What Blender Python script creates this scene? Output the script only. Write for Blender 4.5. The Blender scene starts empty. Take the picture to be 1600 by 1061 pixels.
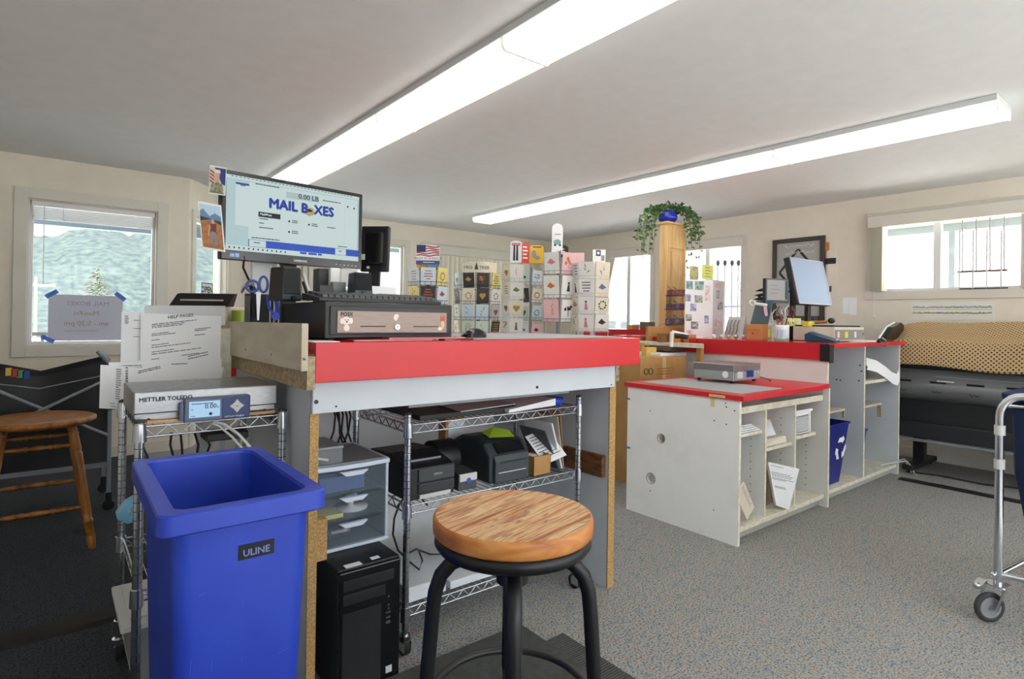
import bpy, math, random
from mathutils import Vector, Matrix
random.seed(7)
S = bpy.context.scene
COL = S.collection
PI = math.pi
# ------------------------------------------------------------------ camera
FPX, YAW, PITCH, ROLL, CX, CY, H = 903.05, 0.672, 0.0035, 0.015, 800.0, 494.88, 1.22
FWD = Vector((math.sin(YAW)*math.cos(PITCH), math.cos(YAW)*math.cos(PITCH), math.sin(PITCH)))
_R = Vector((math.cos(YAW), -math.sin(YAW), 0)); _U = _R.cross(FWD)
RT = _R*math.cos(ROLL) + _U*math.sin(ROLL); UP = -_R*math.sin(ROLL) + _U*math.cos(ROLL)
CAM = Vector((0, 0, H))
cam = bpy.data.cameras.new('camera'); cam.sensor_width = 36; cam.lens = FPX/1600*36
cam.shift_x = 0; cam.shift_y = -(530.5-CY)/1600; cam.clip_start = .02; cam.clip_end = 2000
co = bpy.data.objects.new('camera', cam); COL.objects.link(co)
co.matrix_world = Matrix(((RT.x, UP.x, -FWD.x, CAM.x), (RT.y, UP.y, -FWD.y, CAM.y), (RT.z, UP.z, -FWD.z, CAM.z), (0, 0, 0, 1)))
S.camera = co
S.view_settings.view_transform = 'Standard'; S.view_settings.look = 'None'
S.view_settings.gamma = 1; S.view_settings.use_curve_mapping = False
S.view_settings.exposure = 0.35
# ------------------------------------------------------------------ world and sun
LENS_E = 3.0
SKY_E = 1.1; SKY_E2 = 4.5   # sky away from the sun (north) and towards it (south)
w = bpy.data.worlds.new('sky'); S.world = w; w.use_nodes = True
nt = w.node_tree; nt.nodes.clear()
tc = nt.nodes.new('ShaderNodeTexCoord'); sx = nt.nodes.new('ShaderNodeSeparateXYZ'); cr = nt.nodes.new('ShaderNodeValToRGB')
bg = nt.nodes.new('ShaderNodeBackground'); wo = nt.nodes.new('ShaderNodeOutputWorld')
nt.links.new(tc.outputs['Generated'], sx.inputs[0]); nt.links.new(sx.outputs['Z'], cr.inputs[0])
cr.color_ramp.elements[0].position = 0; cr.color_ramp.elements[0].color = (.95, .97, 1, 1)
cr.color_ramp.elements[1].position = .6; cr.color_ramp.elements[1].color = (.70, .82, 1, 1)
nt.links.new(cr.outputs[0], bg.inputs[0]); 
dt = nt.nodes.new('ShaderNodeVectorMath'); dt.operation = 'DOT_PRODUCT'; dt.inputs[1].default_value = (.25, -.97, 0)
mr = nt.nodes.new('ShaderNodeMapRange'); mr.inputs['From Min'].default_value = -.8; mr.inputs['From Max'].default_value = .2; mr.inputs['To Min'].default_value = SKY_E; mr.inputs['To Max'].default_value = SKY_E2
nt.links.new(tc.outputs['Generated'], dt.inputs[0]); nt.links.new(dt.outputs['Value'], mr.inputs[0]); nt.links.new(mr.outputs[0], bg.inputs[1]); nt.links.new(bg.outputs[0], wo.inputs[0])
sl = bpy.data.lights.new('sun', 'SUN'); sl.energy = 26.0; sl.angle = .01; sl.color = (1, .975, .94)
so = bpy.data.objects.new('sun', sl); COL.objects.link(so); so.rotation_euler = (math.radians(48), 0, math.radians(-35))

# ------------------------------------------------------------------ camera solve: pixel (1600x1061) + known plane -> point
def ray(px, py): return RT*((px-CX)/FPX) - UP*((py-CY)/FPX) + FWD
def AZ(px, py, z): d = ray(px, py); return CAM + d*((z-H)/d.z)
def AX(px, py, x): d = ray(px, py); return CAM + d*(x/d.x)
def AY(px, py, y): d = ray(px, py); return CAM + d*(y/d.y)
def AD(px, py, d): return CAM + ray(px, py)*d
# ------------------------------------------------------------------ materials
def lin(c): c = c/255; return c/12.92 if c <= .04045 else ((c+.055)/1.055)**2.4
def rgb(c):
    if isinstance(c, str): c = (int(c[0:2], 16), int(c[2:4], 16), int(c[4:6], 16))
    return (lin(c[0]), lin(c[1]), lin(c[2]), 1)
MATS = {}
def mat(name, c, rough=.5, metal=0., c2=None, scale=20., stretch=(1, 1, 1), detail=3., bump=0., bscale=None, emit=0., spec=.5, ramp=(.4, .6), alpha=1., coord='Object', coat=0.):
    if name in MATS: return MATS[name]
    m = bpy.data.materials.new(name); m.use_nodes = True; n = m.node_tree; N = n.nodes; L = n.links
    b = N['Principled BSDF']
    b.inputs['Base Color'].default_value = rgb(c); b.inputs['Roughness'].default_value = rough; b.inputs['Metallic'].default_value = metal
    b.inputs['Specular IOR Level'].default_value = spec; b.inputs['Alpha'].default_value = alpha; b.inputs['Coat Weight'].default_value = coat
    if c2 is None and not emit:   # slight procedural variation of every plain material
        c2 = tuple(min(255, v*255) for v in (0, 0, 0)); a = rgb(c)
        t = N.new('ShaderNodeTexCoord'); q = N.new('ShaderNodeTexNoise'); q.inputs['Scale'].default_value = 9; q.inputs['Detail'].default_value = 2
        k = N.new('ShaderNodeValToRGB'); k.color_ramp.elements[0].position = .3; k.color_ramp.elements[1].position = .7
        k.color_ramp.elements[0].color = (a[0]*.98, a[1]*.98, a[2]*.98, 1); k.color_ramp.elements[1].color = (min(1, a[0]*1.02), min(1, a[1]*1.02), min(1, a[2]*1.02), 1)
        L.new(t.outputs['Object'], q.inputs[0]); L.new(q.outputs['Fac'], k.inputs[0]); L.new(k.outputs[0], b.inputs['Base Color'])
    elif c2 is not None:
        t = N.new('ShaderNodeTexCoord'); mp = N.new('ShaderNodeMapping'); mp.inputs['Scale'].default_value = stretch
        q = N.new('ShaderNodeTexNoise'); q.inputs['Scale'].default_value = scale; q.inputs['Detail'].default_value = detail
        k = N.new('ShaderNodeValToRGB'); k.color_ramp.elements[0].position = ramp[0]; k.color_ramp.elements[1].position = ramp[1]
        k.color_ramp.elements[0].color = rgb(c); k.color_ramp.elements[1].color = rgb(c2)
        L.new(t.outputs[coord], mp.inputs[0]); L.new(mp.outputs[0], q.inputs[0]); L.new(q.outputs['Fac'], k.inputs[0]); L.new(k.outputs[0], b.inputs['Base Color'])
    if bump:
        t = N.new('ShaderNodeTexCoord'); q = N.new('ShaderNodeTexNoise'); q.inputs['Scale'].default_value = bscale or 60; q.inputs['Detail'].default_value = 4
        bp = N.new('ShaderNodeBump'); bp.inputs['Strength'].default_value = bump; bp.inputs['Distance'].default_value = .01
        L.new(t.outputs['Object'], q.inputs[0]); L.new(q.outputs['Fac'], bp.inputs['Height']); L.new(bp.outputs[0], b.inputs['Normal'])
    if emit:
        b.inputs['Emission Color'].default_value = rgb(c); b.inputs['Emission Strength'].default_value = emit
    MATS[name] = m; return m
def glassmat(name, tint=(1, 1, 1), gloss=.08):
    m = bpy.data.materials.new(name); m.use_nodes = True; N = m.node_tree.nodes; L = m.node_tree.links; N.clear()
    tr = N.new('ShaderNodeBsdfTransparent'); tr.inputs[0].default_value = (*tint, 1)
    gl = N.new('ShaderNodeBsdfGlossy'); gl.inputs['Roughness'].default_value = .03
    lw = N.new('ShaderNodeLayerWeight'); lw.inputs[0].default_value = .5; pw = N.new('ShaderNodeMath'); pw.operation = 'POWER'; pw.inputs[1].default_value = 4
    ma = N.new('ShaderNodeMath'); ma.operation = 'MULTIPLY_ADD'; ma.inputs[1].default_value = .45; ma.inputs[2].default_value = .012
    L.new(lw.outputs['Facing'], pw.inputs[0]); L.new(pw.outputs[0], ma.inputs[0])
    mx = N.new('ShaderNodeMixShader'); o = N.new('ShaderNodeOutputMaterial')
    L.new(ma.outputs[0], mx.inputs[0]); L.new(tr.outputs[0], mx.inputs[1]); L.new(gl.outputs[0], mx.inputs[2]); L.new(mx.outputs[0], o.inputs[0])
    MATS[name] = m; return m

wall_m = mat('wall_paint', 'E6DFD2', .8, bump=.03, bscale=180)
ceil_m = mat('ceiling_paint', 'E8EBEC', .9, bump=.05, bscale=120)
trim_m = mat('trim_paint', 'DAD6CD', .45)
vinyl_m = mat('window_vinyl', 'E6E6E8', .35)
white_m = mat('white_melamine', 'F1F2F0', .45, c2='E7E8E3', scale=6, ramp=(.5, .8))
grey_m = mat('grey_melamine', 'CDD4DB', .45)
chip_m = mat('particle_board', 'C6A26A', .8, c2='A47F4B', scale=180)
edge_m = mat('worn_white_edge', 'E9E5D4', .5, c2='DAD3BC', scale=30)
red_m = mat('red_laminate', 'CE1F2A', .38)
redtop_m = mat('red_laminate_top', 'C9252E', .14, coat=.3)
ply_m = mat('raw_plywood', 'CBC2AF', .6, c2='BDB29B', scale=5, stretch=(1, 1, 4))
plyedge_m = mat('plywood_edge', 'B5A283', .7, c2='9A8766', scale=70)
black_m = mat('black_plastic', '17181B', .45)
blackg_m = mat('gloss_black_plastic', '101114', .18)
blackmetal_m = mat('black_powder_coat', '1B1C1F', .4, metal=.2)
dgrey_m = mat('dark_grey_plastic', '3B4044', .5)
mgrey_m = mat('mid_grey_plastic', '7C8083', .5)
lgrey_m = mat('light_grey_plastic', 'C9CBC9', .4)
beige_m = mat('beige_plastic', 'CFCCBE', .5)
chrome_m = mat('chrome_wire', 'C8CCD2', .22, metal=1.)
steel_m = mat('brushed_steel', 'A9ABAD', .36, metal=1., c2='939598', scale=40, stretch=(1, 1, 30))
bin_m = mat('blue_bin_plastic', '243FB4', .42, c2='2C49BE', scale=5, bump=.02, bscale=200)
navybin_m = mat('navy_bin_plastic', '16247C', .4)
navy_m = mat('navy_fabric', '17294F', .85, bump=.1, bscale=30)
blackfab_m = mat('black_nylon', '0C0D10', .42, c2='15171B', scale=6, bump=.25, bscale=5)
paper_m = mat('white_paper', 'F2F4F7', .7)
ink_m = mat('ink', '3C3F46', .8)
card_m = mat('cardboard', 'B98F58', .85, c2='AD8450', scale=6)
cardd_m = mat('cardboard_dark', '8A663B', .85)
rubber_m = mat('black_rubber', '141414', .7)
mat_m = mat('anti_fatigue_rubber', '4A4B4A', .75, c2='3E403F', scale=30)
glass_m = glassmat('window_glass')
cloud_m = mat('frosted_plastic', '8FA0AE', .15, alpha=.16)
clear_m = mat('clear_plastic', 'C9D0D6', .15, alpha=.28)
blue_m = mat('blue_plastic', '2546C8', .4)
lblue_m = mat('light_blue_glove', '7FB6DC', .6)
yellow_m = mat('yellow_paper', 'E6DE4A', .8)
lime_m = mat('lime_paper', 'B6D531', .8)
green_m = mat('green_leaf', '2E5A30', .5, c2='5F8448', scale=14)
pot_m = mat('cobalt_pot', '1B2FA8', .2)
terra_m = mat('orange_ceramic', 'D58A4A', .5)
blind_m = mat('blind_vinyl', 'D6D2C4', .55)
brownr_m = mat('brown_wood', '7A4B25', .5, c2='4E2F17', scale=14, stretch=(1, 1, 6))
tape_m = mat('blue_tape', '4F7FE0', .6)

def wood_material(name, cols, scale, stretch, rough, distort=2.5, rot=0.):
    m = bpy.data.materials.new(name); m.use_nodes = True; N = m.node_tree.nodes; L = m.node_tree.links; b = N['Principled BSDF']
    t = N.new('ShaderNodeTexCoord'); mp = N.new('ShaderNodeMapping'); mp.inputs['Scale'].default_value = stretch; m0 = N.new('ShaderNodeMapping'); m0.inputs['Rotation'].default_value = (0, 0, rot)
    n1 = N.new('ShaderNodeTexNoise'); n1.inputs['Scale'].default_value = scale; n1.inputs['Detail'].default_value = 6; n1.inputs['Distortion'].default_value = distort
    k = N.new('ShaderNodeValToRGB')
    while len(k.color_ramp.elements) < len(cols): k.color_ramp.elements.new(.5)
    for i, (p, c) in enumerate(cols): k.color_ramp.elements[i].position = p; k.color_ramp.elements[i].color = rgb(c)
    L.new(t.outputs['Object'], m0.inputs[0]); L.new(m0.outputs[0], mp.inputs[0]); L.new(mp.outputs[0], n1.inputs[0]); L.new(n1.outputs['Fac'], k.inputs[0]); L.new(k.outputs[0], b.inputs['Base Color'])
    b.inputs['Roughness'].default_value = rough
    bp = N.new('ShaderNodeBump'); bp.inputs['Strength'].default_value = .25; bp.inputs['Distance'].default_value = .004
    L.new(n1.outputs['Fac'], bp.inputs['Height']); L.new(bp.outputs[0], b.inputs['Normal'])
    MATS[name] = m; return m
_d = AZ(880, 778, .79)-AZ(740, 838, .79); SEAT_ROT = math.atan2(_d.y, _d.x)
seat_m = wood_material('reclaimed_wood', [(.30, '6E4A30'), (.40, 'B56A2C'), (.47, 'DDB886'), (.52, '9A6238'), (.57, 'E2C393'), (.66, 'C07F45')], 6, (.55, 8, 3), .45, .25, rot=-SEAT_ROT)
seatedge_m = wood_material('reclaimed_wood_edge', [(.3, '9A5526'), (.5, 'C07A3E'), (.7, 'D79A5B')], 8, (1, 1, 4), .4, .8)
oak_m = wood_material('golden_oak', [(.3, '6B3F16'), (.5, '9C6228'), (.7, 'B57A38')], 8, (3, 3, .6), .3, .8)
pine_m = wood_material('pale_pine', [(.3, 'CFA265'), (.5, 'DDB67C'), (.7, 'E3C38E')], 5, (5, 5, .6), .45, 1.)

def carpet():
    m = bpy.data.materials.new('speckled_carpet'); m.use_nodes = True; N = m.node_tree.nodes; L = m.node_tree.links; b = N['Principled BSDF']
    t = N.new('ShaderNodeTexCoord')
    n1 = N.new('ShaderNodeTexNoise'); n1.inputs['Scale'].default_value = 125; n1.inputs['Detail'].default_value = 2.5; n1.inputs['Roughness'].default_value = .7
    k = N.new('ShaderNodeValToRGB')
    for _ in range(4): k.color_ramp.elements.new(.5)
    for i, (p, c) in enumerate([(.30, '4E5258'), (.42, '84898D'), (.49, 'ABADAD'), (.55, 'C8C6C1'), (.63, 'B8ADA8'), (.75, 'DDD9D2')]):
        k.color_ramp.elements[i].position = p; k.color_ramp.elements[i].color = rgb(c)
    n2 = N.new('ShaderNodeTexNoise'); n2.inputs['Scale'].default_value = 22; n2.inputs['Detail'].default_value = 3
    k2 = N.new('ShaderNodeValToRGB')
    for _ in range(2): k2.color_ramp.elements.new(.5)
    for i, (p, c) in enumerate([(.33, 'B9C4CA'), (.46, 'D6D8D7'), (.56, 'DCD8D0'), (.7, 'DFCAC2')]):
        k2.color_ramp.elements[i].position = p; k2.color_ramp.elements[i].color = rgb(c)
    mx = N.new('ShaderNodeMixRGB'); mx.blend_type = 'MULTIPLY'; mx.inputs[0].default_value = .8
    L.new(t.outputs['Object'], n1.inputs[0]); L.new(t.outputs['Object'], n2.inputs[0])
    L.new(n1.outputs['Fac'], k.inputs[0]); L.new(n2.outputs['Fac'], k2.inputs[0]); L.new(k.outputs[0], mx.inputs[1]); L.new(k2.outputs[0], mx.inputs[2]); L.new(mx.outputs[0], b.inputs['Base Color'])
    b.inputs['Roughness'].default_value = .95; b.inputs['Specular IOR Level'].default_value = .1
    sp = N.new('ShaderNodeSeparateXYZ'); gt = N.new('ShaderNodeMath'); gt.operation = 'GREATER_THAN'; gt.inputs[1].default_value = .64   # carpet colour multiplied darker left of the counter
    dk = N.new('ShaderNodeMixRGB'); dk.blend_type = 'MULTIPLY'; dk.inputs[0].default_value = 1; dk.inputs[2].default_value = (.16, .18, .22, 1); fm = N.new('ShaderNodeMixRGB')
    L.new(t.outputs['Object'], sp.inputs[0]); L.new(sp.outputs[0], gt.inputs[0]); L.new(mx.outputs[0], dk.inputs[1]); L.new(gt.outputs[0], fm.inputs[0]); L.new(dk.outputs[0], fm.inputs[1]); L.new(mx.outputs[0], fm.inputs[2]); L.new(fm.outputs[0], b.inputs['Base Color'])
    bp = N.new('ShaderNodeBump'); bp.inputs['Strength'].default_value = .5; bp.inputs['Distance'].default_value = .006
    L.new(n1.outputs['Fac'], bp.inputs['Height']); L.new(bp.outputs[0], b.inputs['Normal'])
    return m
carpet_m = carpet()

# ------------------------------------------------------------------ mesh builder
class MB:
    def __init__(s, F=None): s.v = []; s.f = []; s.mi = []; s.sm = []; s.F = F
    def add(s, vs, fs, m=0, sm=False):
        o = len(s.v)
        for p in vs:
            p = Vector(p); s.v.append(s.F @ p if s.F else p)
        for f in fs: s.f.append(tuple(i+o for i in f)); s.mi.append(m); s.sm.append(sm)
        return s
    def box(s, a, b, m=0):
        x0, x1 = sorted((a[0], b[0])); y0, y1 = sorted((a[1], b[1])); z0, z1 = sorted((a[2], b[2]))
        return s.add([(x0, y0, z0), (x1, y0, z0), (x1, y1, z0), (x0, y1, z0), (x0, y0, z1), (x1, y0, z1), (x1, y1, z1), (x0, y1, z1)],
                     [(0, 3, 2, 1), (4, 5, 6, 7), (0, 1, 5, 4), (1, 2, 6, 5), (2, 3, 7, 6), (3, 0, 4, 7)], m)
    def hexa(s, p, m=0):   # 8 points, bottom 4 then top 4 (ccw from above)
        return s.add(p, [(0, 3, 2, 1), (4, 5, 6, 7), (0, 1, 5, 4), (1, 2, 6, 5), (2, 3, 7, 6), (3, 0, 4, 7)], m)
    def tube(s, pts, r, n=8, m=0, closed=False, r1=None):
        pts = [Vector(p) for p in pts]; N = len(pts); rings = []; up = None
        for i, p in enumerate(pts):
            if closed: t = pts[(i+1) % N]-pts[i-1]
            else: t = pts[min(i+1, N-1)]-pts[max(i-1, 0)]
            if t.length < 1e-9: t = Vector((0, 0, 1))
            t.normalize()
            if up is None: up = Vector((0, 0, 1)) if abs(t.z) < .9 else Vector((1, 0, 0))
            a = t.cross(up)
            if a.length < 1e-6: a = t.cross(Vector((0, 1, 0)))
            a.normalize(); b = a.cross(t).normalized(); up = b
            rr = r if r1 is None else r+(r1-r)*i/max(1, N-1)
            if isinstance(r, (list, tuple)): rr = r[i]
            rings.append([p+a*math.cos(2*PI*k/n)*rr+b*math.sin(2*PI*k/n)*rr for k in range(n)])
        vs = [q for rg in rings for q in rg]; fs = []
        for i in range(N if closed else N-1):
            j = (i+1) % N
            for k in range(n): fs.append((i*n+k, i*n+(k+1) % n, j*n+(k+1) % n, j*n+k))
        s.add(vs, fs, m, True)
        if not closed:
            s.add(rings[0], [tuple(range(n-1, -1, -1))][:1], m); s.add(rings[-1], [tuple(range(n))], m)
        return s
    def cyl(s, p0, p1, r, r1=None, n=16, m=0): return s.tube([p0, p1], r, n, m, r1=r1)
    def lathe(s, prof, c, n=24, m=0, axis=None):
        c = Vector(c); vs = []; fs = []
        for r, z in prof:
            for k in range(n): vs.append(c+Vector((max(r, 1e-4)*math.cos(2*PI*k/n), max(r, 1e-4)*math.sin(2*PI*k/n), z)))
        for i in range(len(prof)-1):
            for k in range(n): fs.append((i*n+k, i*n+(k+1) % n, (i+1)*n+(k+1) % n, (i+1)*n+k))
        return s.add(vs, fs, m, True)
    def prism(s, poly, o, u, v, th, m=0):   # polygon in (u,v) plane at o, extruded by th along u x v
        o, u, v = Vector(o), Vector(u), Vector(v); nrm = u.cross(v).normalized(); n = len(poly)
        a = [o+u*p[0]+v*p[1] for p in poly]; b = [q+nrm*th for q in a]
        fs = [tuple(range(n-1, -1, -1)), tuple(range(n, 2*n))]+[(i, (i+1) % n, n+(i+1) % n, n+i) for i in range(n)]
        return s.add(a+b, fs, m)
    def disc(s, c, nrm, r, th=.001, n=20, m=0):
        c = Vector(c); nrm = Vector(nrm).normalized(); return s.tube([c, c+nrm*th], r, n, m)
    def ball(s, c, r, n=12, m=0, sc=(1, 1, 1)):
        c = Vector(c); vs = []; fs = []; R = n//2
        for i in range(R+1):
            a = PI*i/R
            for k in range(n): vs.append(c+Vector((r*sc[0]*math.sin(a)*math.cos(2*PI*k/n), r*sc[1]*math.sin(a)*math.sin(2*PI*k/n), r*sc[2]*math.cos(a))))
        for i in range(R):
            for k in range(n): fs.append((i*n+k, (i+1)*n+k, (i+1)*n+(k+1) % n, i*n+(k+1) % n))
        return s.add(vs, fs, m, True)
    def torus(s, c, R, r, n=24, k=8, m=0, u=(1, 0, 0), v=(0, 1, 0)):
        c, u, v = Vector(c), Vector(u), Vector(v)
        return s.tube([c+u*R*math.cos(2*PI*i/n)+v*R*math.sin(2*PI*i/n) for i in range(n)], r, k, m, closed=True)
    def text(s, txt, size, o, u, v, m=0, bold=0., align='LEFT', th=.0004, mirror=False):
        cu = bpy.data.curves.new('t', 'FONT'); cu.body = txt; cu.size = size; cu.align_x = align; cu.resolution_u = 2; cu.extrude = 0
        ob = bpy.data.objects.new('t', cu); me = bpy.data.meshes.new_from_object(ob)
        o, u, v = Vector(o), Vector(u).normalized(), Vector(v).normalized(); nn = u.cross(v)*th
        for du, dv in (((0, 0),) if not bold else ((0, 0), (bold, 0), (-bold, 0), (0, bold), (0, -bold))):
            vs = [o+u*(p.co.x+du)+v*(p.co.y+dv)+nn*(1+.02*(du+dv)/max(bold, 1e-6)) for p in me.vertices]; s.add(vs, [tuple(p.vertices) for p in me.polygons], m)
        bpy.data.objects.remove(ob); bpy.data.curves.remove(cu); bpy.data.meshes.remove(me); return s

ROOTM = {}
def mesh_of(name, mb, mats, inv=None):
    me = bpy.data.meshes.new(name)
    vs = [inv @ p for p in mb.v] if inv else mb.v
    me.from_pydata([tuple(p) for p in vs], [], mb.f)
    for m in (mats if isinstance(mats, (list, tuple)) else [mats]): me.materials.append(m)
    for p, a, b in zip(me.polygons, mb.mi, mb.sm): p.material_index = a; p.use_smooth = b
    me.validate(); me.update(); return me
def mod(o, bevel):
    if bevel:
        b = o.modifiers.new('bevel', 'BEVEL'); b.width = bevel; b.segments = 2; b.limit_method = 'ANGLE'; b.angle_limit = math.radians(50)
def tag(o, label=None, cat=None, group=None, kind=None):
    if label: o['label'] = label
    if cat: o['category'] = cat
    if group: o['group'] = group
    if kind: o['kind'] = kind
    return o
def thing(name, label, cat, loc=(0, 0, 0), group=None, rz=0):
    o = bpy.data.objects.new(name, None); COL.objects.link(o); o.empty_display_size = .1
    M = Matrix.Translation(Vector(loc)) @ Matrix.Rotation(rz, 4, 'Z'); o.location = loc; o.rotation_euler = (0, 0, rz)
    ROOTM[o.name] = M.inverted(); return tag(o, label, cat, group)
def part(name, mb, mats, parent, bevel=0, label=None, stuff=False, split=0):
    inv = ROOTM[parent.name]; o = bpy.data.objects.new(name, mesh_of(name, mb, mats, inv)); COL.objects.link(o); o.parent = parent
    ROOTM[o.name] = inv; mod(o, bevel)
    if split: q = o.modifiers.new('edge_split', 'EDGE_SPLIT'); q.split_angle = math.radians(split)
    if label: o['label'] = label
    if stuff: o['kind'] = 'stuff'
    return o
def solo(name, mb, mats, label=None, cat=None, group=None, kind=None, bevel=0, loc=None, rz=0):
    if loc is None:
        xs = [p.x for p in mb.v]; ys = [p.y for p in mb.v]; zs = [p.z for p in mb.v]
        loc = Vector(((min(xs)+max(xs))/2, (min(ys)+max(ys))/2, min(zs)))
    M = Matrix.Translation(Vector(loc)) @ Matrix.Rotation(rz, 4, 'Z')
    o = bpy.data.objects.new(name, mesh_of(name, mb, mats, M.inverted())); COL.objects.link(o); o.location = loc; o.rotation_euler = (0, 0, rz)
    ROOTM[o.name] = M.inverted(); mod(o, bevel); return tag(o, label, cat, group, kind)
def struct(name, mb, mats, bevel=0): return solo(name, mb, mats, kind='structure', bevel=bevel, loc=(0, 0, 0))
def dup(root, loc, rz=0, label=None, group=None):
    r = root.copy(); COL.objects.link(r); r.location = loc; r.rotation_euler = (0, 0, rz)
    if label: r['label'] = label
    if group: r['group'] = group
    for ch in list(root.children):
        c = ch.copy(); COL.objects.link(c); c.parent = r
        for g in list(ch.children):
            d = g.copy(); COL.objects.link(d); d.parent = c
    return r
def frame(o, xd, zd=(0, 0, 1)):   # local frame: x along xd, z along zd (made orthogonal), y = z cross x (away from a viewer who sees +x to the right)
    x = Vector(xd).normalized(); z = Vector(zd); z = (z-x*z.dot(x)).normalized(); y = z.cross(x); o = Vector(o)
    return Matrix(((x.x, y.x, z.x, o.x), (x.y, y.y, z.y, o.y), (x.z, y.z, z.z, o.z), (0, 0, 0, 1)))
X_, Y_, Z_ = Vector((1, 0, 0)), Vector((0, 1, 0)), Vector((0, 0, 1))
def textlines(mb, o, u, v, w, rows, pitch, th, m, seed=0, ragged=.4, gapy=None):
    rd = random.Random(seed); o, u, v = Vector(o), Vector(u), Vector(v); n = u.cross(v).normalized()*.0006
    for i in range(rows):
        x = 0; L = w*(1-ragged*rd.random()); y = -i*pitch
        while x < L-.004:
            ww = min(L-x, w*(.04+.10*rd.random()))
            a = o+u*x+v*y+n; mb.add([a, a+u*ww, a+u*ww+v*th, a+v*th], [(0, 1, 2, 3)], m); x += ww+w*.015

# ------------------------------------------------------------------ room shell
ZC = 2.45; XR = 6.21; YF = 6.83; YL = 5.93
BAY0 = Vector((.96, YL, 0)); BAY1 = Vector((1.66, YF, 0))
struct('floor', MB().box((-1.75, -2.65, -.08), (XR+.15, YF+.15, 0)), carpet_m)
struct('ceiling', MB().box((-1.75, -2.65, ZC), (XR+.15, YF+.15, ZC+.1)), ceil_m)
def wall(name, F, L, holes, t=.14, z0=0, z1=ZC):
    mb = MB(F); s = 0
    for (a, b, c, d) in sorted(holes):
        if a > s: mb.box((s, 0, z0), (a, t, z1))
        if c > z0: mb.box((a, 0, z0), (b, t, c))
        if d < z1: mb.box((a, 0, d), (b, t, z1))
        s = b
    if s < L: mb.box((s, 0, z0), (L, t, z1))
    return struct(name, mb, wall_m)
FL = frame((-1.6, YL, 0), X_); FB = frame(BAY0, BAY1-BAY0); FF = frame((1.66, YF, 0), X_); FR = frame((XR, YF, 0), -Y_)
LB = (BAY1-BAY0).length
wl = (1.44, 2.315, .947, 2.112)                       # left window
wb = (.10, .72, .05, 2.12)                            # bay glazed door
wd = (1.09, 1.96, .0, 2.16); wv = (2.27, 4.24, .9, 2.16)
wa = (YF-5.85, YF-4.86, 1.0, 2.16); wc = (YF-4.5, YF-3.57, 1.0, 2.16); wr = (YF-2.2, YF-1.09, 1.525, 2.22)
wall('wall_left', FL, 2.56, [wl]); wall('wall_bay', FB, LB, [wb]); wall('wall_far', FF, XR-1.66, [wd, wv]); wall('wall_right', FR, YF+2.5, [wa, wc, wr])
FN = frame((XR, -2.5, 0), -X_); FS = frame((-1.6, -2.5, 0), Y_)
wn_fill = [(.6, 2.4, .6, 2.2), (2.8, 4.6, .6, 2.2), (5.0, 6.8, .6, 2.2)]  # unseen windows added behind the camera to bring in extra daylight
wall('wall_near', FN, XR+1.6, wn_fill); wall('wall_side', FS, YL+2.5, [])
def casing(mb, h, tw, y0=-.018, y1=0, sill=False):
    a, b, c, d = h
    mb.box((a-tw, y0, c-tw), (a, y1, d+tw)).box((b, y0, c-tw), (b+tw, y1, d+tw)).box((a, y0, d), (b, y1, d+tw))
    if c > .1: mb.box((a, y0-(.03 if sill else 0), c-tw), (b, y1, c))
def window(name, F, h, tw, mull=(), fw=.035, ins=.05, door=False):
    a, b, c, d = h; m = MB(F); casing(m, h, tw)
    for q in ((a-.001, a+.012), (b-.012, b+.001)): m.box((q[0], 0, c), (q[1], .13, d))
    m.box((a, 0, d-.012), (b, .13, d)); m.box((a, 0, c), (b, .13, c+.012))
    o = struct(name, m, trim_m, .003)
    f = MB(F); f.box((a+.012, ins, c+.012), (a+fw, ins+.05, d-.012)).box((b-fw, ins, c+.012), (b-.012, ins+.05, d-.012)).box((a+fw, ins, d-fw), (b-fw, ins+.05, d-.012)).box((a+fw, ins, c+.012), (b-fw, ins+.05, c+fw+(.1 if door else 0)))
    for q in mull: f.box((q-.028, ins-.01, c+.02), (q+.028, ins+.05, d-.02))
    part('window_frame', f, vinyl_m, o, .003)
    edges = [a+fw]+list(mull)+[b-fw]
    for i in range(len(edges)-1):
        g = MB(F).box((edges[i], ins+.022, c+fw), (edges[i+1], ins+.026, d-fw)); part('pane', g, glass_m, o)
    return o
window('window_1', FL, wl, .085)
window('door_1', FB, wb, .06, door=True)
window('door_2', FF, wd, .07, door=True)
window('window_2', FF, wv, .07)
window('window_3', FR, wa, .065, mull=[YF-5.27])
window('window_4', FR, wc, .065, mull=[YF-4.04])
window('window_5', FR, wr, .07, mull=[YF-1.70])
for i, h in enumerate(wn_fill): window('window_%d' % (6+i), FN, h, .07, mull=[(h[0]+h[1])/2])  # added windows, out of view, for fill light on room and ceiling
struct('baseboard_right', MB(FR).box((0, -.012, 0), (YF+2.5, 0, .09)), trim_m)
struct('baseboard_left', MB(FL).box((0, -.012, 0), (2.56, 0, .09)), trim_m)
struct('baseboard_far', MB(FF).box((0, -.012, 0), (1.0, 0, .09)).box((2.05, -.012, 0), (XR-1.66, 0, .09)), trim_m)
# floor transition strips
solo('floor_cable_cover', MB().prism([(-.075, 0), (-.05, .012), (.05, .012), (.075, 0)], (-1.5, 2.83, 0), Y_, Z_, 2.2), rubber_m, 'long black rubber cable cover on the darker floor left of the blue bin', 'cable cover')
solo('floor_cable_cover', MB().prism([(-.05, 0), (-.03, .01), (.03, .01), (.05, 0)], (5.27, 1.66, 0), X_, Z_, 1.5), rubber_m, 'black cable cover on the carpet between the white desk and the steel laundry cart', 'cable cover')

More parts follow.
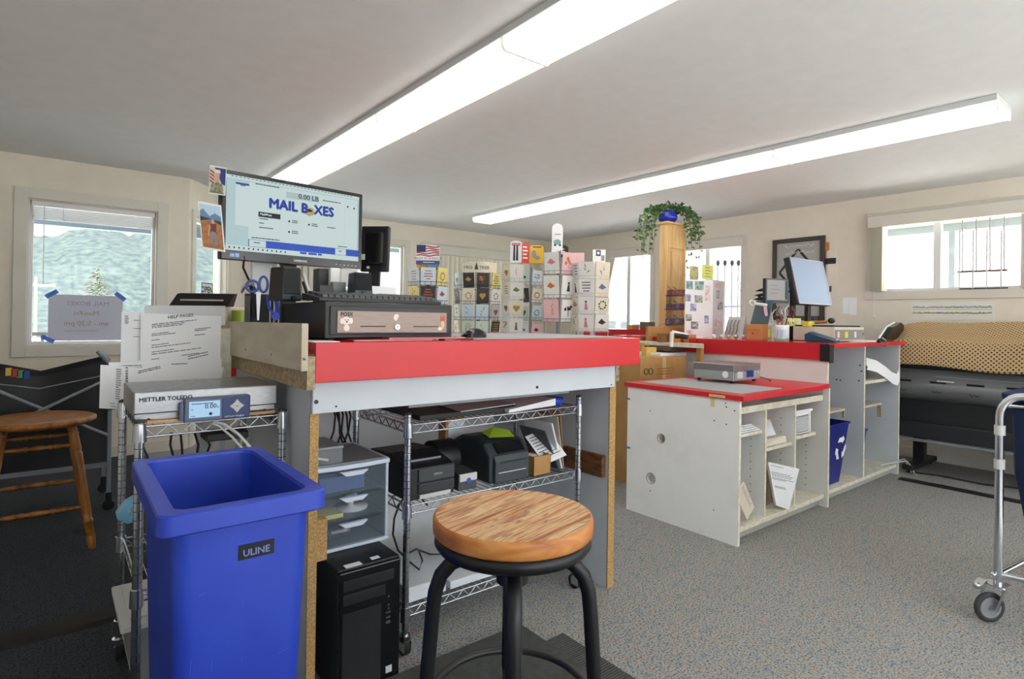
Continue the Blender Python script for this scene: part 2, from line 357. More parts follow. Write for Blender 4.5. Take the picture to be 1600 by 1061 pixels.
# blinds
def headrail(name, F, h, z0, z1, label, dep=.09):
    a, b, c, d = h; return solo(name, MB(F).box((a-.03, -dep, z0), (b+.03, -.02, z1)), trim_m, label, 'valance', bevel=.004)
headrail('blind_valance', FR, wa, 2.09, 2.2, 'white blind valance above the window left of the pine display tower')
headrail('blind_valance', FR, wc, 2.09, 2.2, 'white blind valance above the barred window behind the poster board')
headrail('blind_valance', FR, wr, 2.14, 2.25, 'white blind valance above the high window over the plotter')
headrail('blind_valance', FF, wv, 2.08, 2.2, 'white valance above the closed vertical blinds on the far wall')
def vslats(F, s0, s1, n, z0, z1, tilt, y=-.05, w=.085):
    out = MB(F)
    for i in range(n):
        s = s0+(s1-s0)*i/max(1, n-1); dx = math.cos(tilt)*w/2; dy = math.sin(tilt)*w/2
        k = 5; P = [(s-dx+2*dx*j/k, y-dy+2*dy*j/k-.008*math.sin(PI*j/k)) for j in range(k+1)]
        vs = [(p[0], p[1], z0) for p in P]+[(p[0], p[1], z1) for p in P]
        out.add(vs, [(j, j+1, k+2+j, k+1+j) for j in range(k)], 0, True)
    return out
solo('vertical_blind', vslats(FF, wv[0]-.0, wv[1], 27, .92, 2.09, .16, w=.092), blind_m, 'closed cream vertical blind covering the wide far wall window', 'blind')
solo('vertical_blind', vslats(FR, wr[0]+.01, wr[0]+.11, 9, 1.535, 2.15, 1.35), blind_m, 'vertical blind slats stacked at the left of the high window over the plotter', 'blind')
# slats of window 3 swept sideways
sw = MB(FR)
for i in range(9):
    s = wa[0]-.0+.022*i; t = 1.0
    P = []
    for j in range(9):
        q = j/8; sh = .16*math.sin(q*PI*.55)*(1-q*.25); P.append((s+.17*(1-q)**1.6 - 0.02*q, -.05, 1.02+(2.09-1.02)*(q)))
    P = [(s+.10*((q/8))**2*1.6+.03, -.05-.02*(i % 2), 1.02+1.07*q/8) for q in range(9)]
    vs = []
    for p in P: vs += [(p[0]-.03, p[1]-.015, p[2]), (p[0]+.03, p[1]+.015, p[2])]
    sw.add(vs, [(2*j, 2*j+1, 2*j+3, 2*j+2) for j in range(8)], 0, True)
solo('vertical_blind', sw, blind_m, 'cream blind slats pulled aside in the window beside the white card rack', 'blind')
solo('vertical_blind', vslats(FF, .12, .95, 12, .1, 2.3, .3), blind_m, 'cream vertical blind hanging beside the bay door behind the big monitor', 'blind')
# raised mini blind of the left window
t = thing('mini_blind', 'white mini blind drawn up at the top of the left window', 'blind', (-.3, YL, 2.0))
part('head_rail', MB(FL).box((wl[0]+.02, .01, 2.06), (wl[1]-.02, .045, 2.10)), vinyl_m, t, .003)
ml = MB(FL)
for i in range(13): ml.box((wl[0]+.025, .012, 2.052-i*.008), (wl[1]-.025, .04, 2.0545-i*.008))
part('slat_stack', ml, mat('slat_grey', 'B9BDC0', .5), t)
part('cord', MB(FL).tube([(wl[0]+.10, .0, 2.06), (wl[0]+.10, .0, 1.45)], .003, 6).tube([(wl[0]+.22, .005, 2.06), (wl[0]+.22, .005, 1.95)], .002, 6).tube([(wl[0]+.73, .005, 2.06), (wl[0]+.73, .005, 1.95)], .002, 6), vinyl_m, t)
# cord of the high right window
t = thing('pull_string', 'thin white blind cord hanging left of the high window', 'cord', (XR-.05, 2.24, 1.3))
p0 = AX(1366, 358, XR-.06); p1 = AX(1366, 497, XR-.06)
part('string', MB().tube([p0, p1], .003, 6), vinyl_m, t); part('tassel', MB().lathe([(0, 0), (.009, .004), (.006, .03), (0, .032)], p1, 8), edge_m, t)
# window paper sign seen from behind
t = thing('window_sign', 'white opening hours paper taped to the left window, its writing seen reversed', 'sign', (.05, YL+.04, .98))
yg = YL+.035
q = [AY(76, 445, yg), AY(203, 450, yg), AY(203, 536, yg), AY(74, 532, yg)]
q = [Vector((x, yg, z)) for x, z in ((q[0].x, 1.362), (q[0].x+.50, 1.362), (q[0].x+.50, .985), (q[0].x, .985))]
sg = MB(); sg.box((q[0].x, yg, .985), (q[1].x, yg+.001, 1.362)); part('sheet', sg, mat('backlit_paper', 'D3D6EA', .8), t)
gt = mat('sign_print', 'A9A6B6', .8); gt2 = mat('sign_print_rust', 'B9998F', .8)
cx_ = (q[0].x+q[1].x)/2
st = MB(); st.text('MAIL BOXES', .052, (cx_+.01, yg-.001, 1.275), -X_, Z_, 0, align='CENTER', th=-.0006)
st.text('Mon-Fri', .052, (cx_+.0, yg-.001, 1.195), -X_, Z_, 1, align='CENTER', th=-.0006)
st.text('am - 5:30 pm', .056, (cx_-.0, yg-.001, 1.11), -X_, Z_, 1, align='CENTER', th=-.0006)
st.text('Closed Federal Holidays', .024, (cx_-.03, yg-.001, 1.06), -X_, Z_, 0, align='CENTER', th=-.0006)
part('lettering', st, [gt, gt2], t)
for (x, z, a) in ((q[0].x+.02, 1.365, .6), (q[1].x-.02, 1.36, -.7), (q[0].x+.0, 1.0, -.5)):
    F = frame((x, yg-.002, z), (math.cos(a), 0, math.sin(a)), Z_); part('tape', MB(F).box((-.045, -.001, -.017), (.045, 0, .017)), tape_m, t)
# reversed OPEN sign on the bay door
t = thing('open_sign', 'white OPEN sign with black letters hanging in the bay door', 'sign', FB @ Vector((.4, .06, 1.35)))
F = FB @ Matrix.Translation((.42, .045, 1.46)) @ Matrix.Rotation(.0, 4, 'Y')
part('board', MB(F).box((-.10, 0, -.06), (.10, .004, .06)), paper_m, t)
st = MB(F); st.box((-.105, -.003, -.065), (.105, 0, -.058)).box((-.105, -.003, .058), (.105, 0, .065)).box((-.105, -.003, -.065), (-.098, 0, .065)).box((.098, -.003, -.065), (.105, 0, .065))
st.text('OPEN', .085, (0, -.001, -.03), (1, 0, 0), (0, 0, 1), 0, align='CENTER', bold=.002); part('lettering', st, black_m, t)

# ------------------------------------------------------------------ outside
hill_m = mat('hillside_scrub', '1A2628', .95, c2='343F38', scale=.8, detail=10, ramp=(.35, .68))
def hill(name, cx, cy, prof, depth, label, m, seed):
    rd = random.Random(seed); nx, ny = 150, 40; vs = []; fs = []
    from mathutils import noise
    for j in range(ny+1):
        for i in range(nx+1):
            u = i/nx; v = j/ny; x = prof[0][0]+(prof[-1][0]-prof[0][0])*u; hgt = 0
            for k in range(len(prof)-1):
                if prof[k][0] <= x <= prof[k+1][0]:
                    a = (x-prof[k][0])/(prof[k+1][0]-prof[k][0]); a = a*a*(3-2*a); hgt = prof[k][1]*(1-a)+prof[k+1][1]*a
            y = cy+depth*v; e = math.sin(v*PI/2)**.9
            z = -3+(hgt+3)*e + noise.fractal(Vector((x*.05, y*.05, seed)), 1, 2, 5)*2.2*e
            z += abs(noise.noise(Vector((x*.9, y*.9, 3))))*1.6*e
            vs.append((x, y, z))
    for j in range(ny):
        for i in range(nx): a = j*(nx+1)+i; fs.append((a, a+1, a+nx+2, a+nx+1))
    return solo(name, MB().add(vs, fs, 0, True), m, label, 'hill')
hill('wooded_hill', 0, 120, [(-160, 6), (-60, 12)]+[(AY(px, py, 190).x, AY(px, py, 190).z) for px, py in ((0, 392), (45, 382), (79, 378), (111, 366), (135, 359), (187, 367), (199, 375), (241, 366), (300, 372), (345, 420), (600, 470))]+[(170, 3)], 70, 'green wooded hill seen through the left window', hill_m, 2)
solo('ground', MB().box((-200, -200, -3.2), (XR+1.9, -4.2, -3)).box((-200, YF+1.9, -3.2), (200, 400, -3)).box((XR+1.9, -200, -3.2), (400, YF+1.9, -3)), mat('ground_dirt', 'E8E4DA', .95, c2='DAD6C8', scale=.6), kind='structure')
struct('trim_5', MB().box((-6, YL+.15, -.25), (XR+2, YF+2.4, -.05)).box((XR+.15, -6, -.25), (XR+1.8, YF+2.4, -.05)), mat('porch_boards', 'C9CBCE', .7))
eave_m = mat('eave_paint', '6F8794', .6); fas_m = mat('eave_soffit', 'D9D4B8', .7)
struct('trim_3', MB().box((-6, YF+.15, 2.5), (XR+2.2, YF+1.5, 2.62)).box((XR+.15, -6, 2.5), (XR+1.3, YF+2, 2.62)).box((-6, YL+.15, 2.5), (1.2, YF+.15, 2.62)), fas_m)
struct('trim_4', MB().box((-6, YF+1.3, 2.22), (XR+2.2, YF+1.42, 2.5)).box((XR+1.1, -6, 2.3), (XR+1.22, YF+2, 2.5)), eave_m)
zB0 = AY(50, 349, YF+1.3).z; zB1 = AY(50, 331, YF+1.3).z
struct('trim_8', MB().box((-6, YF+1.29, zB0), (2.6, YF+1.40, zB1)), mat('beam_slate', '5F7385', .6))
zE = AX(1400, 369, XR+1.1).z; zE2 = AX(1400, 358, XR+1.1).z
struct('trim_6', MB().box((XR+1.08, -3, zE), (XR+1.2, 3.2, zE2)).box((XR+1.08, AX(1487, 400, XR+1.1).y-.03, -.1), (XR+1.16, AX(1483, 400, XR+1.1).y, zE)), mat('beam_blue', '8794A4', .6)); struct('trim_7', MB().box((XR+.16, -3, zE2), (XR+1.2, 3.2, zE2+.02)), mat('soffit_cream', 'E6E0B4', .7))
t = thing('porch_railing', 'dark metal porch railing outside the left window', 'railing', (-.2, 8.3, -.05))
z1 = AY(60, 519, 8.2).z
part('top_rail', MB().box((-3, 8.18, z1-.04), (1.6, 8.23, z1)), dgrey_m, t)
for k, x in enumerate([AY(px, 540, 8.2).x for px in (45, 66, 108, 129, 150, 171)]): part('baluster', MB().box((x-.015, 8.19, -.05), (x+.015, 8.22, z1-.04)), dgrey_m, t)
part('bottom_rail', MB().box((-3, 8.19, .02), (1.6, 8.22, .06)), dgrey_m, t)
t = thing('utility_pole', 'thin utility pole standing before the hill outside the left window', 'pole', AD(55, 500, 42)*1)
b = AD(55, 520, 42); tp = AD(55, 432, 42)
part('pole', MB().cyl((b.x, b.y, -3), (b.x, b.y, tp.z), .13, .09, 8), mat('pole_wood', '6B5B4E', .9), t)
part('crossarm', MB().box((b.x-1.1, b.y-.06, tp.z-.7), (b.x+1.1, b.y+.06, tp.z-.55)), mat('pole_wood', '6B5B4E'), t)
tree_bark = mat('tree_bark', '8C8A92', .9)
def bare_tree(x, y, h, seed, label):
    rd = random.Random(seed); mb = MB()
    def br(p, d, L, r, lv):
        e = p+d*L; mid = p+d*L*.5+Vector((rd.uniform(-1, 1), rd.uniform(-1, 1), rd.uniform(-.3, .5)))*L*.06
        mb.tube([p, mid, e], r, 5, 0, r1=r*.6)
        if lv == 0: return
        for _ in range(3 if lv > 1 else 4):
            nd = (d+Vector((rd.uniform(-1, 1), rd.uniform(-1, 1), rd.uniform(-.3, .7)))*.75).normalized(); br(p+d*L*rd.uniform(.45, 1), nd, L*rd.uniform(.5, .75), r*.5, lv-1)
    br(Vector((x, y, -3)), Vector((rd.uniform(-.1, .1), rd.uniform(-.1, .1), 1)).normalized(), h*.5, h*.014, 5)
    solo('bare_tree', mb, tree_bark, label, 'tree', 'trees outside the right-hand windows', loc=(x, y, -3))
bare_tree(16.5, 10.2, 9, 1, 'bare tree nearest the left pane of the window behind the pine tower')
bare_tree(22, 19, 12, 5, 'bare tree further off in the window beside the white card rack')
bare_tree(12.5, 6.6, 8, 9, 'bare tree outside the barred window behind the poster board')
# dark conifer top showing just above the window sign
def conifer(px, py, py2, d, label, n=9):
    a = AD(px, py, d); b = AD(px, py2, d); mb = MB(); hgt = a.z-b.z+3
    rd = random.Random(3)
    for k in range(900):
        q = rd.random()**.6; z = a.z-hgt*.6*q; r = (.12+1.1*q)*rd.random()**.4; an = rd.uniform(0, 2*PI); p = Vector((a.x+r*math.cos(an), a.y+r*math.sin(an), z)); o = Vector((math.cos(an), math.sin(an), -.25))*.22; sd2 = Vector((-math.sin(an), math.cos(an), 0))*.07; mb.add([p-sd2, p+sd2, p+o], [(0, 1, 2)])
    mb.cyl((a.x, a.y, -3), (a.x, a.y, a.z), .15, .03, 6); solo('conifer_tree', mb, mat('conifer', '5E5F46', .9, c2='2D3A2C', scale=2), label, 'tree')
conifer(152, 418, 455, 34, 'pale conifer top showing just above the taped window sign')
t = thing('security_bars', 'white security bars outside the window behind the poster board', 'window bars', (XR+.3, 3.9, 1))
for k, px in enumerate((1122, 1133, 1144, 1154)):
    a = AX(px, 411, XR+.3); part('bar', MB().cyl((a.x, a.y, -.05), (a.x, a.y, a.z-.03), .011, None, 8), mat('bar_grey', 'B9BBC6', .5), t)
    part('finial', MB().ball((a.x, a.y, a.z), .025, 8, sc=(1, 1, 1.6)), dgrey_m, t)
part('rail', MB().box((XR+.29, AX(1118, 470, XR+.3).y, 1.40), (XR+.31, AX(1160, 470, XR+.3).y, 1.42)), mat('bar_grey', 'B9BBC6'), t)

# ------------------------------------------------------------------ ceiling lights
lens_m = bpy.data.materials.new('lit_lens'); lens_m.use_nodes = True; N_ = lens_m.node_tree.nodes; L_ = lens_m.node_tree.links
b_ = N_['Principled BSDF']; b_.inputs['Base Color'].default_value = (.3, .3, .28, 1); b_.inputs['Roughness'].default_value = .4
b_.inputs['Emission Color'].default_value = (1, .985, .90, 1); b_.inputs['Emission Strength'].default_value = LENS_E
tc_ = N_.new('ShaderNodeTexCoord'); sx2 = N_.new('ShaderNodeSeparateXYZ'); ab_ = N_.new('ShaderNodeMath'); ab_.operation = 'ABSOLUTE'; rp_ = N_.new('ShaderNodeValToRGB'); mu_ = N_.new('ShaderNodeMath'); mu_.operation = 'MULTIPLY'; mu_.inputs[1].default_value = LENS_E*1.35
mr_ = N_.new('ShaderNodeMapRange'); mr_.inputs['From Max'].default_value = .14
for i_, (p_, v_) in enumerate(((0, .80), (.45, 1.0), (.75, .78), (1, .72))):   # two tubes glow through the diffuser
    if i_ > 1: rp_.color_ramp.elements.new(p_)
    rp_.color_ramp.elements[i_].position = p_; rp_.color_ramp.elements[i_].color = (v_, v_, v_, 1)
L_.new(tc_.outputs['Object'], sx2.inputs[0]); L_.new(sx2.outputs[0], ab_.inputs[0]); L_.new(ab_.outputs[0], mr_.inputs[0]); L_.new(mr_.outputs[0], rp_.inputs[0]); L_.new(rp_.outputs[0], mu_.inputs[0]); L_.new(mu_.outputs[0], b_.inputs['Emission Strength'])
cap_m = mat('lit_end_cap', 'E4E6DA', .4, emit=.35)
body_m = mat('fixture_enamel', 'CDD2D4', .4)
def fixture(name, x0, x1, y0, n, label):
    t = thing(name, label, 'ceiling light', ((x0+x1)/2, y0+n*.61, ZC-.1), group=None)
    part('housing', MB().box((x0-.012, y0, ZC-.034), (x1+.012, y0+n*1.22, ZC-.0005)), body_m, t, .004)
    for i in range(n):
        a = y0+i*1.22+.004; b = a+1.212
        m = MB().prism([(x0, -.034), (x0+.002, -.066), (x0+.014, -.080), (x1-.014, -.080), (x1-.002, -.066), (x1, -.034)], (0, b, ZC), X_, Z_, b-a); part('lens', m, lens_m, t)
        e = MB()
        for y in (a-.002, b-.002): e.prism([(x0-.005, -.034), (x0-.004, -.067), (x0+.011, -.086), (x1-.011, -.086), (x1+.004, -.067), (x1+.005, -.034)], (0, y+.004, ZC), X_, Z_, .007)
        part('end_cap', e, cap_m, t)
    return t
for i, (y0, n) in enumerate(((-1.70, 2), (.74, 2), (3.18, 2))):
    fixture('fluorescent_light', 1.485, 1.75, y0, n, ['lit fluorescent ceiling light overhead behind the viewer, near end of the left row', 'lit fluorescent ceiling light nearest the viewer in the left row', 'lit fluorescent ceiling light at the far end of the left row, above the big monitor'][i])
for i, (y0, n) in enumerate(((.80, 2), (3.24, 2))):
    fixture('fluorescent_light', 3.90, 4.175, y0, n, ['lit fluorescent ceiling light at the near end of the right row', 'lit fluorescent ceiling light at the far end of the right row, above the card racks'][i])
for x, y, l in ((4.22, 2.16, 'small white sprinkler head on the ceiling beside the right row of lights'),):
    solo('sprinkler_head', MB().lathe([(.03, 0), (.03, -.01), (.008, -.015), (.008, -.04), (.02, -.045), (0, -.05)], (x, y, ZC), 12), chrome_m, l, 'sprinkler')

# ------------------------------------------------------------------ main service counter
t = thing('service_counter', 'tall service counter with thick red laminate top and grey panels, wire shelving underneath', 'counter', (1.35, 2.2, 0))
CT = 1.14
part('countertop', MB().box((.612, 1.715, CT-.03), (2.10, 2.74, CT)), redtop_m, t, .002)
part('front_apron', MB().box((.612, 1.70, 1.02), (2.10, 1.715, CT)), red_m, t, .002)
part('side_apron', MB().box((2.085, 1.715, 1.02), (2.10, 2.74, CT-.03)), red_m, t)
part('side_board', MB().box((.588, 1.702, 1.0), (.612, 2.78, 1.10)), plyedge_m, t, label='rough wooden board under the plywood guard')
gd = part('plywood_guard', MB().prism([(1.695, 1.057), (2.775, 1.054), (2.775, 1.190), (1.695, 1.197)], (.568, 0, 0), Y_, Z_, .02), ply_m, t, .002)
sc = MB()
for px, py in ((384, 546), (424, 554), (475, 561)):
    a = AX(px, py, .568); sc.cyl((a.x-.001, a.y, a.z), (a.x+.004, a.y, a.z), .004, None, 8)
for k in range(3):
    px, py = ((384, 546), (424, 554), (475, 561))[k]; a = AX(px, py, .568); part('screw', MB().cyl((a.x-.002, a.y, a.z), (a.x+.004, a.y, a.z), .004, None, 8), mgrey_m, gd)
part('left_panel', MB().box((.627, 1.785, 0), (.653, 2.70, 1.04)), grey_m, t)
part('edge_band', MB().box((.626, 1.779, 0), (.654, 1.785, .92)), chip_m, t, label='bare particle board edge of the left panel')
part('right_panel', MB().box((1.993, 1.785, 0), (2.03, 2.70, 1.04)), grey_m, t)
part('edge_band', MB().box((1.992, 1.779, 0), (2.032, 1.785, .99)), chip_m, t, label='bare particle board edge of the right panel')
part('back_panel', MB().box((.653, 2.66, .0), (1.993, 2.68, 1.04)), white_m, t)
rl = part('front_rail', MB().box((.627, 1.762, .918), (2.005, 1.779, 1.02)), grey_m, t, .002)
part('lower_rail', MB().box((.96, 1.766, .909), (1.72, 1.782, .93)), mgrey_m, t)
for px, py, r in ((494, 628, .0065), (525, 635, .003), (839, 605, .006), (955, 601, .003)):
    a = AY(px, py, 1.762); part('bolt_head', MB().cyl((a.x, 1.759, a.z), (a.x, 1.763, a.z), r, None, 12), black_m, rl)
a = AX(912, 712, 1.993); part('cleat', MB().box((1.968, 1.80, .50), (1.993, 2.06, .60)), brownr_m, t, .003, label='stained knotty wood block on the right panel')
part('cleat', MB().box((.654, 1.787, .45), (.69, 1.83, .58)), chip_m, t, .002, label='small raw wood block on the left panel')

# things on the counter
solo('loose_paper', MB().box((.615, 1.735, CT), (.70, 1.86, CT+.002)), paper_m, 'white paper corner on the red counter beside the plywood guard', 'paper')
for i, (x0, x1, y0, y1, l) in enumerate(((.74, 1.03, 1.725, 1.95, 'dark red folder on the counter edge in front of the cash drawer, left one'), (.86, 1.16, 1.722, 1.775, 'dark red folder on the counter edge in front of the cash drawer, right one'))):
    m = MB(); z = CT+.0005+i*.006
    m.box((x0, y0, z), (x1, y1, z+.0022), 0).box((x0+.004, y0+.003, z+.0023), (x1-.004, y1, z+.0036), 1).box((x0, y0, z+.0037), (x1, y1, z+.0056), 0)
    solo('folder', m, [mat('folder_red', 'B5222B', .3), paper_m], l, 'folder')
t = thing('desk_mat', 'thin grey desk mat on the right half of the red counter', 'desk mat', (1.6, 2, CT))
part('mat_sheet', MB().box((1.22, 1.76, CT+.0005), (2.06, 2.35, CT+.005)), mat('mat_grey', 'A9ABAD', .35), t, .001)
def mouse(c, rz, label, L=.11):
    t = thing('computer_mouse', label, 'computer mouse', c, rz=rz)
    M = Matrix.Translation(Vector(c)) @ Matrix.Rotation(rz, 4, 'Z'); mb = MB(M); n = 14; vs = []; fs = []
    for j in range(9):
        v = j/8
        for i in range(n+1):
            u = i/n; x = (u-.5)*L; wv_ = .031*math.sqrt(max(0, 1-(2*u-1)**4))+.001; a = PI*v
            hgt = .036*math.sin(PI*min(1, u*.86+.12))**.7
            vs.append((x, -math.cos(a)*wv_, math.sin(a)**.8*hgt if 0 < v < 1 else 0))
    for j in range(8):
        for i in range(n): fs.append((j*(n+1)+i, j*(n+1)+i+1, (j+1)*(n+1)+i+1, (j+1)*(n+1)+i))
    mb.add(vs, fs, 0, True); part('body', mb, blackg_m, t)
    part('scroll_wheel', MB(M).cyl((L*.27, -.003, .03), (L*.27, .003, .03), .009, None, 10), mgrey_m, t)
a = AZ(742, 527, CT+.006); mouse((1.29, 1.86, CT+.0055), PI, 'black computer mouse on the desk mat to the right of the cash drawer')

# cash drawer
t = thing('cash_drawer', 'black cash drawer with a brushed metal front and stickers, keyboard on top', 'cash drawer', (.92, 1.98, CT))
RY = 1.80
part('body', MB().box((.675, RY, CT+.008), (1.15, RY+.44, CT+.126)), mat('drawer_black', '232529', .5), t, .004)
fr = part('drawer_front', MB().box((.69, RY-.006, CT+.02), (1.137, RY, CT+.113)), mat('drawer_bezel', '2C2D30', .5), t, .003)
pl = part('face_plate', MB().box((.712, RY-.010, CT+.026), (1.122, RY-.005, CT+.098)), mat('bronze_brushed', '9A8A82', .45, metal=.3, c2='8C7C74', scale=30, stretch=(1, 1, 40)), fr, .002)
fr['label'] = 'black bezel with the metal face plate'
for k, (x0, x1) in enumerate(((.79, .88), (.985, 1.085))): part('slot', MB().box((x0, RY-.0115, CT+.046), (x1, RY-.010, CT+.0495)), black_m, t)
part('lock', MB().cyl((.922, RY-.016, CT+.046), (.922, RY-.009, CT+.046), .009, None, 16).box((.9205, RY-.0168, CT+.042), (.9235, RY-.016, CT+.05), 1), [chrome_m, black_m], t)
part('lettering', MB().text('POSX', .017, (.722, RY-.0103, CT+.081), X_, Z_, 0, bold=.0006), black_m, t)
stk = mat('sticker_white', 'E6DAD2', .6); stl = mat('sticker_line', '3D3431', .6)
m = MB()   # plain puppy-shaped sticker
for (x, z, r, s) in ((.742, .065, .015, (1.05, .05, .9)), (.727, .064, .008, (.8, .05, 1.2)), (.758, .065, .008, (.8, .05, 1.2)), (.743, .042, .012, (.9, .05, .9))): m.ball((x, RY-.0105, CT+z), r, 14, 0, s)
for (x, z, r) in ((.738, .068, .0018), (.748, .068, .0018), (.743, .062, .0028)): m.ball((x, RY-.0120, CT+z), r, 8, 1, (1, .2, 1))
part('puppy_sticker', m, [stk, stl], t)
m = MB()
for (x, z, r, s) in ((.917, .078, .010, (.8, .05, 1.15)), (.923, .083, .008, (.7, .05, .9))): m.ball((x, RY-.0105, CT+z), r, 14, 0, s)
part('heart_sticker', m, [stk], t)
m = MB()
for (x, z, r, s, k) in ((1.103, .055, .012, (.7, .05, 1.3), 0), (1.104, .074, .010, (1, .05, .9), 1), (1.098, .083, .004, (.7, .05, 1.5), 1), (1.110, .083, .004, (.7, .05, 1.5), 1), (1.093, .040, .009, (1.0, .05, .7), 2)): m.ball((x, RY-.0105, CT+z), r, 12, k, s)
part('animal_sticker', m, [mat('sticker_tan', 'D9B98F', .6), mat('sticker_red', 'C4553F', .6), stk], t)
for k, (x, y) in enumerate(((.70, 1.82), (1.12, 1.82), (.70, 2.2), (1.12, 2.2))): part('foot', MB().cyl((x, y, CT), (x, y, CT+.01), .012, None, 10), rubber_m, t)
RT_ = CT+.126
# keyboard
def keyboard(name, F, w, d, label, dark=black_m, key=dgrey_m, rows=6, cols=20):
    t = thing(name, label, 'keyboard', F @ Vector((0, 0, 0)))
    m = MB(F); m.hexa([(0, 0, 0), (w, 0, 0), (w, d, .004), (0, d, .004), (0, 0, .012), (w, 0, .012), (w, d, .03), (0, d, .03)]); part('case', m, dark, t, .003)
    k = MB(F); cw = (w-.03)/cols; cd = (d-.025)/rows
    for r in range(rows):
        for c in range(cols):
            if r == rows-1 and c in (1, 6, 11): continue
            x = .015+c*cw; y = .012+r*cd; z = .012+.018*(y/d)
            k.hexa([(x+.001, y+.001, z), (x+cw-.001, y+.001, z), (x+cw-.001, y+cd-.001, z+.002), (x+.001, y+cd-.001, z+.002), (x+.003, y+.003, z+.010), (x+cw-.003, y+.003, z+.010), (x+cw-.003, y+cd-.003, z+.012), (x+.003, y+cd-.003, z+.012)])
    part('keys', k, key, t, stuff=True); return t
keyboard('keyboard', frame((.665, 1.825, RT_+.001), (1, .02, 0)), .46, .155, 'black keyboard lying on top of the cash drawer', key=mat('key_grey', '4A4B4E', .55))

# monitor
pL = AD(345, 402.8, 2.093); pR = AD(563.8, 422.4, 2.496); tL = AD(345, 262.6, 2.093); tR_ = AD(559.9, 304.8, 2.496)
zb = (pL.z+pR.z)/2; zt = (tL.z+tR_.z)/2; MW = math.hypot(pR.x-pL.x, pR.y-pL.y); MH = zt-zb
F = frame((pL.x, pL.y, zb), (pR.x-pL.x, pR.y-pL.y, 0))
t = thing('computer_monitor', 'large black monitor showing the MAIL BOXES page, raised above the counter', 'monitor', ((pL.x+pR.x)/2+.02, (pL.y+pR.y)/2+.1, CT))
bz = .014; cb = .034
part('housing', MB(F).box((0, .004, 0), (MW, .04, MH)).box((.1, .04, .06), (MW-.1, .065, MH-.06)), black_m, t, .004)
b = MB(F).box((0, -.004, 0), (MW, .004, cb)).box((0, -.004, MH-bz), (MW, .004, MH)).box((0, -.004, cb), (bz, .004, MH-bz)).box((MW-bz, -.004, cb), (MW, .004, MH-bz))
bzo = part('bezel', b, blackg_m, t, .0015)
part('brand_lettering', MB(F).text('SAMSUNG', .012, (MW*.52, -.0045, .011), X_, Z_, 0, bold=.0006, align='CENTER'), lgrey_m, bzo)
part('badge', MB(F).box((.03, -.0048, .010), (.045, -.004, .022)).box((.048, -.0048, .010), (.062, -.004, .024)), mat('badge_blue', '8FB3E8', .4), bzo)
b = MB(F)
for k in range(6): b.box((MW-.12+k*.018, -.0046, .012), (MW-.114+k*.018, -.004, .015))
part('button_marks', b, lgrey_m, bzo)
def scr(name, c, e=.62):
    m = mat(name, c, .35, emit=e, spec=.2); a = rgb(c); m.node_tree.nodes['Principled BSDF'].inputs['Base Color'].default_value = (a[0]*.06, a[1]*.06, a[2]*.06, 1); return m
sc_pale = scr('screen_pale', 'CDE0DF'); sc_mid = scr('screen_mid', 'B4CFD1'); sc_blue = scr('screen_blue', '2B55C0'); sc_dk = scr('screen_dark', '26303A', .3); sc_bt = scr('screen_box', 'B3C4C6'); sc_logo = scr('screen_logo', '24409F'); sc_gold = scr('screen_gold', 'C2A060')
SX0, SX1, SZ0, SZ1 = bz, MW-bz, cb, MH-bz; SWd = SX1-SX0; SHt = SZ1-SZ0
scn = part('screen', MB(F).box((SX0, -.001, SZ0), (SX1, .0035, SZ1)), sc_mid, t)
def sx_(u): return SX0+u*SWd
def sz_(v): return SZ0+(1-v)*SHt
g = MB(F)
def rect(u0, v0, u1, v1, m, y=-.0016): g.box((sx_(u0), y, sz_(v1)), (sx_(u1), y+.0004, sz_(v0)), m)
rect(0, 0, 1, .045, 0); rect(.06, .10, .15, .66, 0); rect(.15, .06, .985, .83, 0, -.0018)
rect(.15, .83, 1, .93, 1, -.002); rect(.155, .835, .27, .925, 0, -.0024); rect(.80, .835, .89, .925, 0, -.0024)
rect(0, .93, 1, 1, 0, -.002); rect(.06, .09, .15, .115, 4, -.0024)
rect(.41, .105, .66, .19, 3, -.0024)
rect(.215, .44, .37, .51, 2, -.0024)
g.box((sx_(.875), -.002, sz_(.82)), (sx_(.8765), -.0018, sz_(.1)), 3)
for (u, v) in ((.435, .52), (.585, .53), (.435, .67), (.90, .18), (.955, .19)): g.disc((sx_(u), -.002, sz_(v)), (0, -1, 0), .004, .0006, 12, 2)
for i, (u, v, ww) in enumerate(((.19, .075, .18), (.69, .15, .15), (.455, .51, .05), (.455, .535, .05), (.605, .52, .05), (.605, .545, .06), (.73, .54, .07), (.455, .66, .055), (.455, .685, .05), (.22, .54, .07), (.22, .60, .04), (.22, .66, .10), (.17, .81, .2), (.82, .805, .08), (.185, .875, .05), (.825, .875, .035), (.09, .13, .04))):
    textlines(g, (sx_(u), -.0028, sz_(v)), X_, Z_, ww*SWd, 1, .01, .0035, 2, i, .05)
for k in range(13): rect(.02+k*.032, .95, .03+k*.032, .972, 2, -.0026)
for u0, u1 in ((.52, .57), (.585, .65), (.66, .69)): rect(u0, .935, u1, .965, 1, -.0026)
for k in range(34): rect(.03+k*.027, .012, .045+k*.027, .02, 2, -.0026)
part('page_graphics', g, [sc_pale, sc_blue, sc_dk, sc_bt, sc_logo], scn, label='web page layout shown on the screen')
g = MB(F); g.text('MAIL B', .052, (sx_(.285), -.003, sz_(.365)), X_, Z_, 0, bold=.0028); g.text('XES', .052, (sx_(.622), -.003, sz_(.365)), X_, Z_, 0, bold=.0028)
g.text('0.00 LB', .028, (sx_(.50), -.003, sz_(.175)), X_, Z_, 1, bold=.0003)
g.text('Mail/Post', .012, (sx_(.225), -.0032, sz_(.485)), X_, Z_, 2, bold=.0004)
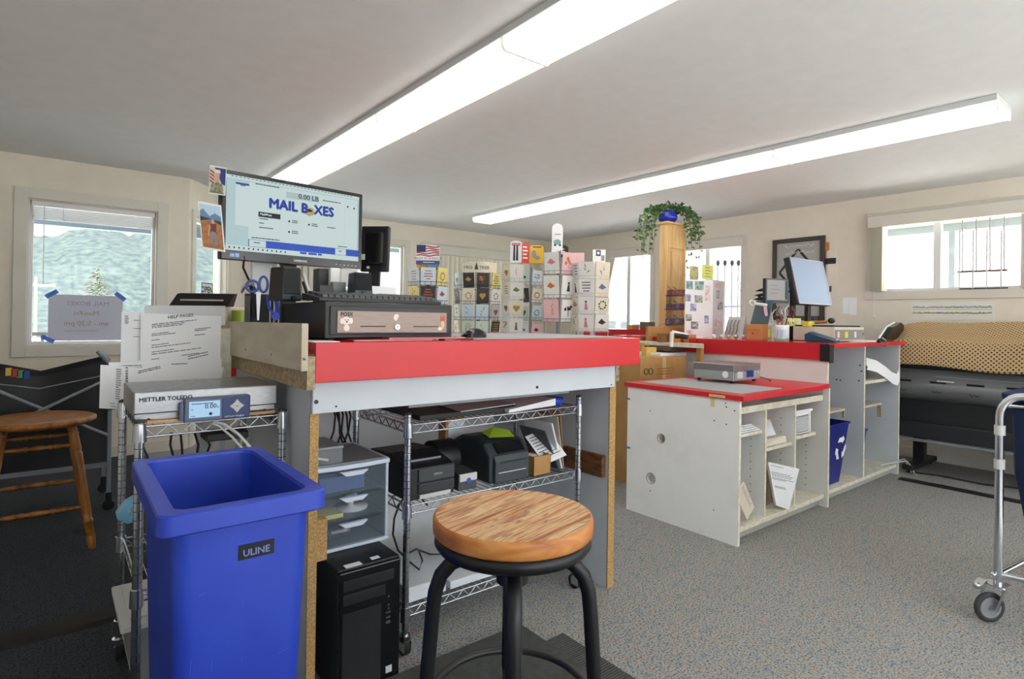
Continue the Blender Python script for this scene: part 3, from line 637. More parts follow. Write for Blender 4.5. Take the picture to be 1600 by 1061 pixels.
c = Vector((sx_(.585), -.003, sz_(.33))); q = .018   # open cardboard box in place of the O
g.add([c+Vector(p)*q for p in ((-1, 0, -.1), (0, 0, -.5), (0, 0, -1.2), (-1, 0, -.8))], [(0, 3, 2, 1)], 3); g.add([c+Vector(p)*q for p in ((0, 0, -.5), (1, 0, -.1), (1, 0, -.8), (0, 0, -1.2))], [(0, 3, 2, 1)], 3)
g.add([c+Vector(p)*q+Vector((0, -.0003, 0)) for p in ((-1, 0, .1), (0, 0, -.3), (-.3, 0, -.65), (-1.3, 0, -.2))], [(0, 3, 2, 1)], 4); g.add([c+Vector(p)*q+Vector((0, -.0003, 0)) for p in ((1, 0, .1), (0, 0, -.3), (.3, 0, -.65), (1.3, 0, -.2))], [(0, 3, 2, 1)], 4)
g.add([c+Vector(p)*q+Vector((0, -.0002, 0)) for p in ((-1, 0, .1), (0, 0, .5), (1, 0, .1), (0, 0, -.3))], [(0, 3, 2, 1)], 1)
g.add([c+Vector(p)*q+Vector((0, -.0003, 0)) for p in ((-1, 0, .15), (0, 0, .55), (-.2, 0, .85), (-1.25, 0, .4))], [(0, 3, 2, 1)], 4); g.add([c+Vector(p)*q+Vector((0, -.0003, 0)) for p in ((1, 0, .15), (0, 0, .55), (.2, 0, .85), (1.25, 0, .4))], [(0, 3, 2, 1)], 4)
part('logo_lettering', g, [sc_logo, sc_dk, sc_pale, sc_gold, sc_gold], scn, label='blue MAIL BOXES lettering with a carton for the O')
mcx = MW*.5; m = MB(F); m.box((mcx-.025, .065, -.28+.0), (mcx+.025, .10, .20)); part('stand_post', MB(F).box((mcx-.03, .066, CT-zb+.012), (mcx+.03, .10, MH*.6)), black_m, t, .003)
part('stand_base', MB(F).box((mcx-.14, .0, CT-zb), (mcx+.14, .20, CT-zb+.014)), black_m, t, .004)
part('cable', MB().tube([AD(382, 400, 2.15), AD(380, 418, 2.15), AD(388, 436, 2.2), AD(398, 450, 2.3), AD(402, 480, 2.4)], .004, 8), black_m, t)
# photos stuck on the monitor
def photo(c4, cols, label, seed):
    m = MB(); o, u, v = c4; u = Vector(u); v = Vector(v); n = u.cross(v).normalized()
    t = thing('photo_print', label, 'photo', o)
    part('print', MB().prism([(0, 0), (1, 0), (1, 1), (0, 1)], Vector(o)-n*.0, u, v, -.0015), paper_m, t)
    return t, Vector(o), u, v, n
a0 = AD(316, 388, 2.05); a1 = AD(352, 394, 2.07); a2 = AD(309, 314, 2.03)
t, o, u, v, n = photo((a0, a1-a0, a2-a0), None, 'snapshot of a hiker on orange ground below mountains, stuck left of the monitor', 1)
g = MB()
def pq(pts, m, k=1): g.add([o+u*p[0]+v*p[1]+n*(.0008*k) for p in pts], [tuple(range(len(pts)))], m)
pq([(.05, .04), (.95, .04), (.95, .62), (.05, .62)], 0); pq([(.05, .62), (.95, .62), (.95, .96), (.05, .96)], 1, 1)
pq([(.05, .62), (.95, .62), (.95, .74), (.7, .80), (.45, .72), (.2, .86), (.05, .8)], 2, 2); pq([(.05, .60), (.5, .66), (.95, .56), (.95, .64), (.05, .7)], 3, 3)
pq([(.42, .12), (.5, .12), (.56, .35), (.62, .12), (.70, .12), (.66, .40), (.46, .40)], 4, 4); pq([(.42, .38), (.7, .38), (.72, .58), (.46, .56)], 5, 4); pq([(.52, .57), (.64, .57), (.64, .66), (.52, .66)], 6, 4); pq([(.42, .55), (.30, .30), (.34, .29), (.48, .5)], 6, 4)
part('picture', g, [mat('ph_orange', 'C08A5E', .6, c2='A86F48', scale=60), mat('ph_sky', 'C3DCF2', .5), mat('ph_mtn', '6E8FB5', .6), mat('ph_lake', '3B4E58', .5), mat('ph_trouser', '8C95A8', .6), mat('ph_shirt', '7A4A38', .6), mat('ph_skin', 'D9A987', .6)], t)
a0 = AD(326, 302, 2.06); a1 = AD(352, 306, 2.075); a2 = AD(328, 258, 2.05)
t, o, u, v, n = photo((a0, a1-a0, a2-a0), None, 'small portrait photo by a striped flag, tucked at the top left monitor corner', 2)
g = MB(); pq([(.03, .03), (.97, .03), (.97, .97), (.03, .97)], 0)
for k in range(4): pq([(.03, .45+k*.12), (.3, .35+k*.12), (.3, .41+k*.12), (.03, .51+k*.12)], 1, 2)
pq([(.3, .95), (.97, .95), (.97, .35), (.75, .4), (.5, .7)], 2, 2); pq([(.32, .42), (.6, .42), (.62, .78), (.36, .8)], 3, 3); pq([(.3, .76), (.66, .76), (.64, .88), (.34, .88)], 4, 4)
pq([(.05, .04), (.9, .04), (.8, .38), (.5, .45), (.15, .36)], 5, 3)
part('picture', g, [mat('ph_white', 'D8D4CC', .6), mat('ph_red', 'A83240', .6), mat('ph_navy', '34427E', .6), mat('ph_skin', 'D9A987'), mat('ph_cap', 'E4E2DA', .6), mat('ph_camo', 'A7A78C', .6, c2='6F7458', scale=90)], t)

# small things behind and beside the drawer
def speaker(px, py0, py1, d, w, label, xd=(1, .25, 0)):
    a = AD(px, py1, d); hgt = (py1-py0)/FPX*d; F = frame((a.x, a.y, a.z), xd); t = thing('computer_speaker', label, 'speaker', (a.x, a.y, a.z))
    part('cabinet', MB(F).hexa([(0, 0, 0), (w, 0, 0), (w, .09, 0), (0, .09, 0), (.002, .0, hgt), (w-.006, .0, hgt), (w-.008, .08, hgt), (.002, .08, hgt)]), black_m, t, .004)
    part('grille', MB(F).box((.004, -.003, hgt*.2), (w-.006, 0, hgt-.005)), mat('speaker_cloth', '25282B', .9), t, .003)
    part('control_panel', MB(F).box((.002, -.004, .004), (w-.002, 0, hgt*.18)), mat('speaker_panel', '34424E', .35), t, .002)
    part('knob', MB(F).cyl((w/2, -.014, hgt*.09), (w/2, -.003, hgt*.09), .007, None, 14), black_m, t)
    return t
a = AD(440, 471, 2.0)
speaker(441, 416, 469.5, 1.93, .072, 'black desktop speaker at the left end of the cash drawer top')
speaker(553, 425, 460, 2.22, .075, 'black desktop speaker at the right, behind the keyboard', (1, -.1, 0))
def blk(name, px0, px1, py0, py1, d, dep, m, label, cat, xd=(1, 0, 0), bev=.003, lean=0, ground=None):
    a = AD(px0, py1, d); b = AD(px1, py1, d); w = abs((b-a).dot(RT))/max(.2, abs(Vector(xd).normalized().dot(RT))); hgt = (py1-py0)/FPX*d
    z0 = a.z if ground is None else ground
    F = frame((a.x, a.y, z0), xd); hgt += a.z-z0
    return solo(name, MB(F).hexa([(0, 0, 0), (w, 0, 0), (w, dep, 0), (0, dep, 0), (0, lean, hgt), (w, lean, hgt), (w, lean+dep, hgt), (0, lean+dep, hgt)]), m, label, cat, bevel=bev), F, w, hgt
# pen cup caddy with scissors
t = thing('pen_caddy', 'black mesh pen caddy crowded with scissors and tape, left of the cash drawer', 'pen holder', AD(410, 500, 2.08))
F = frame((AD(391, 503, 2.12).x, AD(391, 503, 2.12).y, CT), (1, 0, 0))
part('cup', MB(F).box((0, 0, .002), (.10, .003, .135)).box((0, .08, .002), (.10, .083, .16)).box((0, 0, .002), (.003, .08, .15)).box((.097, 0, .002), (.10, .08, .135)).box((0, 0, .002), (.10, .08, .005)), black_m, t)
part('divider', MB(F).box((.05, .003, .005), (.052, .08, .13)), black_m, t)
def scissors(px, py, d, label, c):
    o = AD(px, py, d); F = frame(o, (1, -.3, 0)); t = thing('scissors', label, 'scissors', o)
    part('blade', MB(F).prism([(-.006, 0), (.006, 0), (.002, -.10), (-.001, -.10)], (0, 0, 0), X_, Z_, .002), chrome_m, t)
    part('blade', MB(F).prism([(-.006, 0), (.006, 0), (.001, -.10), (-.002, -.10)], (.004, .003, 0), X_, Z_, .002), chrome_m, t)
    part('handle', MB(F).torus((-.018, 0, .022), .020, .0045, 20, 8, 0, (1, 0, 0), (0, 0, 1)), c, t); part('handle', MB(F).tube([(.018+.014*math.cos(a), .003, .03+.028*math.sin(a)) for a in [2*PI*k/20 for k in range(20)]], .0045, 8, 0, closed=True), c, t)
scissors(403, 457, 2.08, 'blue and green handled scissors standing in the black pen caddy', mat('scissor_blue', '4560B0', .4))
t = thing('claw_hammer', 'small metal claw hammer head poking left out of the pen caddy', 'hammer', AD(386, 452, 2.1))
o = AD(388, 447, 2.1); part('head', MB().tube([AD(377, 458, 2.1), AD(380, 450, 2.1), AD(388, 444, 2.1), AD(396, 444, 2.1)], [.003, .007, .010, .010], 10), chrome_m, t)
part('handle', MB().tube([AD(392, 446, 2.1), AD(396, 470, 2.12), AD(398, 496, 2.13)], .007, 8), black_m, t)
solo('tape_dispenser', MB().tube([AD(417, 461, 2.03), AD(420, 480, 2.03), AD(428, 492, 2.03)], .005, 8).cyl(AD(431, 494, 2.03), AD(431, 494, 2.04), .014, None, 18).tube([AD(431, 468, 2.04), AD(433, 480, 2.04), AD(431, 494, 2.04)], .0065, 8), blue_m, 'bright blue tag tool hanging in front of the caddy', 'tool')
solo('marker_pen', MB().cyl(AD(433, 466, 2.05), AD(433, 492, 2.05), .006, None, 10, 1).cyl(AD(433.5, 455, 2.05), AD(433, 466, 2.05), .0068, None, 10, 0), [mat('cap_red', 'C8373B', .4), blue_m], 'marker pen with a red cap in the caddy beside the speaker', 'pen')
for i, (px, l) in enumerate(((423, 'grey metal rod upright behind the pen caddy, left of three'), (429.5, 'grey metal rod upright behind the pen caddy, middle of three'), (436.5, 'grey metal rod upright behind the pen caddy, right of three'))):
    a = AD(px, 415, 2.16); solo('metal_rod', MB().cyl((a.x, a.y, CT), (a.x, a.y, a.z), .0028, None, 8), lgrey_m, l, 'rod')
t = thing('stapler', 'grey stapler standing upright between speaker and keyboard', 'stapler', AD(480, 468, 2.02))
part('arm', MB().tube([AD(474, 427, 2.02), AD(486, 466, 2.02)], .006, 8), lgrey_m, t); part('base', MB().tube([AD(474, 440, 2.03), AD(483, 470, 2.03)], .006, 8), dgrey_m, t)
blk('card_reader', 500, 518, 445, 458, 2.2, .03, dgrey_m, 'small dark card reader behind the keyboard, left one', 'card reader', lean=.01)
blk('card_reader', 520, 537, 440, 458, 2.25, .03, mgrey_m, 'small grey rimmed card reader behind the keyboard, right one', 'card reader')
blk('black_box', 497, 516, 419, 445, 2.32, .06, black_m, 'black device under the monitor centre', 'device', ground=CT+.0)
blk('white_box', 516, 528, 418, 445, 2.33, .05, paper_m, 'narrow white box under the monitor centre', 'box', ground=CT)
blk('paper_stack', 394, 420, 408, 470, 2.3, .02, paper_m, 'white papers standing behind the blue scissors', 'paper', xd=(1, .2, 0), ground=CT)
o_, F, w_, h_ = blk('label_printer', 566, 612, 446, 470, 2.45, .12, mat('printer_white', 'E8EAEE', .4), 'white label printer with a blue emblem behind the keyboard', 'printer', ground=CT)
part('emblem', MB(F).disc((w_*.45, -.001, h_*.75), (0, -1, 0), .02, .001, 20), mat('emblem_blue', '5C7FC0', .5), o_)
# customer display: second terminal seen edge-on behind the monitor
t = thing('touch_terminal', 'black touch terminal seen from behind, right of the big monitor', 'terminal', AD(580, 420, 2.7))
F = frame((AD(562, 424, 2.62).x, AD(562, 424, 2.62).y, AD(562, 424, 2.62).z), (.55, -.55, 0), (.10, 0, 1))
tw = .13; th = (424-352)/FPX*2.62
m = MB(F); m.box((0, 0, 0), (tw, .03, th)); part('back_shell', m, black_m, t, .006)
part('back_hump', MB(F).box((.02, -.02, .03), (tw-.02, 0, th-.03)), blackg_m, t, .008)
part('port_cover', MB(F).box((.012, -.022, .05), (.03, -.018, .075)).box((.04, -.022, .01), (.052, -.018, .02)), lgrey_m, t)
part('neck', MB(F).box((.04, .005, -.14), (.09, .025, 0)), black_m, t); 
# glass jar of clear bits and flat tray right of the keyboard
t = thing('glass_jar', 'clear jar of small papers behind the right end of the keyboard', 'jar', AD(663, 474, 2.75))
c = AD(664, 476, 2.75); c = Vector((c.x, c.y, CT)); part('glass', MB().lathe([(.05, 0), (.056, .01), (.056, .09), (.04, .11), (.04, .135), (.043, .137)], c, 24), clear_m, t)
m = MB(); rd = random.Random(3)
for k in range(26):
    q = c+Vector((rd.uniform(-.03, .03), rd.uniform(-.03, .03), .01+rd.random()*.08)); F = frame(q, (rd.uniform(-1, 1), rd.uniform(-1, 1), rd.uniform(-.6, .6)), (rd.uniform(-.5, .5), rd.uniform(-.5, .5), 1)); m2 = MB(F).box((-.012, -.001, -.008), (.012, .001, .008), k % 3); m.v += m2.v; o0 = len(m.v)-8; m.f += [tuple(i+o0 for i in f) for f in m2.f]; m.mi += m2.mi; m.sm += m2.sm
part('paper_slips', m, [paper_m, mat('slip_green', '9CC3A6', .7), mat('slip_beige', 'D8CDB4', .7)], t, stuff=True)
part('lid', MB().lathe([(0, .147), (.044, .147), (.044, .135), (0, .135)], c, 20), clear_m, t)
solo('flat_tray', MB().lathe([(0, 0), (.055, 0), (.075, .018), (.072, .018), (.052, .003), (0, .003)], (AD(638, 470, 2.6).x, AD(638, 470, 2.6).y, CT+.085), 20), black_m, 'black shallow tray held beside the glass jar', 'tray')
a = AD(638, 470, 2.6); solo('tray_pedestal', MB().cyl((a.x, a.y, CT), (a.x, a.y, CT+.085), .02, None, 12), black_m, 'short black pedestal under the shallow tray', 'stand')

# ------------------------------------------------------------------ wire carts
def caster(t, x, y, ztop, r=.032):
    c = part('caster', MB().cyl((x, y, ztop+.02), (x, y, ztop-.02), .007, None, 8).cyl((x, y, ztop+.0), (x, y, ztop-.008), .021, None, 14).cyl((x, y, ztop-.012), (x, y, ztop-.02), .021, None, 14).box((x-.016, y-.022, ztop-.055), (x-.013, y+.02, ztop-.02)).box((x+.013, y-.022, ztop-.055), (x+.016, y+.02, ztop-.02)), chrome_m, t)
    part('wheel', MB().cyl((x-.011, y+.008, r), (x+.011, y+.008, r), r, None, 20), rubber_m, c)
def wire_shelf(x0, x1, y0, y1, z, pitch=.028, dz=.03):
    m = MB(); r = .0032
    for zz in (z, z-dz):
        m.tube([(x0, y0, zz), (x1, y0, zz)], r, 6).tube([(x0, y1, zz), (x1, y1, zz)], r, 6).tube([(x0, y0, zz), (x0, y1, zz)], r, 6).tube([(x1, y0, zz), (x1, y1, zz)], r, 6)
    def zig(a, b, n):
        a, b = Vector(a), Vector(b); m.tube([a.lerp(b, k/n)+Vector((0, 0, -dz if k % 2 else 0)) for k in range(n+1)], .0024, 5)
    nx = max(4, int((x1-x0)/.03)//2*2); ny = max(4, int((y1-y0)/.03)//2*2)
    zig((x0, y0, z), (x1, y0, z), nx); zig((x0, y1, z), (x1, y1, z), nx); zig((x0, y0, z), (x0, y1, z), ny); zig((x1, y0, z), (x1, y1, z), ny)
    k = x0+pitch
    while k < x1-.01: m.tube([(k, y0, z+.002), (k, y1, z+.002)], .0016, 4); k += pitch
    for q in (1, 2): yy = y0+(y1-y0)*q/3; m.tube([(x0, yy, z-.003), (x1, yy, z-.003)], .0026, 5)
    return m
def wire_cart(name, label, x0, x1, y0, y1, zs, top, cat='wire cart', foot=.075, pr=.0125):
    t = thing(name, label, cat, ((x0+x1)/2, (y0+y1)/2, 0))
    for x in (x0, x1):
        for y in (y0, y1):
            m = MB().cyl((x, y, foot), (x, y, top), pr, None, 14)
            z = foot+.02
            while z < top-.01: m.cyl((x, y, z), (x, y, z+.002), pr+.0006, None, 14, 1); z += .0254
            p = part('post', m, [chrome_m, dgrey_m], t)
            for zz in zs: part('collar', MB().cyl((x, y, zz-.042), (x, y, zz+.008), pr+.006, pr+.004, 14), chrome_m, p)
            part('post_cap', MB().lathe([(pr+.001, 0), (pr+.001, .006), (0, .011)], (x, y, top), 14), dgrey_m, p)
            caster(t, x, y, foot)
    for zz in zs: part('shelf', wire_shelf(x0+.008, x1-.008, y0+.004, y1-.004, zz), chrome_m, t)
    return t
# --- left cart with the big scale
CX0, CX1, CY0, CY1 = .200, .597, 1.955, 2.45
zA = .893; zB = AY(217, 924, 1.955).z; zC = .13
wire_cart('wire_cart', 'narrow chrome wire cart carrying the steel shipping scale, behind the blue bin', CX0, CX1, CY0, CY1, [zA, zB, zC], .905)
solo('cork_board', MB().box((CX0+.02, CY0+.012, zA+.006), (CX1-.02, CY1-.01, zA+.014)), mat('tan_board', 'C9A276', .8), 'thin tan board between the steel scale and the wire cart', 'board')
# scale
t = thing('shipping_scale', 'stainless steel shipping scale with blue display, on top of the wire cart', 'scale', (.39, 2.1, zA+.014))
sx0, sx1, sy0, sy1, sz = .186, .585, 1.975, 2.27, .992
part('platform', MB().box((sx0, sy0, .926), (sx1, sy1, sz)), steel_m, t, .004)
part('base', MB().prism([(sx0+.005, .926), (sx0+.005, .912), (sx0+.05, .908), (sx0+.06, .902), (sx0+.15, .902), (sx1-.1, .902), (sx1-.09, .91), (sx1-.005, .91), (sx1-.005, .926)], (0, sy1-.02, 0), X_, Z_, sy1-.02-sy0-.015), steel_m, t)
for x in (sx0+.04, sx1-.035):
    for y in (sy0+.03, sy1-.03): part('foot', MB().cyl((x, y, zA+.0145), (x, y, .912), .016, None, 12), rubber_m, t)
part('brand_lettering', MB().text('METTLER TOLEDO', .0165, (sx0+.013, sy0-.0006, .963), X_, Z_, 0, bold=.0006), mat('print_black', '1A1C20', .6), t)
dF = frame((AY(287, 652, sy0-.02).x, sy0-.03, .895), (1, -.0, 0)); dx1 = AY(390, 650, sy0-.02).x-AY(287, 652, sy0-.02).x
dsp = part('display_unit', MB(dF).box((0, 0, 0), (dx1, .024, .072)).box((-.012, .004, .006), (0, .024, .06)), mat('display_slate', '56647A', .45), t, .004)
part('key_panel', MB(dF).box((dx1*.555, -.002, .004), (dx1-.004, .001, .068)), mat('display_navy', '22386F', .4), dsp, .002)
part('lcd_screen', MB(dF).box((.012, -.003, .014), (dx1*.52, .001, .062)), scr('lcd_blue', 'A9CDEA', .75), dsp)
m = MB(dF).text('0.00', .019, (dx1*.29, -.0036, .040), X_, Z_, 0, bold=.0002).text('lb', .009, (dx1*.47, -.0036, .040), X_, Z_, 0).text('G', .009, (.016, -.0036, .036), X_, Z_, 0)
textlines(m, (.018, -.0036, .054), X_, Z_, .06, 1, .01, .0025, 0, 3, .1); m.box((.066, -.0034, .019), (.074, -.003, .027)); m.box((.016, -.0034, .018), (.028, -.003, .0195))
part('readout', m, sc_dk, dsp)
m = MB(dF); cxk, czk = dx1*.78, .041
m.prism([(.021*math.cos(a)*(1.0 if k % 2 == 0 else .62), .021*math.sin(a)*(1.0 if k % 2 == 0 else .62)) for k, a in enumerate([2*PI*k/8 for k in range(8)])], (cxk, -.002, czk), X_, Z_, .003)
m.disc((cxk, -.005, czk), (0, -1, 0), .010, .002, 18)
part('keypad', m, lgrey_m, dsp); part('arrow_marks', MB(dF).text('<', .009, (cxk-.004, -.0074, czk-.003), X_, Z_, 0).box((cxk-.004, -.0076, czk-.0005), (cxk+.005, -.0072, czk+.0008)), ink_m, dsp)
part('brand_lettering', MB(dF).text('METTLER TOLEDO', .0068, (dx1*.59, -.0026, .0075), X_, Z_, 0, bold=.0002), paper_m, dsp)
part('cable', MB().tube([AY(335, 660, 1.94), AY(350, 663, 1.90), AY(372, 678, 1.86), AY(390, 698, 1.82), AY(402, 720, 1.8)], .0045, 8), lgrey_m, t)
part('cable', MB().tube([AY(330, 662, 1.95), AY(343, 666, 1.91), AY(364, 684, 1.87), AY(382, 705, 1.83), AY(394, 726, 1.81)], .0035, 8), lgrey_m, t)
# equipment and cables in the cart
t = thing('power_adapter', 'black power brick with cables, inside the wire cart under the scale', 'power adapter', (.42, 2.1, .8))
part('brick', MB().box((.40, 2.1, .80), (.53, 2.2, .825)), black_m, t, .004)
for k, px in enumerate((228, 268, 282, 304, 318)): part('cable', MB().tube([AY(px, 676, 2.2), AY(px-6+4*k, 695, 2.2), AY(px+3, 715, 2.2), AY(px-8, 740, 2.2)], .004, 6), black_m, t)
# papers and board behind the scale
YP = 2.51
t = thing('paper_holder', 'cream board standing behind the scale with sheets of paper clipped to it', 'board', (.4, YP+.04, zA))
a = AY(200, 513, YP+.05); b = AY(362, 514, YP+.05)
part('board', MB().box((a.x, YP+.04, .90), (b.x, YP+.058, a.z)), edge_m, t, .006)
part('support', MB().box((a.x+.03, YP+.058, .0), (a.x+.06, YP+.09, 1.1)), edge_m, t); part('support', MB().box((b.x-.07, YP+.058, .0), (b.x-.04, YP+.09, 1.1)), edge_m, t)
def sheet(pxs, y, label, lines=(), title=None, ys=None, m=paper_m):
    P = [AY(p[0], p[1], y) for p in pxs]   # bl, br, tr, tl
    c = sum(P, Vector())/4; t = thing('paper_sheet', label, 'paper', (c.x, c.y, P[0].z))
    part('sheet', MB().hexa([P[0], P[1], P[1]+Vector((0, .0012, 0)), P[0]+Vector((0, .0012, 0)), P[3], P[2], P[2]+Vector((0, .0012, 0)), P[3]+Vector((0, .0012, 0))]), m, t)
    u = (P[1]-P[0]); v = (P[3]-P[0]); L = u.length; g = MB()
    for (x, z, w, rows, pit, th, sd) in lines: textlines(g, P[0]+u*x+v*z, u.normalized(), v.normalized(), w*L, rows, pit, th, 0, sd)
    if title: tx, tz, sz_, s = title; g.text(s, sz_, P[0]+u*tx+v*tz, u, v, 0, bold=.0003, align='CENTER', th=.0008)
    if g.v: part('print', g, ink_m, t)
    return t
sheet([(226, 508), (352, 508), (352, 478), (226, 477)], YP+.03, 'grey sheet edge just above the HELP PAGES sheet', m=mat('paper_grey', 'D9DADC', .7))
sheet([(188, 580), (222, 580), (222, 487), (190, 487)], YP+.02, 'white sheet with a side margin note left of the HELP PAGES sheet', [(.15, .80, .25, 8, -.004, .002, 9), (.55, .86, .4, 3, .03, .002, 10)])
sheet([(219, 578), (344, 560), (346, 494), (220, 489)], YP, 'white HELP PAGES sheet standing upright behind the scale', [(.13, .77, .6, 3, .006, .0026, 1), (.13, .60, .33, 2, .006, .0026, 2), (.66, .60, .25, 2, .006, .0026, 3), (.13, .49, .12, 1, .006, .0026, 4), (.66, .49, .2, 1, .006, .0026, 5), (.13, .40, .3, 1, .006, .0026, 6), (.13, .36, .55, 1, .006, .0026, 7), (.13, .28, .3, 1, .006, .0026, 8), (.13, .24, .75, 1, .006, .0026, 11), (.13, .15, .12, 2, .007, .0026, 12), (.5, .15, .25, 1, .007, .0026, 13)], (.48, .85, .016, 'HELP PAGES'))
sheet([(205, 604), (346, 596), (346, 560), (206, 564)], YP-.012, 'white sheet headed with one line, right, directly behind the scale', [(.42, .80, .2, 1, .006, .003, 14), (.6, .4, .3, 1, .006, .002, 15)])
sheet([(170, 626), (262, 620), (262, 567), (170, 566)], YP-.02, 'white bullet list sheet leaning behind the left corner of the scale', [(.12, .88, .5, 2, .007, .003, 16), (.2, .74, .2, 5, .009, .003, 17)])
sheet([(155, 638), (196, 640), (196, 572), (157, 570)], YP-.028, 'leftmost white sheet with a column of print, hanging by the hamper', [(.6, .92, .25, 14, .008, .003, 18), (.4, .12, .3, 3, .01, .002, 19)])
sheet([(200, 628), (346, 590), (350, 574), (200, 574)], YP-.036, 'low white sheet directly behind the scale top', [(.10, .8, .35, 2, .006, .003, 20), (.62, .9, .25, 2, .01, .003, 21)])
# glove and lidded tub in the cart
solo('cleaning_glove', MB().tube([AY(222, 775, 2.0), AY(208, 790, 2.02), AY(198, 806, 2.03), AY(192, 814, 2.03)], [.016, .03, .032, .018], 12).tube([AY(222, 782, 1.99), AY(210, 796, 2.0), AY(204, 806, 2.0)], [.012, .014, .008], 8), lblue_m, 'pale blue rubber glove poking out beside the blue bin', 'glove', bevel=0)
t = thing('lidded_tub', 'grey plastic tub with a pale lid on the bottom of the wire cart', 'tub', (.20, 2.1, zC+.002))
a = AY(196, 925, 2.2).z; zt_ = .30
part('tub_body', MB().hexa([(.20, 2.0, zC+.003), (.45, 2.0, zC+.003), (.45, 2.26, zC+.003), (.20, 2.26, zC+.003), (.185, 1.99, zt_), (.47, 1.99, zt_), (.47, 2.28, zt_), (.185, 2.28, zt_)]), mgrey_m, t, .01)
part('lid', MB().box((.165, 1.98, zt_), (.48, 2.30, zt_+.02)).box((.19, 2.01, zt_+.02), (.45, 2.27, zt_+.028)), lgrey_m, t, .005)

# ------------------------------------------------------------------ blue bin
RZ = .86
cn = [AZ(245, 811, RZ), AZ(514, 764, RZ), AZ(405, 696, RZ), AZ(203.6, 719, RZ)]   # FL FR BR BL
def bil(u, v): return cn[0]*(1-u)*(1-v)+cn[1]*u*(1-v)+cn[2]*u*v+cn[3]*(1-u)*v
def loop(inset, z, rad, n=6):
    W = ((cn[1]-cn[0]).length+(cn[2]-cn[3]).length)/2; D_ = ((cn[3]-cn[0]).length+(cn[2]-cn[1]).length)/2; pts = []
    for cx_, cy_, a0 in ((1-(inset+rad)/W, (inset+rad)/D_, -PI/2), (1-(inset+rad)/W, 1-(inset+rad)/D_, 0), ((inset+rad)/W, 1-(inset+rad)/D_, PI/2), ((inset+rad)/W, (inset+rad)/D_, PI)):
        for k in range(n+1): a = a0+PI/2*k/n; p = bil(cx_+rad/W*math.cos(a), cy_+rad/D_*math.sin(a)); pts.append(Vector((p.x, p.y, z)))
    return pts
def loft(secs, cap=True):
    m = MB(); n = len(secs[0]); vs = [p for s_ in secs for p in s_]; fs = []
    for i in range(len(secs)-1):
        for k in range(n): fs.append((i*n+k, i*n+(k+1) % n, (i+1)*n+(k+1) % n, (i+1)*n+k))
    m.add(vs, fs, 0, True); m.add(secs[-1], [tuple(range(n))]); m.add(secs[0], [tuple(range(n-1, -1, -1))]); return m
t = thing('waste_bin', 'tall open blue plastic bin with a ULINE label, front left', 'waste bin', (sum((c.x for c in cn))/4, sum((c.y for c in cn))/4, 0))
part('body', loft([loop(.060, .0, .04), loop(.05, .004, .04), loop(.026, RZ-.03, .03), loop(.026, RZ-.006, .03), loop(.034, RZ-.006, .03), loop(.062, .05, .035), loop(.07, .045, .035)]), bin_m, t, split=30)
rim = MB(); secs = [loop(.027, RZ-.034, .03), loop(.003, RZ-.040, .025), loop(.0, RZ-.037, .025), loop(.001, RZ-.003, .025), loop(.004, RZ, .024), loop(.030, RZ-.001, .03), loop(.034, RZ-.02, .03)]
n = len(secs[0]); rim.add([p for s_ in secs for p in s_], [(i*n+k, i*n+(k+1) % n, (i+1)*n+(k+1) % n, (i+1)*n+k) for i in range(6) for k in range(n)], 0, True)
part('rim', rim, bin_m, t, split=32)
pf = (bil(.03, 0)+bil(.97, 0))/2; ud = (cn[1]-cn[0]); ud.z = 0; ud.normalize(); nd = ud.cross(Z_)   # outward from the front face
s0 = .026+.0019*(0)
def fpt(u, z): q = bil(u, 0); ins = .026+(.05-.026)*(RZ-z)/RZ; return Vector((q.x, q.y, z))-nd*ins+nd*.0012
a = fpt(.47, .735); lb = MB(); lb.add([fpt(.455, .742), fpt(.675, .742), fpt(.675, .772), fpt(.455, .772)], [(0, 1, 2, 3)])
zl0 = .735
part('label_plate', lb, mat('label_black', '0E1220', .4), t); o = fpt(.565, .7485)+nd*.0008
part('label_lettering', MB().text('ULINE', .0185, o, ud, Z_, 0, bold=.0004, align='CENTER'), mat('label_text', '8FA0D8', .5), t)
sm_ = MB(); rd = random.Random(11)
for k in range(34):
    u = rd.uniform(.08, .92); z = rd.choice((rd.uniform(.25, .8), rd.uniform(.3, .5))); L = rd.uniform(.008, .045); a = rd.choice((1.2, 1.0, .3, 1.5, 1.35)); p = fpt(u, z); q = p+(ud*math.cos(a)+Z_*math.sin(a))*L; w = Vector((0, 0, .0005))+ud*.0003
    sm_.add([p-w, p+w, q+w, q-w], [(0, 3, 2, 1)])
part('scuff_marks', sm_, mat('scuff', '5B74D6', .6), t)

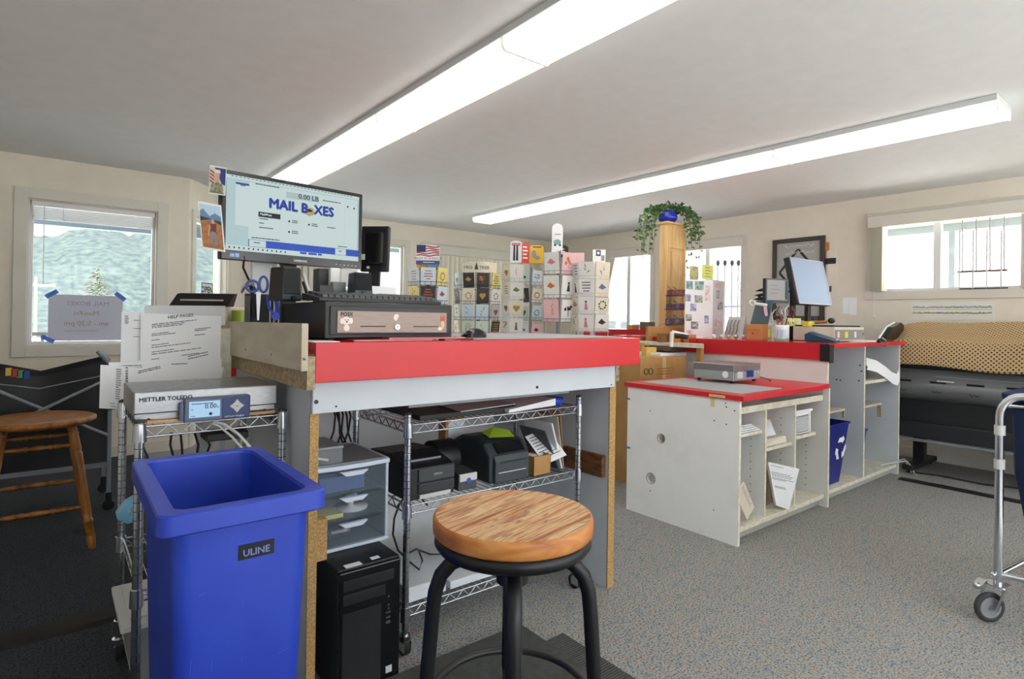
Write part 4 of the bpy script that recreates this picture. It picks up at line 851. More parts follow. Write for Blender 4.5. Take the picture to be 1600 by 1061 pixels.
# ------------------------------------------------------------------ metal stool with round wooden seat
sc_ = AZ(802, 801, .79); SXc, SYc = sc_.x, sc_.y; SR = .176
t = thing('bar_stool', 'swivel stool with round reclaimed wood seat on black tube legs, front centre', 'stool', (SXc, SYc, 0))
c = Vector((SXc, SYc, 0))
part('seat', MB().lathe([(0, .79), (SR-.006, .79)], c, 64), seat_m, t)
part('seat_rim', MB().lathe([(SR-.006, .7901), (SR-.001, .788), (SR+.001, .783), (SR+.001, .758), (SR-.003, .753), (SR-.02, .7505), (0, .7505)], c, 64), seatedge_m, t)
part('seat_band', MB().lathe([(0, .7500), (SR-.004, .7500), (SR-.003, .732), (SR-.010, .722), (SR-.03, .719), (0, .719)], c, 64), blackmetal_m, t)
ang0 = math.atan2(-FWD.y, -FWD.x)   # one leg towards the viewer
for k in range(4):
    a = ang0+k*PI/2+.02; d = Vector((math.cos(a), math.sin(a), 0)); pts = []
    for (r, z) in ((.03, .655), (.07, .665), (.105, .662), (.135, .648), (.158, .622), (.170, .585), (.175, .54), (.185, .40), (.200, .20), (.215, .0)): pts.append(c+d*r+Vector((0, 0, z+.03 if z > 0 else 0)))
    # smooth the bend
    P2 = []
    for i in range(len(pts)-1):
        P2 += [pts[i], pts[i].lerp(pts[i+1], .5)]
    P2.append(pts[-1]); part('leg', MB().tube(P2, .0165, 14), blackmetal_m, t)
part('screw_tube', MB().cyl(c+Vector((0, 0, .45)), c+Vector((0, 0, .72)), .021, None, 20), blackmetal_m, t)
m = MB().cyl(c+Vector((0, 0, .22)), c+Vector((0, 0, .45)), .0145, None, 16)
for k in range(24): m.torus(c+Vector((0, 0, .23+k*.009)), .0145, .0028, 16, 5)
part('screw', m, mat('screw_metal', '4A4B4C', .35, metal=.8), t)
part('hub', MB().cyl(c+Vector((0, 0, .64)), c+Vector((0, 0, .70)), .036, None, 24), blackmetal_m, t)
part('foot_ring', MB().torus(c+Vector((0, 0, .385)), .176, .009, 56, 10), mat('ring_metal', '3B3C3B', .35, metal=.5), t)
# floor mats
solo('ribbed_mat', MB().box((.90, .1, 0), (1.565, 1.62, .006)), rubber_m, 'thin black ribbed rubber mat sticking out under the grey standing mat', 'floor mat')
rb = bpy.data.objects['ribbed_mat']; m = MB()
for k in range(60): x = 1.44+.0; yy = 1.612-k*.011; m.box((1.40, yy-.0025, .006), (1.562, yy+.0025, .009))
part('ribs', m, mat('rib_rubber', '5A5A58', .7), rb, stuff=True)
solo('standing_mat', MB().prism([(.55, 0), (1.475, 0), (1.455, .016), (.57, .016)], (0, 1.75, .0065), X_, Z_, 1.6), mat_m, 'grey anti-fatigue mat under the round wooden stool', 'floor mat')

# ------------------------------------------------------------------ cart under the counter and its load
UX0, UX1, UY0, UY1 = 1.012, 1.88, 1.865, 2.32
wire_cart('wire_shelving', 'chrome wire shelving on casters under the red service counter', UX0, UX1, UY0, UY1, [.828, .535, .165], .868, 'wire shelving')
t = thing('computer_tower', 'black desktop computer tower standing on the floor under the counter left end', 'computer', (.82, 1.98, 0))
TX0, TX1, TY0, TY1, TZ = .718, .935, 1.757, 2.20, .412
part('case', MB().box((TX0, TY0+.012, .008), (TX1, TY1, TZ)), black_m, t, .003)
part('front_bezel', MB().box((TX0+.002, TY0, .008), (TX1-.002, TY0+.012, TZ-.006)), blackg_m, t, .004)
part('mesh_panel', MB().box((TX0+.012, TY0-.003, .02), (TX0+.145, TY0, .275)), mat('mesh_black', '202124', .6, bump=.6, bscale=900), t, .002)
for k, z in enumerate((.345, .30)): part('drive_bay', MB().box((TX0+.014, TY0-.003, z), (TX0+.19-(.03*k), TY0, z+.034)), black_m, t, .002)
for k, z in enumerate((.29, .262, .25)): part('port', MB().cyl((TX1-.045, TY0-.002, z), (TX1-.045, TY0+.001, z), .0035, None, 10), chrome_m, t)
for k, z in enumerate((.235, .218, .20)): part('port', MB().box((TX1-.054, TY0-.002, z), (TX1-.038, TY0+.001, z+.004+.004*(k == 2))), chrome_m, t)
part('maker_badge', MB().box((TX1-.052, TY0-.002, .036), (TX1-.030, TY0, .058)), lgrey_m, t)
part('paper_label', MB().box((TX0+.03, TY0+.016, TZ), (TX0+.085, TY0+.042, TZ+.0012)), paper_m, t); part('paper_label', MB().box((TX0+.125, TY0+.03, TZ), (TX0+.155, TY0+.05, TZ+.0012)), paper_m, t)
for x in (TX0+.02, TX1-.02):
    for y in (TY0+.04, TY1-.04): part('foot', MB().cyl((x, y, 0), (x, y, .01), .012, None, 10), rubber_m, t)
# drawer unit
t = thing('drawer_unit', 'three-drawer clear and white plastic drawer unit on top of the computer tower', 'drawer unit', (.83, 2.05, TZ+.002))
QX0, QX1, QY0, QY1, QZ0, QZ1 = .672, .968, 1.915, 2.24, .414, .71
shell = mat('drawer_white', 'D3DEEC', .35)
m = MB().box((QX0, QY0+.01, QZ0), (QX0+.012, QY1, QZ1)).box((QX1-.012, QY0+.01, QZ0), (QX1, QY1, QZ1)).box((QX0, QY0, QZ0), (QX1, QY1, QZ0+.012)).box((QX0, QY1-.01, QZ0), (QX1, QY1, QZ1))
m.prism([(QX0, 0), (QX0+.10, -.012), (QX0+.2, -.012), (QX1, 0), (QX1, .3), (QX0, .3)], (0, QY0, QZ1-.018), X_, Y_, .016)
part('shell', m, shell, t, .003); part('top_panel', MB().box((QX0+.015, QY0+.02, QZ1-.002), (QX1-.015, QY1-.02, QZ1)), mgrey_m, t)
rd = random.Random(5)
for k in range(3):
    z0 = QZ0+.016+k*.088; z1 = z0+.082
    dr = part('drawer', MB().prism([(QX0+.015, 0), (QX0+.10, -.012), (QX0+.2, -.012), (QX1-.015, 0), (QX1-.015, .006), (QX0+.015, .006)], (0, QY0, z0), X_, Y_, z1-z0).box((QX0+.016, QY0+.006, z0), (QX1-.016, QY1-.02, z0+.003)).box((QX0+.016, QY0+.006, z0), (QX0+.019, QY1-.02, z1-.01)).box((QX1-.019, QY0+.006, z0), (QX1-.016, QY1-.02, z1-.01)), cloud_m, t)
    part('pull', MB().prism([(-.05, 0), (.05, 0), (.03, -.014), (-.03, -.014)], (QX0+.15, QY0-.013, z1), X_, Z_, .016), shell, dr)
solo('tape_roll', MB().lathe([(0, .0), (.06, .0), (.062, .006), (.012, .008), (.010, .04), (.025, .042), (.025, .048), (0, .048)], (QX0+.19, QY0+.10, QZ0+.016+.088+.004), 24), paper_m, 'white spool on its flange inside the middle clear drawer', 'spool')
solo('yellow_pad', MB().box((QX0+.03, QY0+.02, QZ0+.016+.088+.004), (QX0+.13, QY0+.11, QZ0+.016+.088+.018)), mat('pad_yellow', 'E9E28F', .8), 'pale yellow note pad inside the middle clear drawer', 'note pad')
m = MB()
for k in range(12): m.torus((QX0+.10+k*.006, QY0+.06, QZ0+.045), .02, .0018, 16, 5, 0, (0, 1, 0), (0, 0, 1))
solo('coil_rings', m, chrome_m, 'row of metal binder rings inside the lowest clear drawer', 'rings', kind='stuff')
solo('blue_folder', MB().box((QX0+.05, QY0+.03, QZ0+.016+.176+.004), (QX0+.21, QY0+.1, QZ0+.016+.176+.055)), mat('folder_blue', '4C66A8', .6), 'dark blue packet inside the top clear drawer', 'packet')
t = thing('clear_box', 'clear plastic lidded box with odds and ends, on the drawer unit', 'storage box', (.76, 2.05, QZ1))
m = MB(); bx0, bx1, by0, by1, bz = .665, .80, 1.945, 2.12, QZ1+.001
m.add([(bx0, by0, bz), (bx1, by0, bz), (bx1, by1, bz), (bx0, by1, bz), (bx0, by0, bz+.05), (bx1, by0, bz+.05), (bx1, by1, bz+.05), (bx0, by1, bz+.05)], [(0, 1, 5, 4), (1, 2, 6, 5), (2, 3, 7, 6), (3, 0, 4, 7)])
part('tub', m, clear_m, t); part('lid', MB().box((bx0-.003, by0-.003, bz+.05), (bx1+.003, by1+.003, bz+.058)), mat('lid_grey', '9AA0A4', .3), t, .002)
part('white_stick', MB().tube([(bx0+.05, by0+.02, bz+.02), (bx0+.095, by0+.03, bz+.006)], .004, 8), paper_m, t)
# receipt printer
def on(z): return z+.004
ZM = .535+.004
t = thing('receipt_printer', 'black box-shaped receipt printer on the wire shelf behind the chrome post', 'printer', (1.12, 2.05, ZM))
a = AY(612, 775, 1.93); b = AY(707, 770, 1.93)
PX0, PX1 = 1.03, 1.235
part('body', MB().prism([(1.90, 0), (2.22, 0), (2.22, .14), (2.05, .152), (1.93, .126), (1.90, .117)], (PX0, 0, ZM), Y_, Z_, PX1-PX0), black_m, t, .005)
part('front_cover', MB().box((PX0+.045, 1.893, ZM+.064), (PX1-.002, 1.90, ZM+.114)), dgrey_m, t, .003)
part('lower_cover', MB().box((PX0+.045, 1.893, ZM+.022), (PX1-.002, 1.90, ZM+.060)), mat('cover_grey', '2E3033', .5), t, .003)
part('paper_strip', MB().box((PX0+.05, 1.892, ZM+.003), (PX1-.02, 1.90, ZM+.018)), lgrey_m, t)
part('brand_lettering', MB().text('EPSON', .012, (PX0+.11, 1.8925, ZM+.084), X_, Z_, 0, bold=.0004), lgrey_m, t)
part('cover_seam', MB().box((PX0+.03, 1.95, ZM+.125), (PX1-.03, 1.956, ZM+.138)), mgrey_m, t)
t = thing('ribbon_reel', 'black round-backed reel housing between the two black printers', 'reel housing', (1.32, 2.1, ZM))
part('housing', MB().cyl((1.26, 2.12, ZM+.08), (1.36, 2.12, ZM+.08), .08, None, 32), black_m, t)
t = thing('label_maker', 'small grey and white label maker with a blue badge in front of the reel', 'label maker', (1.31, 1.93, ZM))
part('body', MB().hexa([(1.255, 1.90, ZM), (1.345, 1.90, ZM), (1.345, 2.02, ZM), (1.255, 2.02, ZM), (1.26, 1.905, ZM+.065), (1.34, 1.905, ZM+.065), (1.34, 2.0, ZM+.075), (1.26, 2.0, ZM+.075)]), dgrey_m, t, .004)
part('front_face', MB().box((1.258, 1.894, ZM+.035), (1.342, 1.902, ZM+.066)), lgrey_m, t, .004); part('badge', MB().disc((1.30, 1.893, ZM+.038), (0, -1, 0), .011, .001, 18), mat('badge_navy', '2B4FA8', .4), t)
# zebra printer
t = thing('label_printer', 'large dark grey label printer with a lime note on top, middle wire shelf', 'printer', (1.50, 2.02, ZM))
m = MB().prism([(1.90, 0), (2.16, 0), (2.20, .06), (2.18, .14), (2.12, .17), (2.02, .18), (1.945, .16), (1.90, .11)], (1.405, 0, ZM), Y_, Z_, .215); part('body', m, mat('printer_slate', '2C3337', .45), t, .012)
part('front_shell', MB().prism([(1.884, .005), (1.90, 0), (1.91, .118), (1.896, .114), (1.884, .092)], (1.425, 0, ZM), Y_, Z_, .18), mat('shell_slate', '3A4348', .4), t, .004)
part('label_slot', MB().box((1.45, 1.882, ZM+.085), (1.59, 1.888, ZM+.092)), black_m, t); part('lower_slot', MB().box((1.44, 1.881, ZM+.045), (1.585, 1.886, ZM+.048)), lgrey_m, t)
part('control_strip', MB().hexa([(1.45, 1.905, ZM+.121), (1.59, 1.905, ZM+.121), (1.59, 1.94, ZM+.158), (1.45, 1.94, ZM+.158), (1.45, 1.90, ZM+.124), (1.59, 1.90, ZM+.124), (1.59, 1.935, ZM+.162), (1.45, 1.935, ZM+.162)]), blackg_m, t)
solo('sticky_note', MB().add([(1.44, 1.95, ZM+0.182), (1.56, 1.93, ZM+0.176), (1.60, 2.02, ZM+0.185), (1.54, 2.06, ZM+0.200), (1.47, 2.05, ZM+0.187)], [(0, 1, 2, 3, 4)]).add([(1.44, 1.95, ZM+0.181), (1.56, 1.93, ZM+0.175), (1.60, 2.02, ZM+0.184), (1.54, 2.06, ZM+0.199), (1.47, 2.05, ZM+0.186)], [(4, 3, 2, 1, 0)]), lime_m, 'bright lime paper note lying on the large label printer', 'note')
o_ = solo('cardboard_box', MB().box((1.40, 2.23, ZM), (1.50, 2.29, ZM+.23)), card_m, 'small upright cardboard box with a white label behind the label printer', 'box'); part('box_label', MB().box((1.415, 2.2285, ZM+.06), (1.50, 2.23, ZM+.215)), paper_m, o_)
# box with rolls
t = thing('cardboard_tray', 'open cardboard tray of small white rolls at the right of the wire shelf', 'box', (1.68, 1.95, ZM))
m = MB(); x0, x1, y0, y1 = 1.635, 1.735, 1.89, 2.05
for q in ((x0, y0, x1, y0+.003), (x0, y1-.003, x1, y1), (x0, y0, x0+.003, y1), (x1-.003, y0, x1, y1)): m.box((q[0], q[1], ZM), (q[2], q[3], ZM+.085))
m.box((x0, y0, ZM), (x1, y1, ZM+.003)); part('tray', m, card_m, t)
for i, (x, y) in enumerate(((1.665, 1.93), (1.70, 1.975), (1.668, 2.01))):
    solo('paper_roll', MB().lathe([(.009, .004), (.009, .075), (.026, .075), (.026, .004)], (x, y, ZM), 20), paper_m, ['small white paper roll in the cardboard tray, nearest the front', 'small white paper roll in the cardboard tray, in the middle', 'small white paper roll in the cardboard tray, at the back'][i], 'paper roll', 'paper rolls in the cardboard tray')
# magazines leaning
def lean(x, y, w, hgt, ax, th, m, label, name='magazine', z=ZM, yaw=0, cat='magazine', lines=0, dy=0):
    F = Matrix.Translation((x, y, z)) @ Matrix.Rotation(yaw, 4, 'Z') @ Matrix.Rotation(ax, 4, 'Y') @ Matrix.Rotation(dy, 4, 'X')
    o = solo(name, MB(F).box((0, 0, 0), (th, w, hgt)), m, label, cat)
    return o, F
lean(1.86, 1.94, .20, .27, -.10, .004, card_m, 'brown card envelope leaning at the right end of the wire shelf', 'envelope', cat='envelope')
lean(1.85, 1.93, .22, .24, -.18, .005, mat('cover_beige', 'B9AFA3', .6), 'beige covered magazine leaning among papers at the right of the wire shelf')
lean(1.83, 1.92, .20, .22, -.30, .006, paper_m, 'white magazine leaning left of the beige one on the wire shelf')
lean(1.81, 1.92, .18, .20, -.45, .006, mat('cover_dark', '3B3F44', .5), 'dark covered magazine leaning on the wire shelf right end')
F = Matrix.Translation((1.77, 1.90, ZM+.05)) @ Matrix.Rotation(-.25, 4, 'Z') @ Matrix.Rotation(-.8, 4, 'X') @ Matrix.Rotation(-.3, 4, 'Y')
o_ = solo('price_sheet', MB(F).box((-.06, -.002, 0), (.07, 0, .16)), paper_m, 'white printed sheet slumped over the cardboard tray', 'paper'); g = MB(F); textlines(g, (-.05, -.0026, .14), X_, Z_, .11, 8, .016, .004, 0, 31); part('print', g, ink_m, o_)
# top shelf load
ZT = .828+.004
solo('black_portfolio', MB().box((1.08, 1.90, ZT), (1.55, 2.28, ZT+.02)), black_m, 'flat black portfolio on the top wire shelf below the red counter', 'portfolio', bevel=.002)
solo('clipboard', MB().hexa([(1.25, 1.88, ZT+.022), (1.52, 1.88, ZT+.03), (1.54, 2.15, ZT+.032), (1.27, 2.15, ZT+.026), (1.25, 1.88, ZT+.025), (1.52, 1.88, ZT+.033), (1.54, 2.15, ZT+.035), (1.27, 2.15, ZT+.029)]), lgrey_m, 'pale clipboard sticking out of the top wire shelf', 'clipboard')
solo('envelope_stack', MB().hexa([(1.48, 1.87, ZT), (1.74, 1.87, ZT+.01), (1.74, 2.1, ZT+.01), (1.48, 2.1, ZT), (1.48, 1.87, ZT+.012), (1.74, 1.87, ZT+.04), (1.74, 2.1, ZT+.04), (1.48, 2.1, ZT+.012)]), paper_m, 'stack of white envelopes on the right half of the top wire shelf', 'envelopes')
solo('blue_dish', MB().lathe([(0, 0), (.05, 0), (.062, .03), (0, .032)], (1.79, 1.96, ZT), 24), blue_m, 'blue plastic lid at the right end of the top wire shelf', 'lid')
# bottom shelf load
ZL = .165+.004
solo('flat_carton', MB().box((1.03, 1.89, ZL), (1.20, 2.27, ZL+.055)), mat('carton_white', 'D5DADF', .6), 'flat white carton at the left of the bottom wire shelf', 'carton', bevel=.003)
solo('flat_carton', MB().box((1.22, 1.89, ZL), (1.62, 2.27, ZL+.03)), mat('carton_white', 'D5DADF', .6), 'flat white carton at the right of the bottom wire shelf', 'carton', bevel=.003)
# loose cables
t = thing('cable_tangle', 'tangle of black cables hanging behind the clear box under the counter', 'cables', (.85, 2.45, .05))
for k, (a, b) in enumerate((((524, 650), (512, 700)), ((530, 648), (538, 702)), ((536, 648), (524, 704)), ((542, 650), (552, 700)), ((548, 650), (534, 700)), ((528, 652), (548, 706)))):
    A_ = AY(a[0], a[1], 2.5); B_ = AY(b[0], b[1], 2.5); mid = A_.lerp(B_, .5)+Vector((.01*(-1)**k, 0, 0)); part('cable', MB().tube([A_+Vector((0, .12, .14)), A_, mid, B_, B_+Vector((.01, 0, -.15))], .0045, 6), black_m, t)
t = thing('black_cable', 'black power cord looping around the chrome post down to the bottom shelf', 'cord', (1.0, 2.0, .2))
part('cord', MB().tube([AY(p[0], p[1], 1.99) for p in ((668, 790), (655, 775), (640, 772), (625, 785), (616, 810), (614, 835), (622, 860), (640, 878), (655, 890), (660, 876), (655, 862))], .004, 8), black_m, t)
part('cord', MB().tube([AY(p[0], p[1], 2.1) for p in ((692, 790), (694, 840), (688, 866), (672, 866), (650, 858), (636, 866))], .004, 8), black_m, t)

# ------------------------------------------------------------------ low white desk with red top
LX0, LX1, LY0, LY1, LT = 2.925, 4.055, 1.69, 2.46, .82
t = thing('low_cabinet', 'low white open-shelf desk with a thin red top, end panel pierced by two round holes', 'cabinet', ((LX0+LX1)/2, (LY0+LY1)/2, 0))
part('top', MB().box((LX0-.01, LY0-.008, LT-.028), (LX1-.024, LY1+.02, LT)).box((LX0-.01, LY0-.035, LT-.028), (3.875, LY0-.008, LT)), red_m, t)
h1 = AX(1033, 685, LX0); h2 = AX(1017, 747.5, LX0)
def holed_panel(x0, x1, y0, y1, z0, z1, holes):
    m = MB(); import bmesh
    # strips between the holes, ring of facets around each hole
    zs = sorted(holes, key=lambda h: h[1]); z = z0
    for (hy, hz, r) in zs:
        k = r+.02; m.box((x0, y0, z), (x1, y1, hz-k)); m.box((x0, y0, hz-k), (x1, hy-k, hz+k)); m.box((x0, hy+k, hz-k), (x1, y1, hz+k))
        n = 32; A = []; B = []
        for i in range(n):
            a = 2*PI*i/n+PI/4; cx_, cz_ = math.cos(a), math.sin(a); q = k/max(abs(cx_), abs(cz_)); A.append((hy+cx_*q, hz+cz_*q)); B.append((hy+cx_*r, hz+cz_*r))
        for X in (x0, x1): m.add([(X, p[0], p[1]) for p in A+B], [((i, (i+1) % n, n+(i+1) % n, n+i) if X == x1 else (n+i, n+(i+1) % n, (i+1) % n, i)) for i in range(n)])
        m.add([(x0, p[0], p[1]) for p in B]+[(x1, p[0], p[1]) for p in B], [(i, (i+1) % n, n+(i+1) % n, n+i) for i in range(n)], 0)
        z = hz+k
    m.box((x0, y0, z), (x1, y1, z1)); return m
part('end_panel', holed_panel(LX0, LX0+.022, LY0-.005, LY1, 0, LT-.028, [(h1.y, h1.z, .028), (h2.y, h2.z, .034)]), white_m, t)
for h_, r_ in ((h1, .028), (h2, .034)): part('hole_rim', MB().torus((LX0+.001, h_.y, h_.z), r_, .0022, 32, 6, 0, (0, 1, 0), (0, 0, 1)), chip_m, t)
part('panel_edge', MB().box((LX0, LY0-.007, 0), (LX0+.022, LY0-.005, LT-.03)), edge_m, t)
rd = random.Random(8)
for px, py in ((1016, 642), (1116, 657), (1135, 663), (1148, 642), (1134, 630), (1016, 767), (1115, 797), (1135, 636)):
    a = AX(px, py, LX0); part('screw_hole', MB().cyl((LX0-.001, a.y, a.z), (LX0+.001, a.y, a.z), .004, None, 10), ink_m, t)
for py in (623, 699):
    a = AX(981, py, LX0); part('metal_latch', MB().box((LX0-.003, a.y-.02, a.z-.006), (LX0, a.y+.035, a.z+.006)), mgrey_m, t)
a = AX(1122, 616, LX0); part('masking_tape', MB().box((LX0-.012, a.y-.05, LT-.022), (LX0-.0102, a.y+.05, LT-.008)).box((LX0-.0015, a.y+.02, LT-.08), (LX0, a.y+.045, LT-.025)), mat('masking_tape', 'E3CE94', .8), t)
part('back_panel', MB().box((LX0+.02, LY1-.012, .06), (LX1, LY1, LT-.03)), white_m, t)
part('far_panel', MB().box((LX1-.022, LY0, 0), (LX1, LY1, LT-.03)), white_m, t); part('panel_edge', MB().box((LX1-.022, LY0-.003, .0), (LX1, LY0, LT-.03)), edge_m, t)
part('bottom_shelf', MB().box((LX0+.022, LY0+.02, .055), (LX1-.022, LY1-.012, .082)), edge_m, t, .002)
part('kick_board', MB().box((LX0+.022, LY0+.06, .0), (LX1-.022, LY0+.075, .055)), mat('kick_grey', 'B9B8AF', .6), t)
part('top_rail', MB().box((LX0+.022, LY0+.03, .708), (LX1-.03, LY0+.05, .745)), edge_m, t)
d1, d2 = 3.296, 3.66
for k, x in enumerate((d1, d2)):
    dv = part('divider', MB().box((x-.018, LY0+.035, .082), (x, LY1-.012, .71)), white_m, t); part('panel_edge', MB().box((x-.018, LY0+.032, .082), (x, LY0+.035, .71)), edge_m, dv)
    hm = MB()
    for i in range(12):
        if .12+.045*i < .69: hm.cyl((x-.019, LY0+.12, .12+.045*i), (x-.0175, LY0+.12, .12+.045*i), .0035, None, 8)
    part('peg_holes', hm, ink_m, dv)
hm = MB()
for i in range(12): hm.cyl((LX1-.0235, LY0+.14, .12+.045*i), (LX1-.0215, LY0+.14, .12+.045*i), .0035, None, 8)
part('peg_holes', hm, ink_m, t)
for (x0, x1, z) in ((LX0+.022, d1-.018, .588), (d1, d2-.018, .472), (d2, LX1-.022-.06, .498)): part('shelf_board', MB().box((x0, LY0+.05, z-.018), (x1, LY1-.02, z)), edge_m, t)
# on the low desk
solo('desk_pad', MB().box((3.0, LY0+.03, LT+.0005), (3.46, LY1-.05, LT+.004)), mat('pad_grey', 'B4B6B8', .35), 'large thin grey pad on the red top of the low white desk', 'desk pad')
t = thing('bench_scale', 'grey steel bench scale on the low red-topped desk', 'scale', (3.45, 2.1, LT+.005))
BX0, BX1, BY0, BY1 = 3.405, 3.735, 2.0, 2.33
bl_ = AX(1086, 597, 3.405)
BY1 = 2.30; BZ0, BZ1 = LT+.022, .945
part('body', MB().box((BX0+.004, BY0+.004, BZ0), (BX1-.004, BY1-.004, BZ1-.04)), mat('scale_grey', 'A3A8AA', .45, metal=.3), t, .003)
part('platter', MB().box((BX0, BY0, BZ1-.045), (BX1, BY1, BZ1)), steel_m, t, .003)
part('seal_sticker', MB().disc((BX0+.001, BY0+.06, BZ0+.038), (-1, 0, 0), .022, .002, 24), paper_m, t)
part('control_face', MB().box((BX0+.015, BY0-.002, BZ0+.008), (BX1-.012, BY0+.004, BZ1-.05)), mat('scale_face', '9297A0', .4), t, .002)
part('label_plate', MB().box((BX0+.035, BY0-.004, BZ0+.015), (BX0+.10, BY0-.001, BZ0+.058)), lgrey_m, t)
part('display', MB().box((BX0+.15, BY0-.004, BZ0+.018), (BX0+.235, BY0-.001, BZ0+.062)), scr('lcd_dark', '2B4FA0', .35), t)
part('button', MB().cyl((BX1-.04, BY0-.006, BZ0+.045), (BX1-.04, BY0, BZ0+.045), .009, None, 12), lgrey_m, t)
for x in (BX0+.03, BX1-.03):
    for y in (BY0+.03, BY1-.03): part('foot', MB().cyl((x, y, LT+.0045), (x, y, BZ0), .012, None, 10), rubber_m, t)
solo('power_cable', MB().tube([(3.74, 2.2, LT+.03), (3.80, 2.15, LT+.045), (3.86, 2.06, LT+.02), (3.84, 1.98, LT+.006), (3.80, 1.97, LT+.005)], .003, 6), black_m, 'short black cable curling beside the bench scale', 'cable')
# contents of the low desk
sh = lambda x, y, z, w, d, n, label, name='paper_stack', m=paper_m, cat='papers': solo(name, MB().box((x, y, z+.001), (x+w, y+d, z+.001+n)), m, label, cat)
t = thing('paper_stack', 'curved stack of paper on the upper left shelf of the low desk', 'papers', (3.1, 1.9, .589))
for i in range(4): part('sheet', MB().box((2.955+.004*i, 1.75+.01*i, .590+.009*i), (3.265-.01*i, 2.2, .596+.009*i)), paper_m, t)
solo('paper_bag', MB().hexa([(3.31, 1.76, .474), (3.62, 1.76, .474), (3.62, 2.1, .474), (3.31, 2.1, .474), (3.33, 1.80, .505), (3.60, 1.76, .515), (3.60, 2.08, .515), (3.33, 2.08, .50)]), mat('bag_cream', 'E4DFD0', .8), 'flat cream paper bags on the middle shelf of the low desk', 'paper bags')
solo('paper_bag', MB().hexa([(3.44, 1.80, .517), (3.56, 1.80, .517), (3.58, 1.81, .517), (3.46, 1.81, .517), (3.54, 1.88, .60), (3.60, 1.86, .60), (3.602, 1.865, .60), (3.55, 1.885, .60)]), paper_m, 'upright folded white paper above the cream bags in the low desk', 'paper')
# perforated basket
t = thing('storage_basket', 'white perforated plastic basket on the upper right shelf of the low desk', 'basket', (3.8, 1.9, .499))
F = Matrix.Translation((3.685, 1.76, .500)); m = MB(F); W, Dp, Hh = .26, .24, .145
cols, rows = 11, 5
def grid_wall(o, u, L, z0, z1, inn):
    o, u = Vector(o), Vector(u); nn = MB(F)
    q = Vector((0, 0, 1))
    x0 = .035; cw = (L-2*x0)/cols; rh = (z1-z0-.045)/rows; zb = z0+.015
    def bb(a, b, c, d):
        p = o+u*a+q*c; r = o+u*b+q*d+Vector(inn)*.003; m.box((p.x, p.y, p.z), (r.x, r.y, r.z))
    bb(0, x0, z0, z1); bb(L-x0, L, z0, z1); bb(x0, L-x0, z0, zb); bb(x0, L-x0, zb+rows*rh, z1)
    for c in range(cols+1): a = x0+c*cw; bb(a-.004, a+.004, zb, zb+rows*rh)
    for r_ in range(rows+1): a = zb+r_*rh; bb(x0, L-x0, a-.0045, a+.0045)
grid_wall((0, 0, 0), (1, 0, 0), W, 0, Hh, (0, 1, 0)); grid_wall((0, Dp, 0), (1, 0, 0), W, 0, Hh, (0, -1, 0)); grid_wall((0, 0, 0), (0, 1, 0), Dp, 0, Hh, (1, 0, 0)); grid_wall((W, 0, 0), (0, 1, 0), Dp, 0, Hh, (-1, 0, 0))
m.box((0, 0, 0), (W, Dp, .003)); part('basket_wall', m, paper_m, t)
part('rim', MB(F).box((-.008, -.008, Hh-.004), (W+.008, .008, Hh+.012)).box((-.008, Dp-.008, Hh-.004), (W+.008, Dp+.008, Hh+.012)).box((-.008, .008, Hh-.004), (.008, Dp-.008, Hh+.012)).box((W-.008, .008, Hh-.004), (W+.008, Dp-.008, Hh+.012)), paper_m, t, .003)
solo('green_pouch', MB().ball((3.77, 1.85, .648), .045, 12, 0, (1.2, 1, .5)), lime_m, 'lime green pouch bulging out of the white basket', 'pouch')
def slab(name, x, y, z, w, hgt, th, yaw, tilt, roll, m, label, cat, lines=None):
    F = Matrix.Translation((x, y, z)) @ Matrix.Rotation(yaw, 4, 'Z') @ Matrix.Rotation(roll, 4, 'Y') @ Matrix.Rotation(tilt, 4, 'X')
    o = solo(name, MB(F).box((0, 0, 0), (w, th, hgt)), m, label, cat)
    if lines:
        g = MB(F)
        for (lx, lz, lw, rows, pit, thk, sd) in lines: textlines(g, (lx, -.0006, lz), X_, Z_, lw, rows, pit, thk, 0, sd)
        part('print', g, ink_m, o)
    return o, F
P = [AY(1213, 790, 1.735), AY(1233, 797, 1.70), AY(1249, 733, 1.685), AY(1200, 722, 1.79)]
t = thing('document', 'white printed document standing in the middle bottom bay of the low desk', 'document', (P[0].x, P[0].y, .083))
part('pages', MB().hexa([P[0], P[1], P[1]+Vector((.01, .02, 0)), P[0]+Vector((.01, .02, 0)), P[3], P[2], P[2]+Vector((.01, .02, 0)), P[3]+Vector((.01, .02, 0))]), paper_m, t)
g = MB(); u = P[2]-P[3]; v = P[0]-P[3]; nn = u.cross(v).normalized()*.001
for (a, b0, b1) in ((.06, .08, .5), (.22, .05, .75), (.26, .05, .85), (.30, .05, .8), (.35, .05, .9), (.38, .05, .6), (.55, .1, .6), (.58, .1, .62)):
    for k in range(8):
        x0 = b0+(b1-b0)*k/8; x1 = b0+(b1-b0)*(k+.8)/8; g.add([P[3]+u*x*(1-.55*y)+v*y*.97-nn for x, y in ((x0, a), (x1, a), (x1, a+.012), (x0, a+.012))], [(3, 2, 1, 0)])
part('print', g, ink_m, t)
slab('manila_folder', 3.31, 1.80, .085, .27, .375, .008, .1, -.16, .10, mat('manila', '9C8C6A', .8), 'brown folder edge showing above the white document', 'folder')
slab('paper_sleeve', 3.325, 1.85, .085, .27, .41, .05, .1, -.12, .05, mat('sleeve', 'C9CED4', .5, c2='A9AEB4', scale=40), 'crumpled clear-wrapped papers behind the brown folder', 'papers')
slab('clear_sleeve', 3.67, 1.80, .085, .16, .21, .06, 0, -.05, 0, clear_m, 'clear plastic sleeve standing in the right bottom bay of the low desk', 'sleeve')
F = Matrix.Translation((3.13, 1.745, .087)) @ Matrix.Rotation(-.62, 4, 'Y')
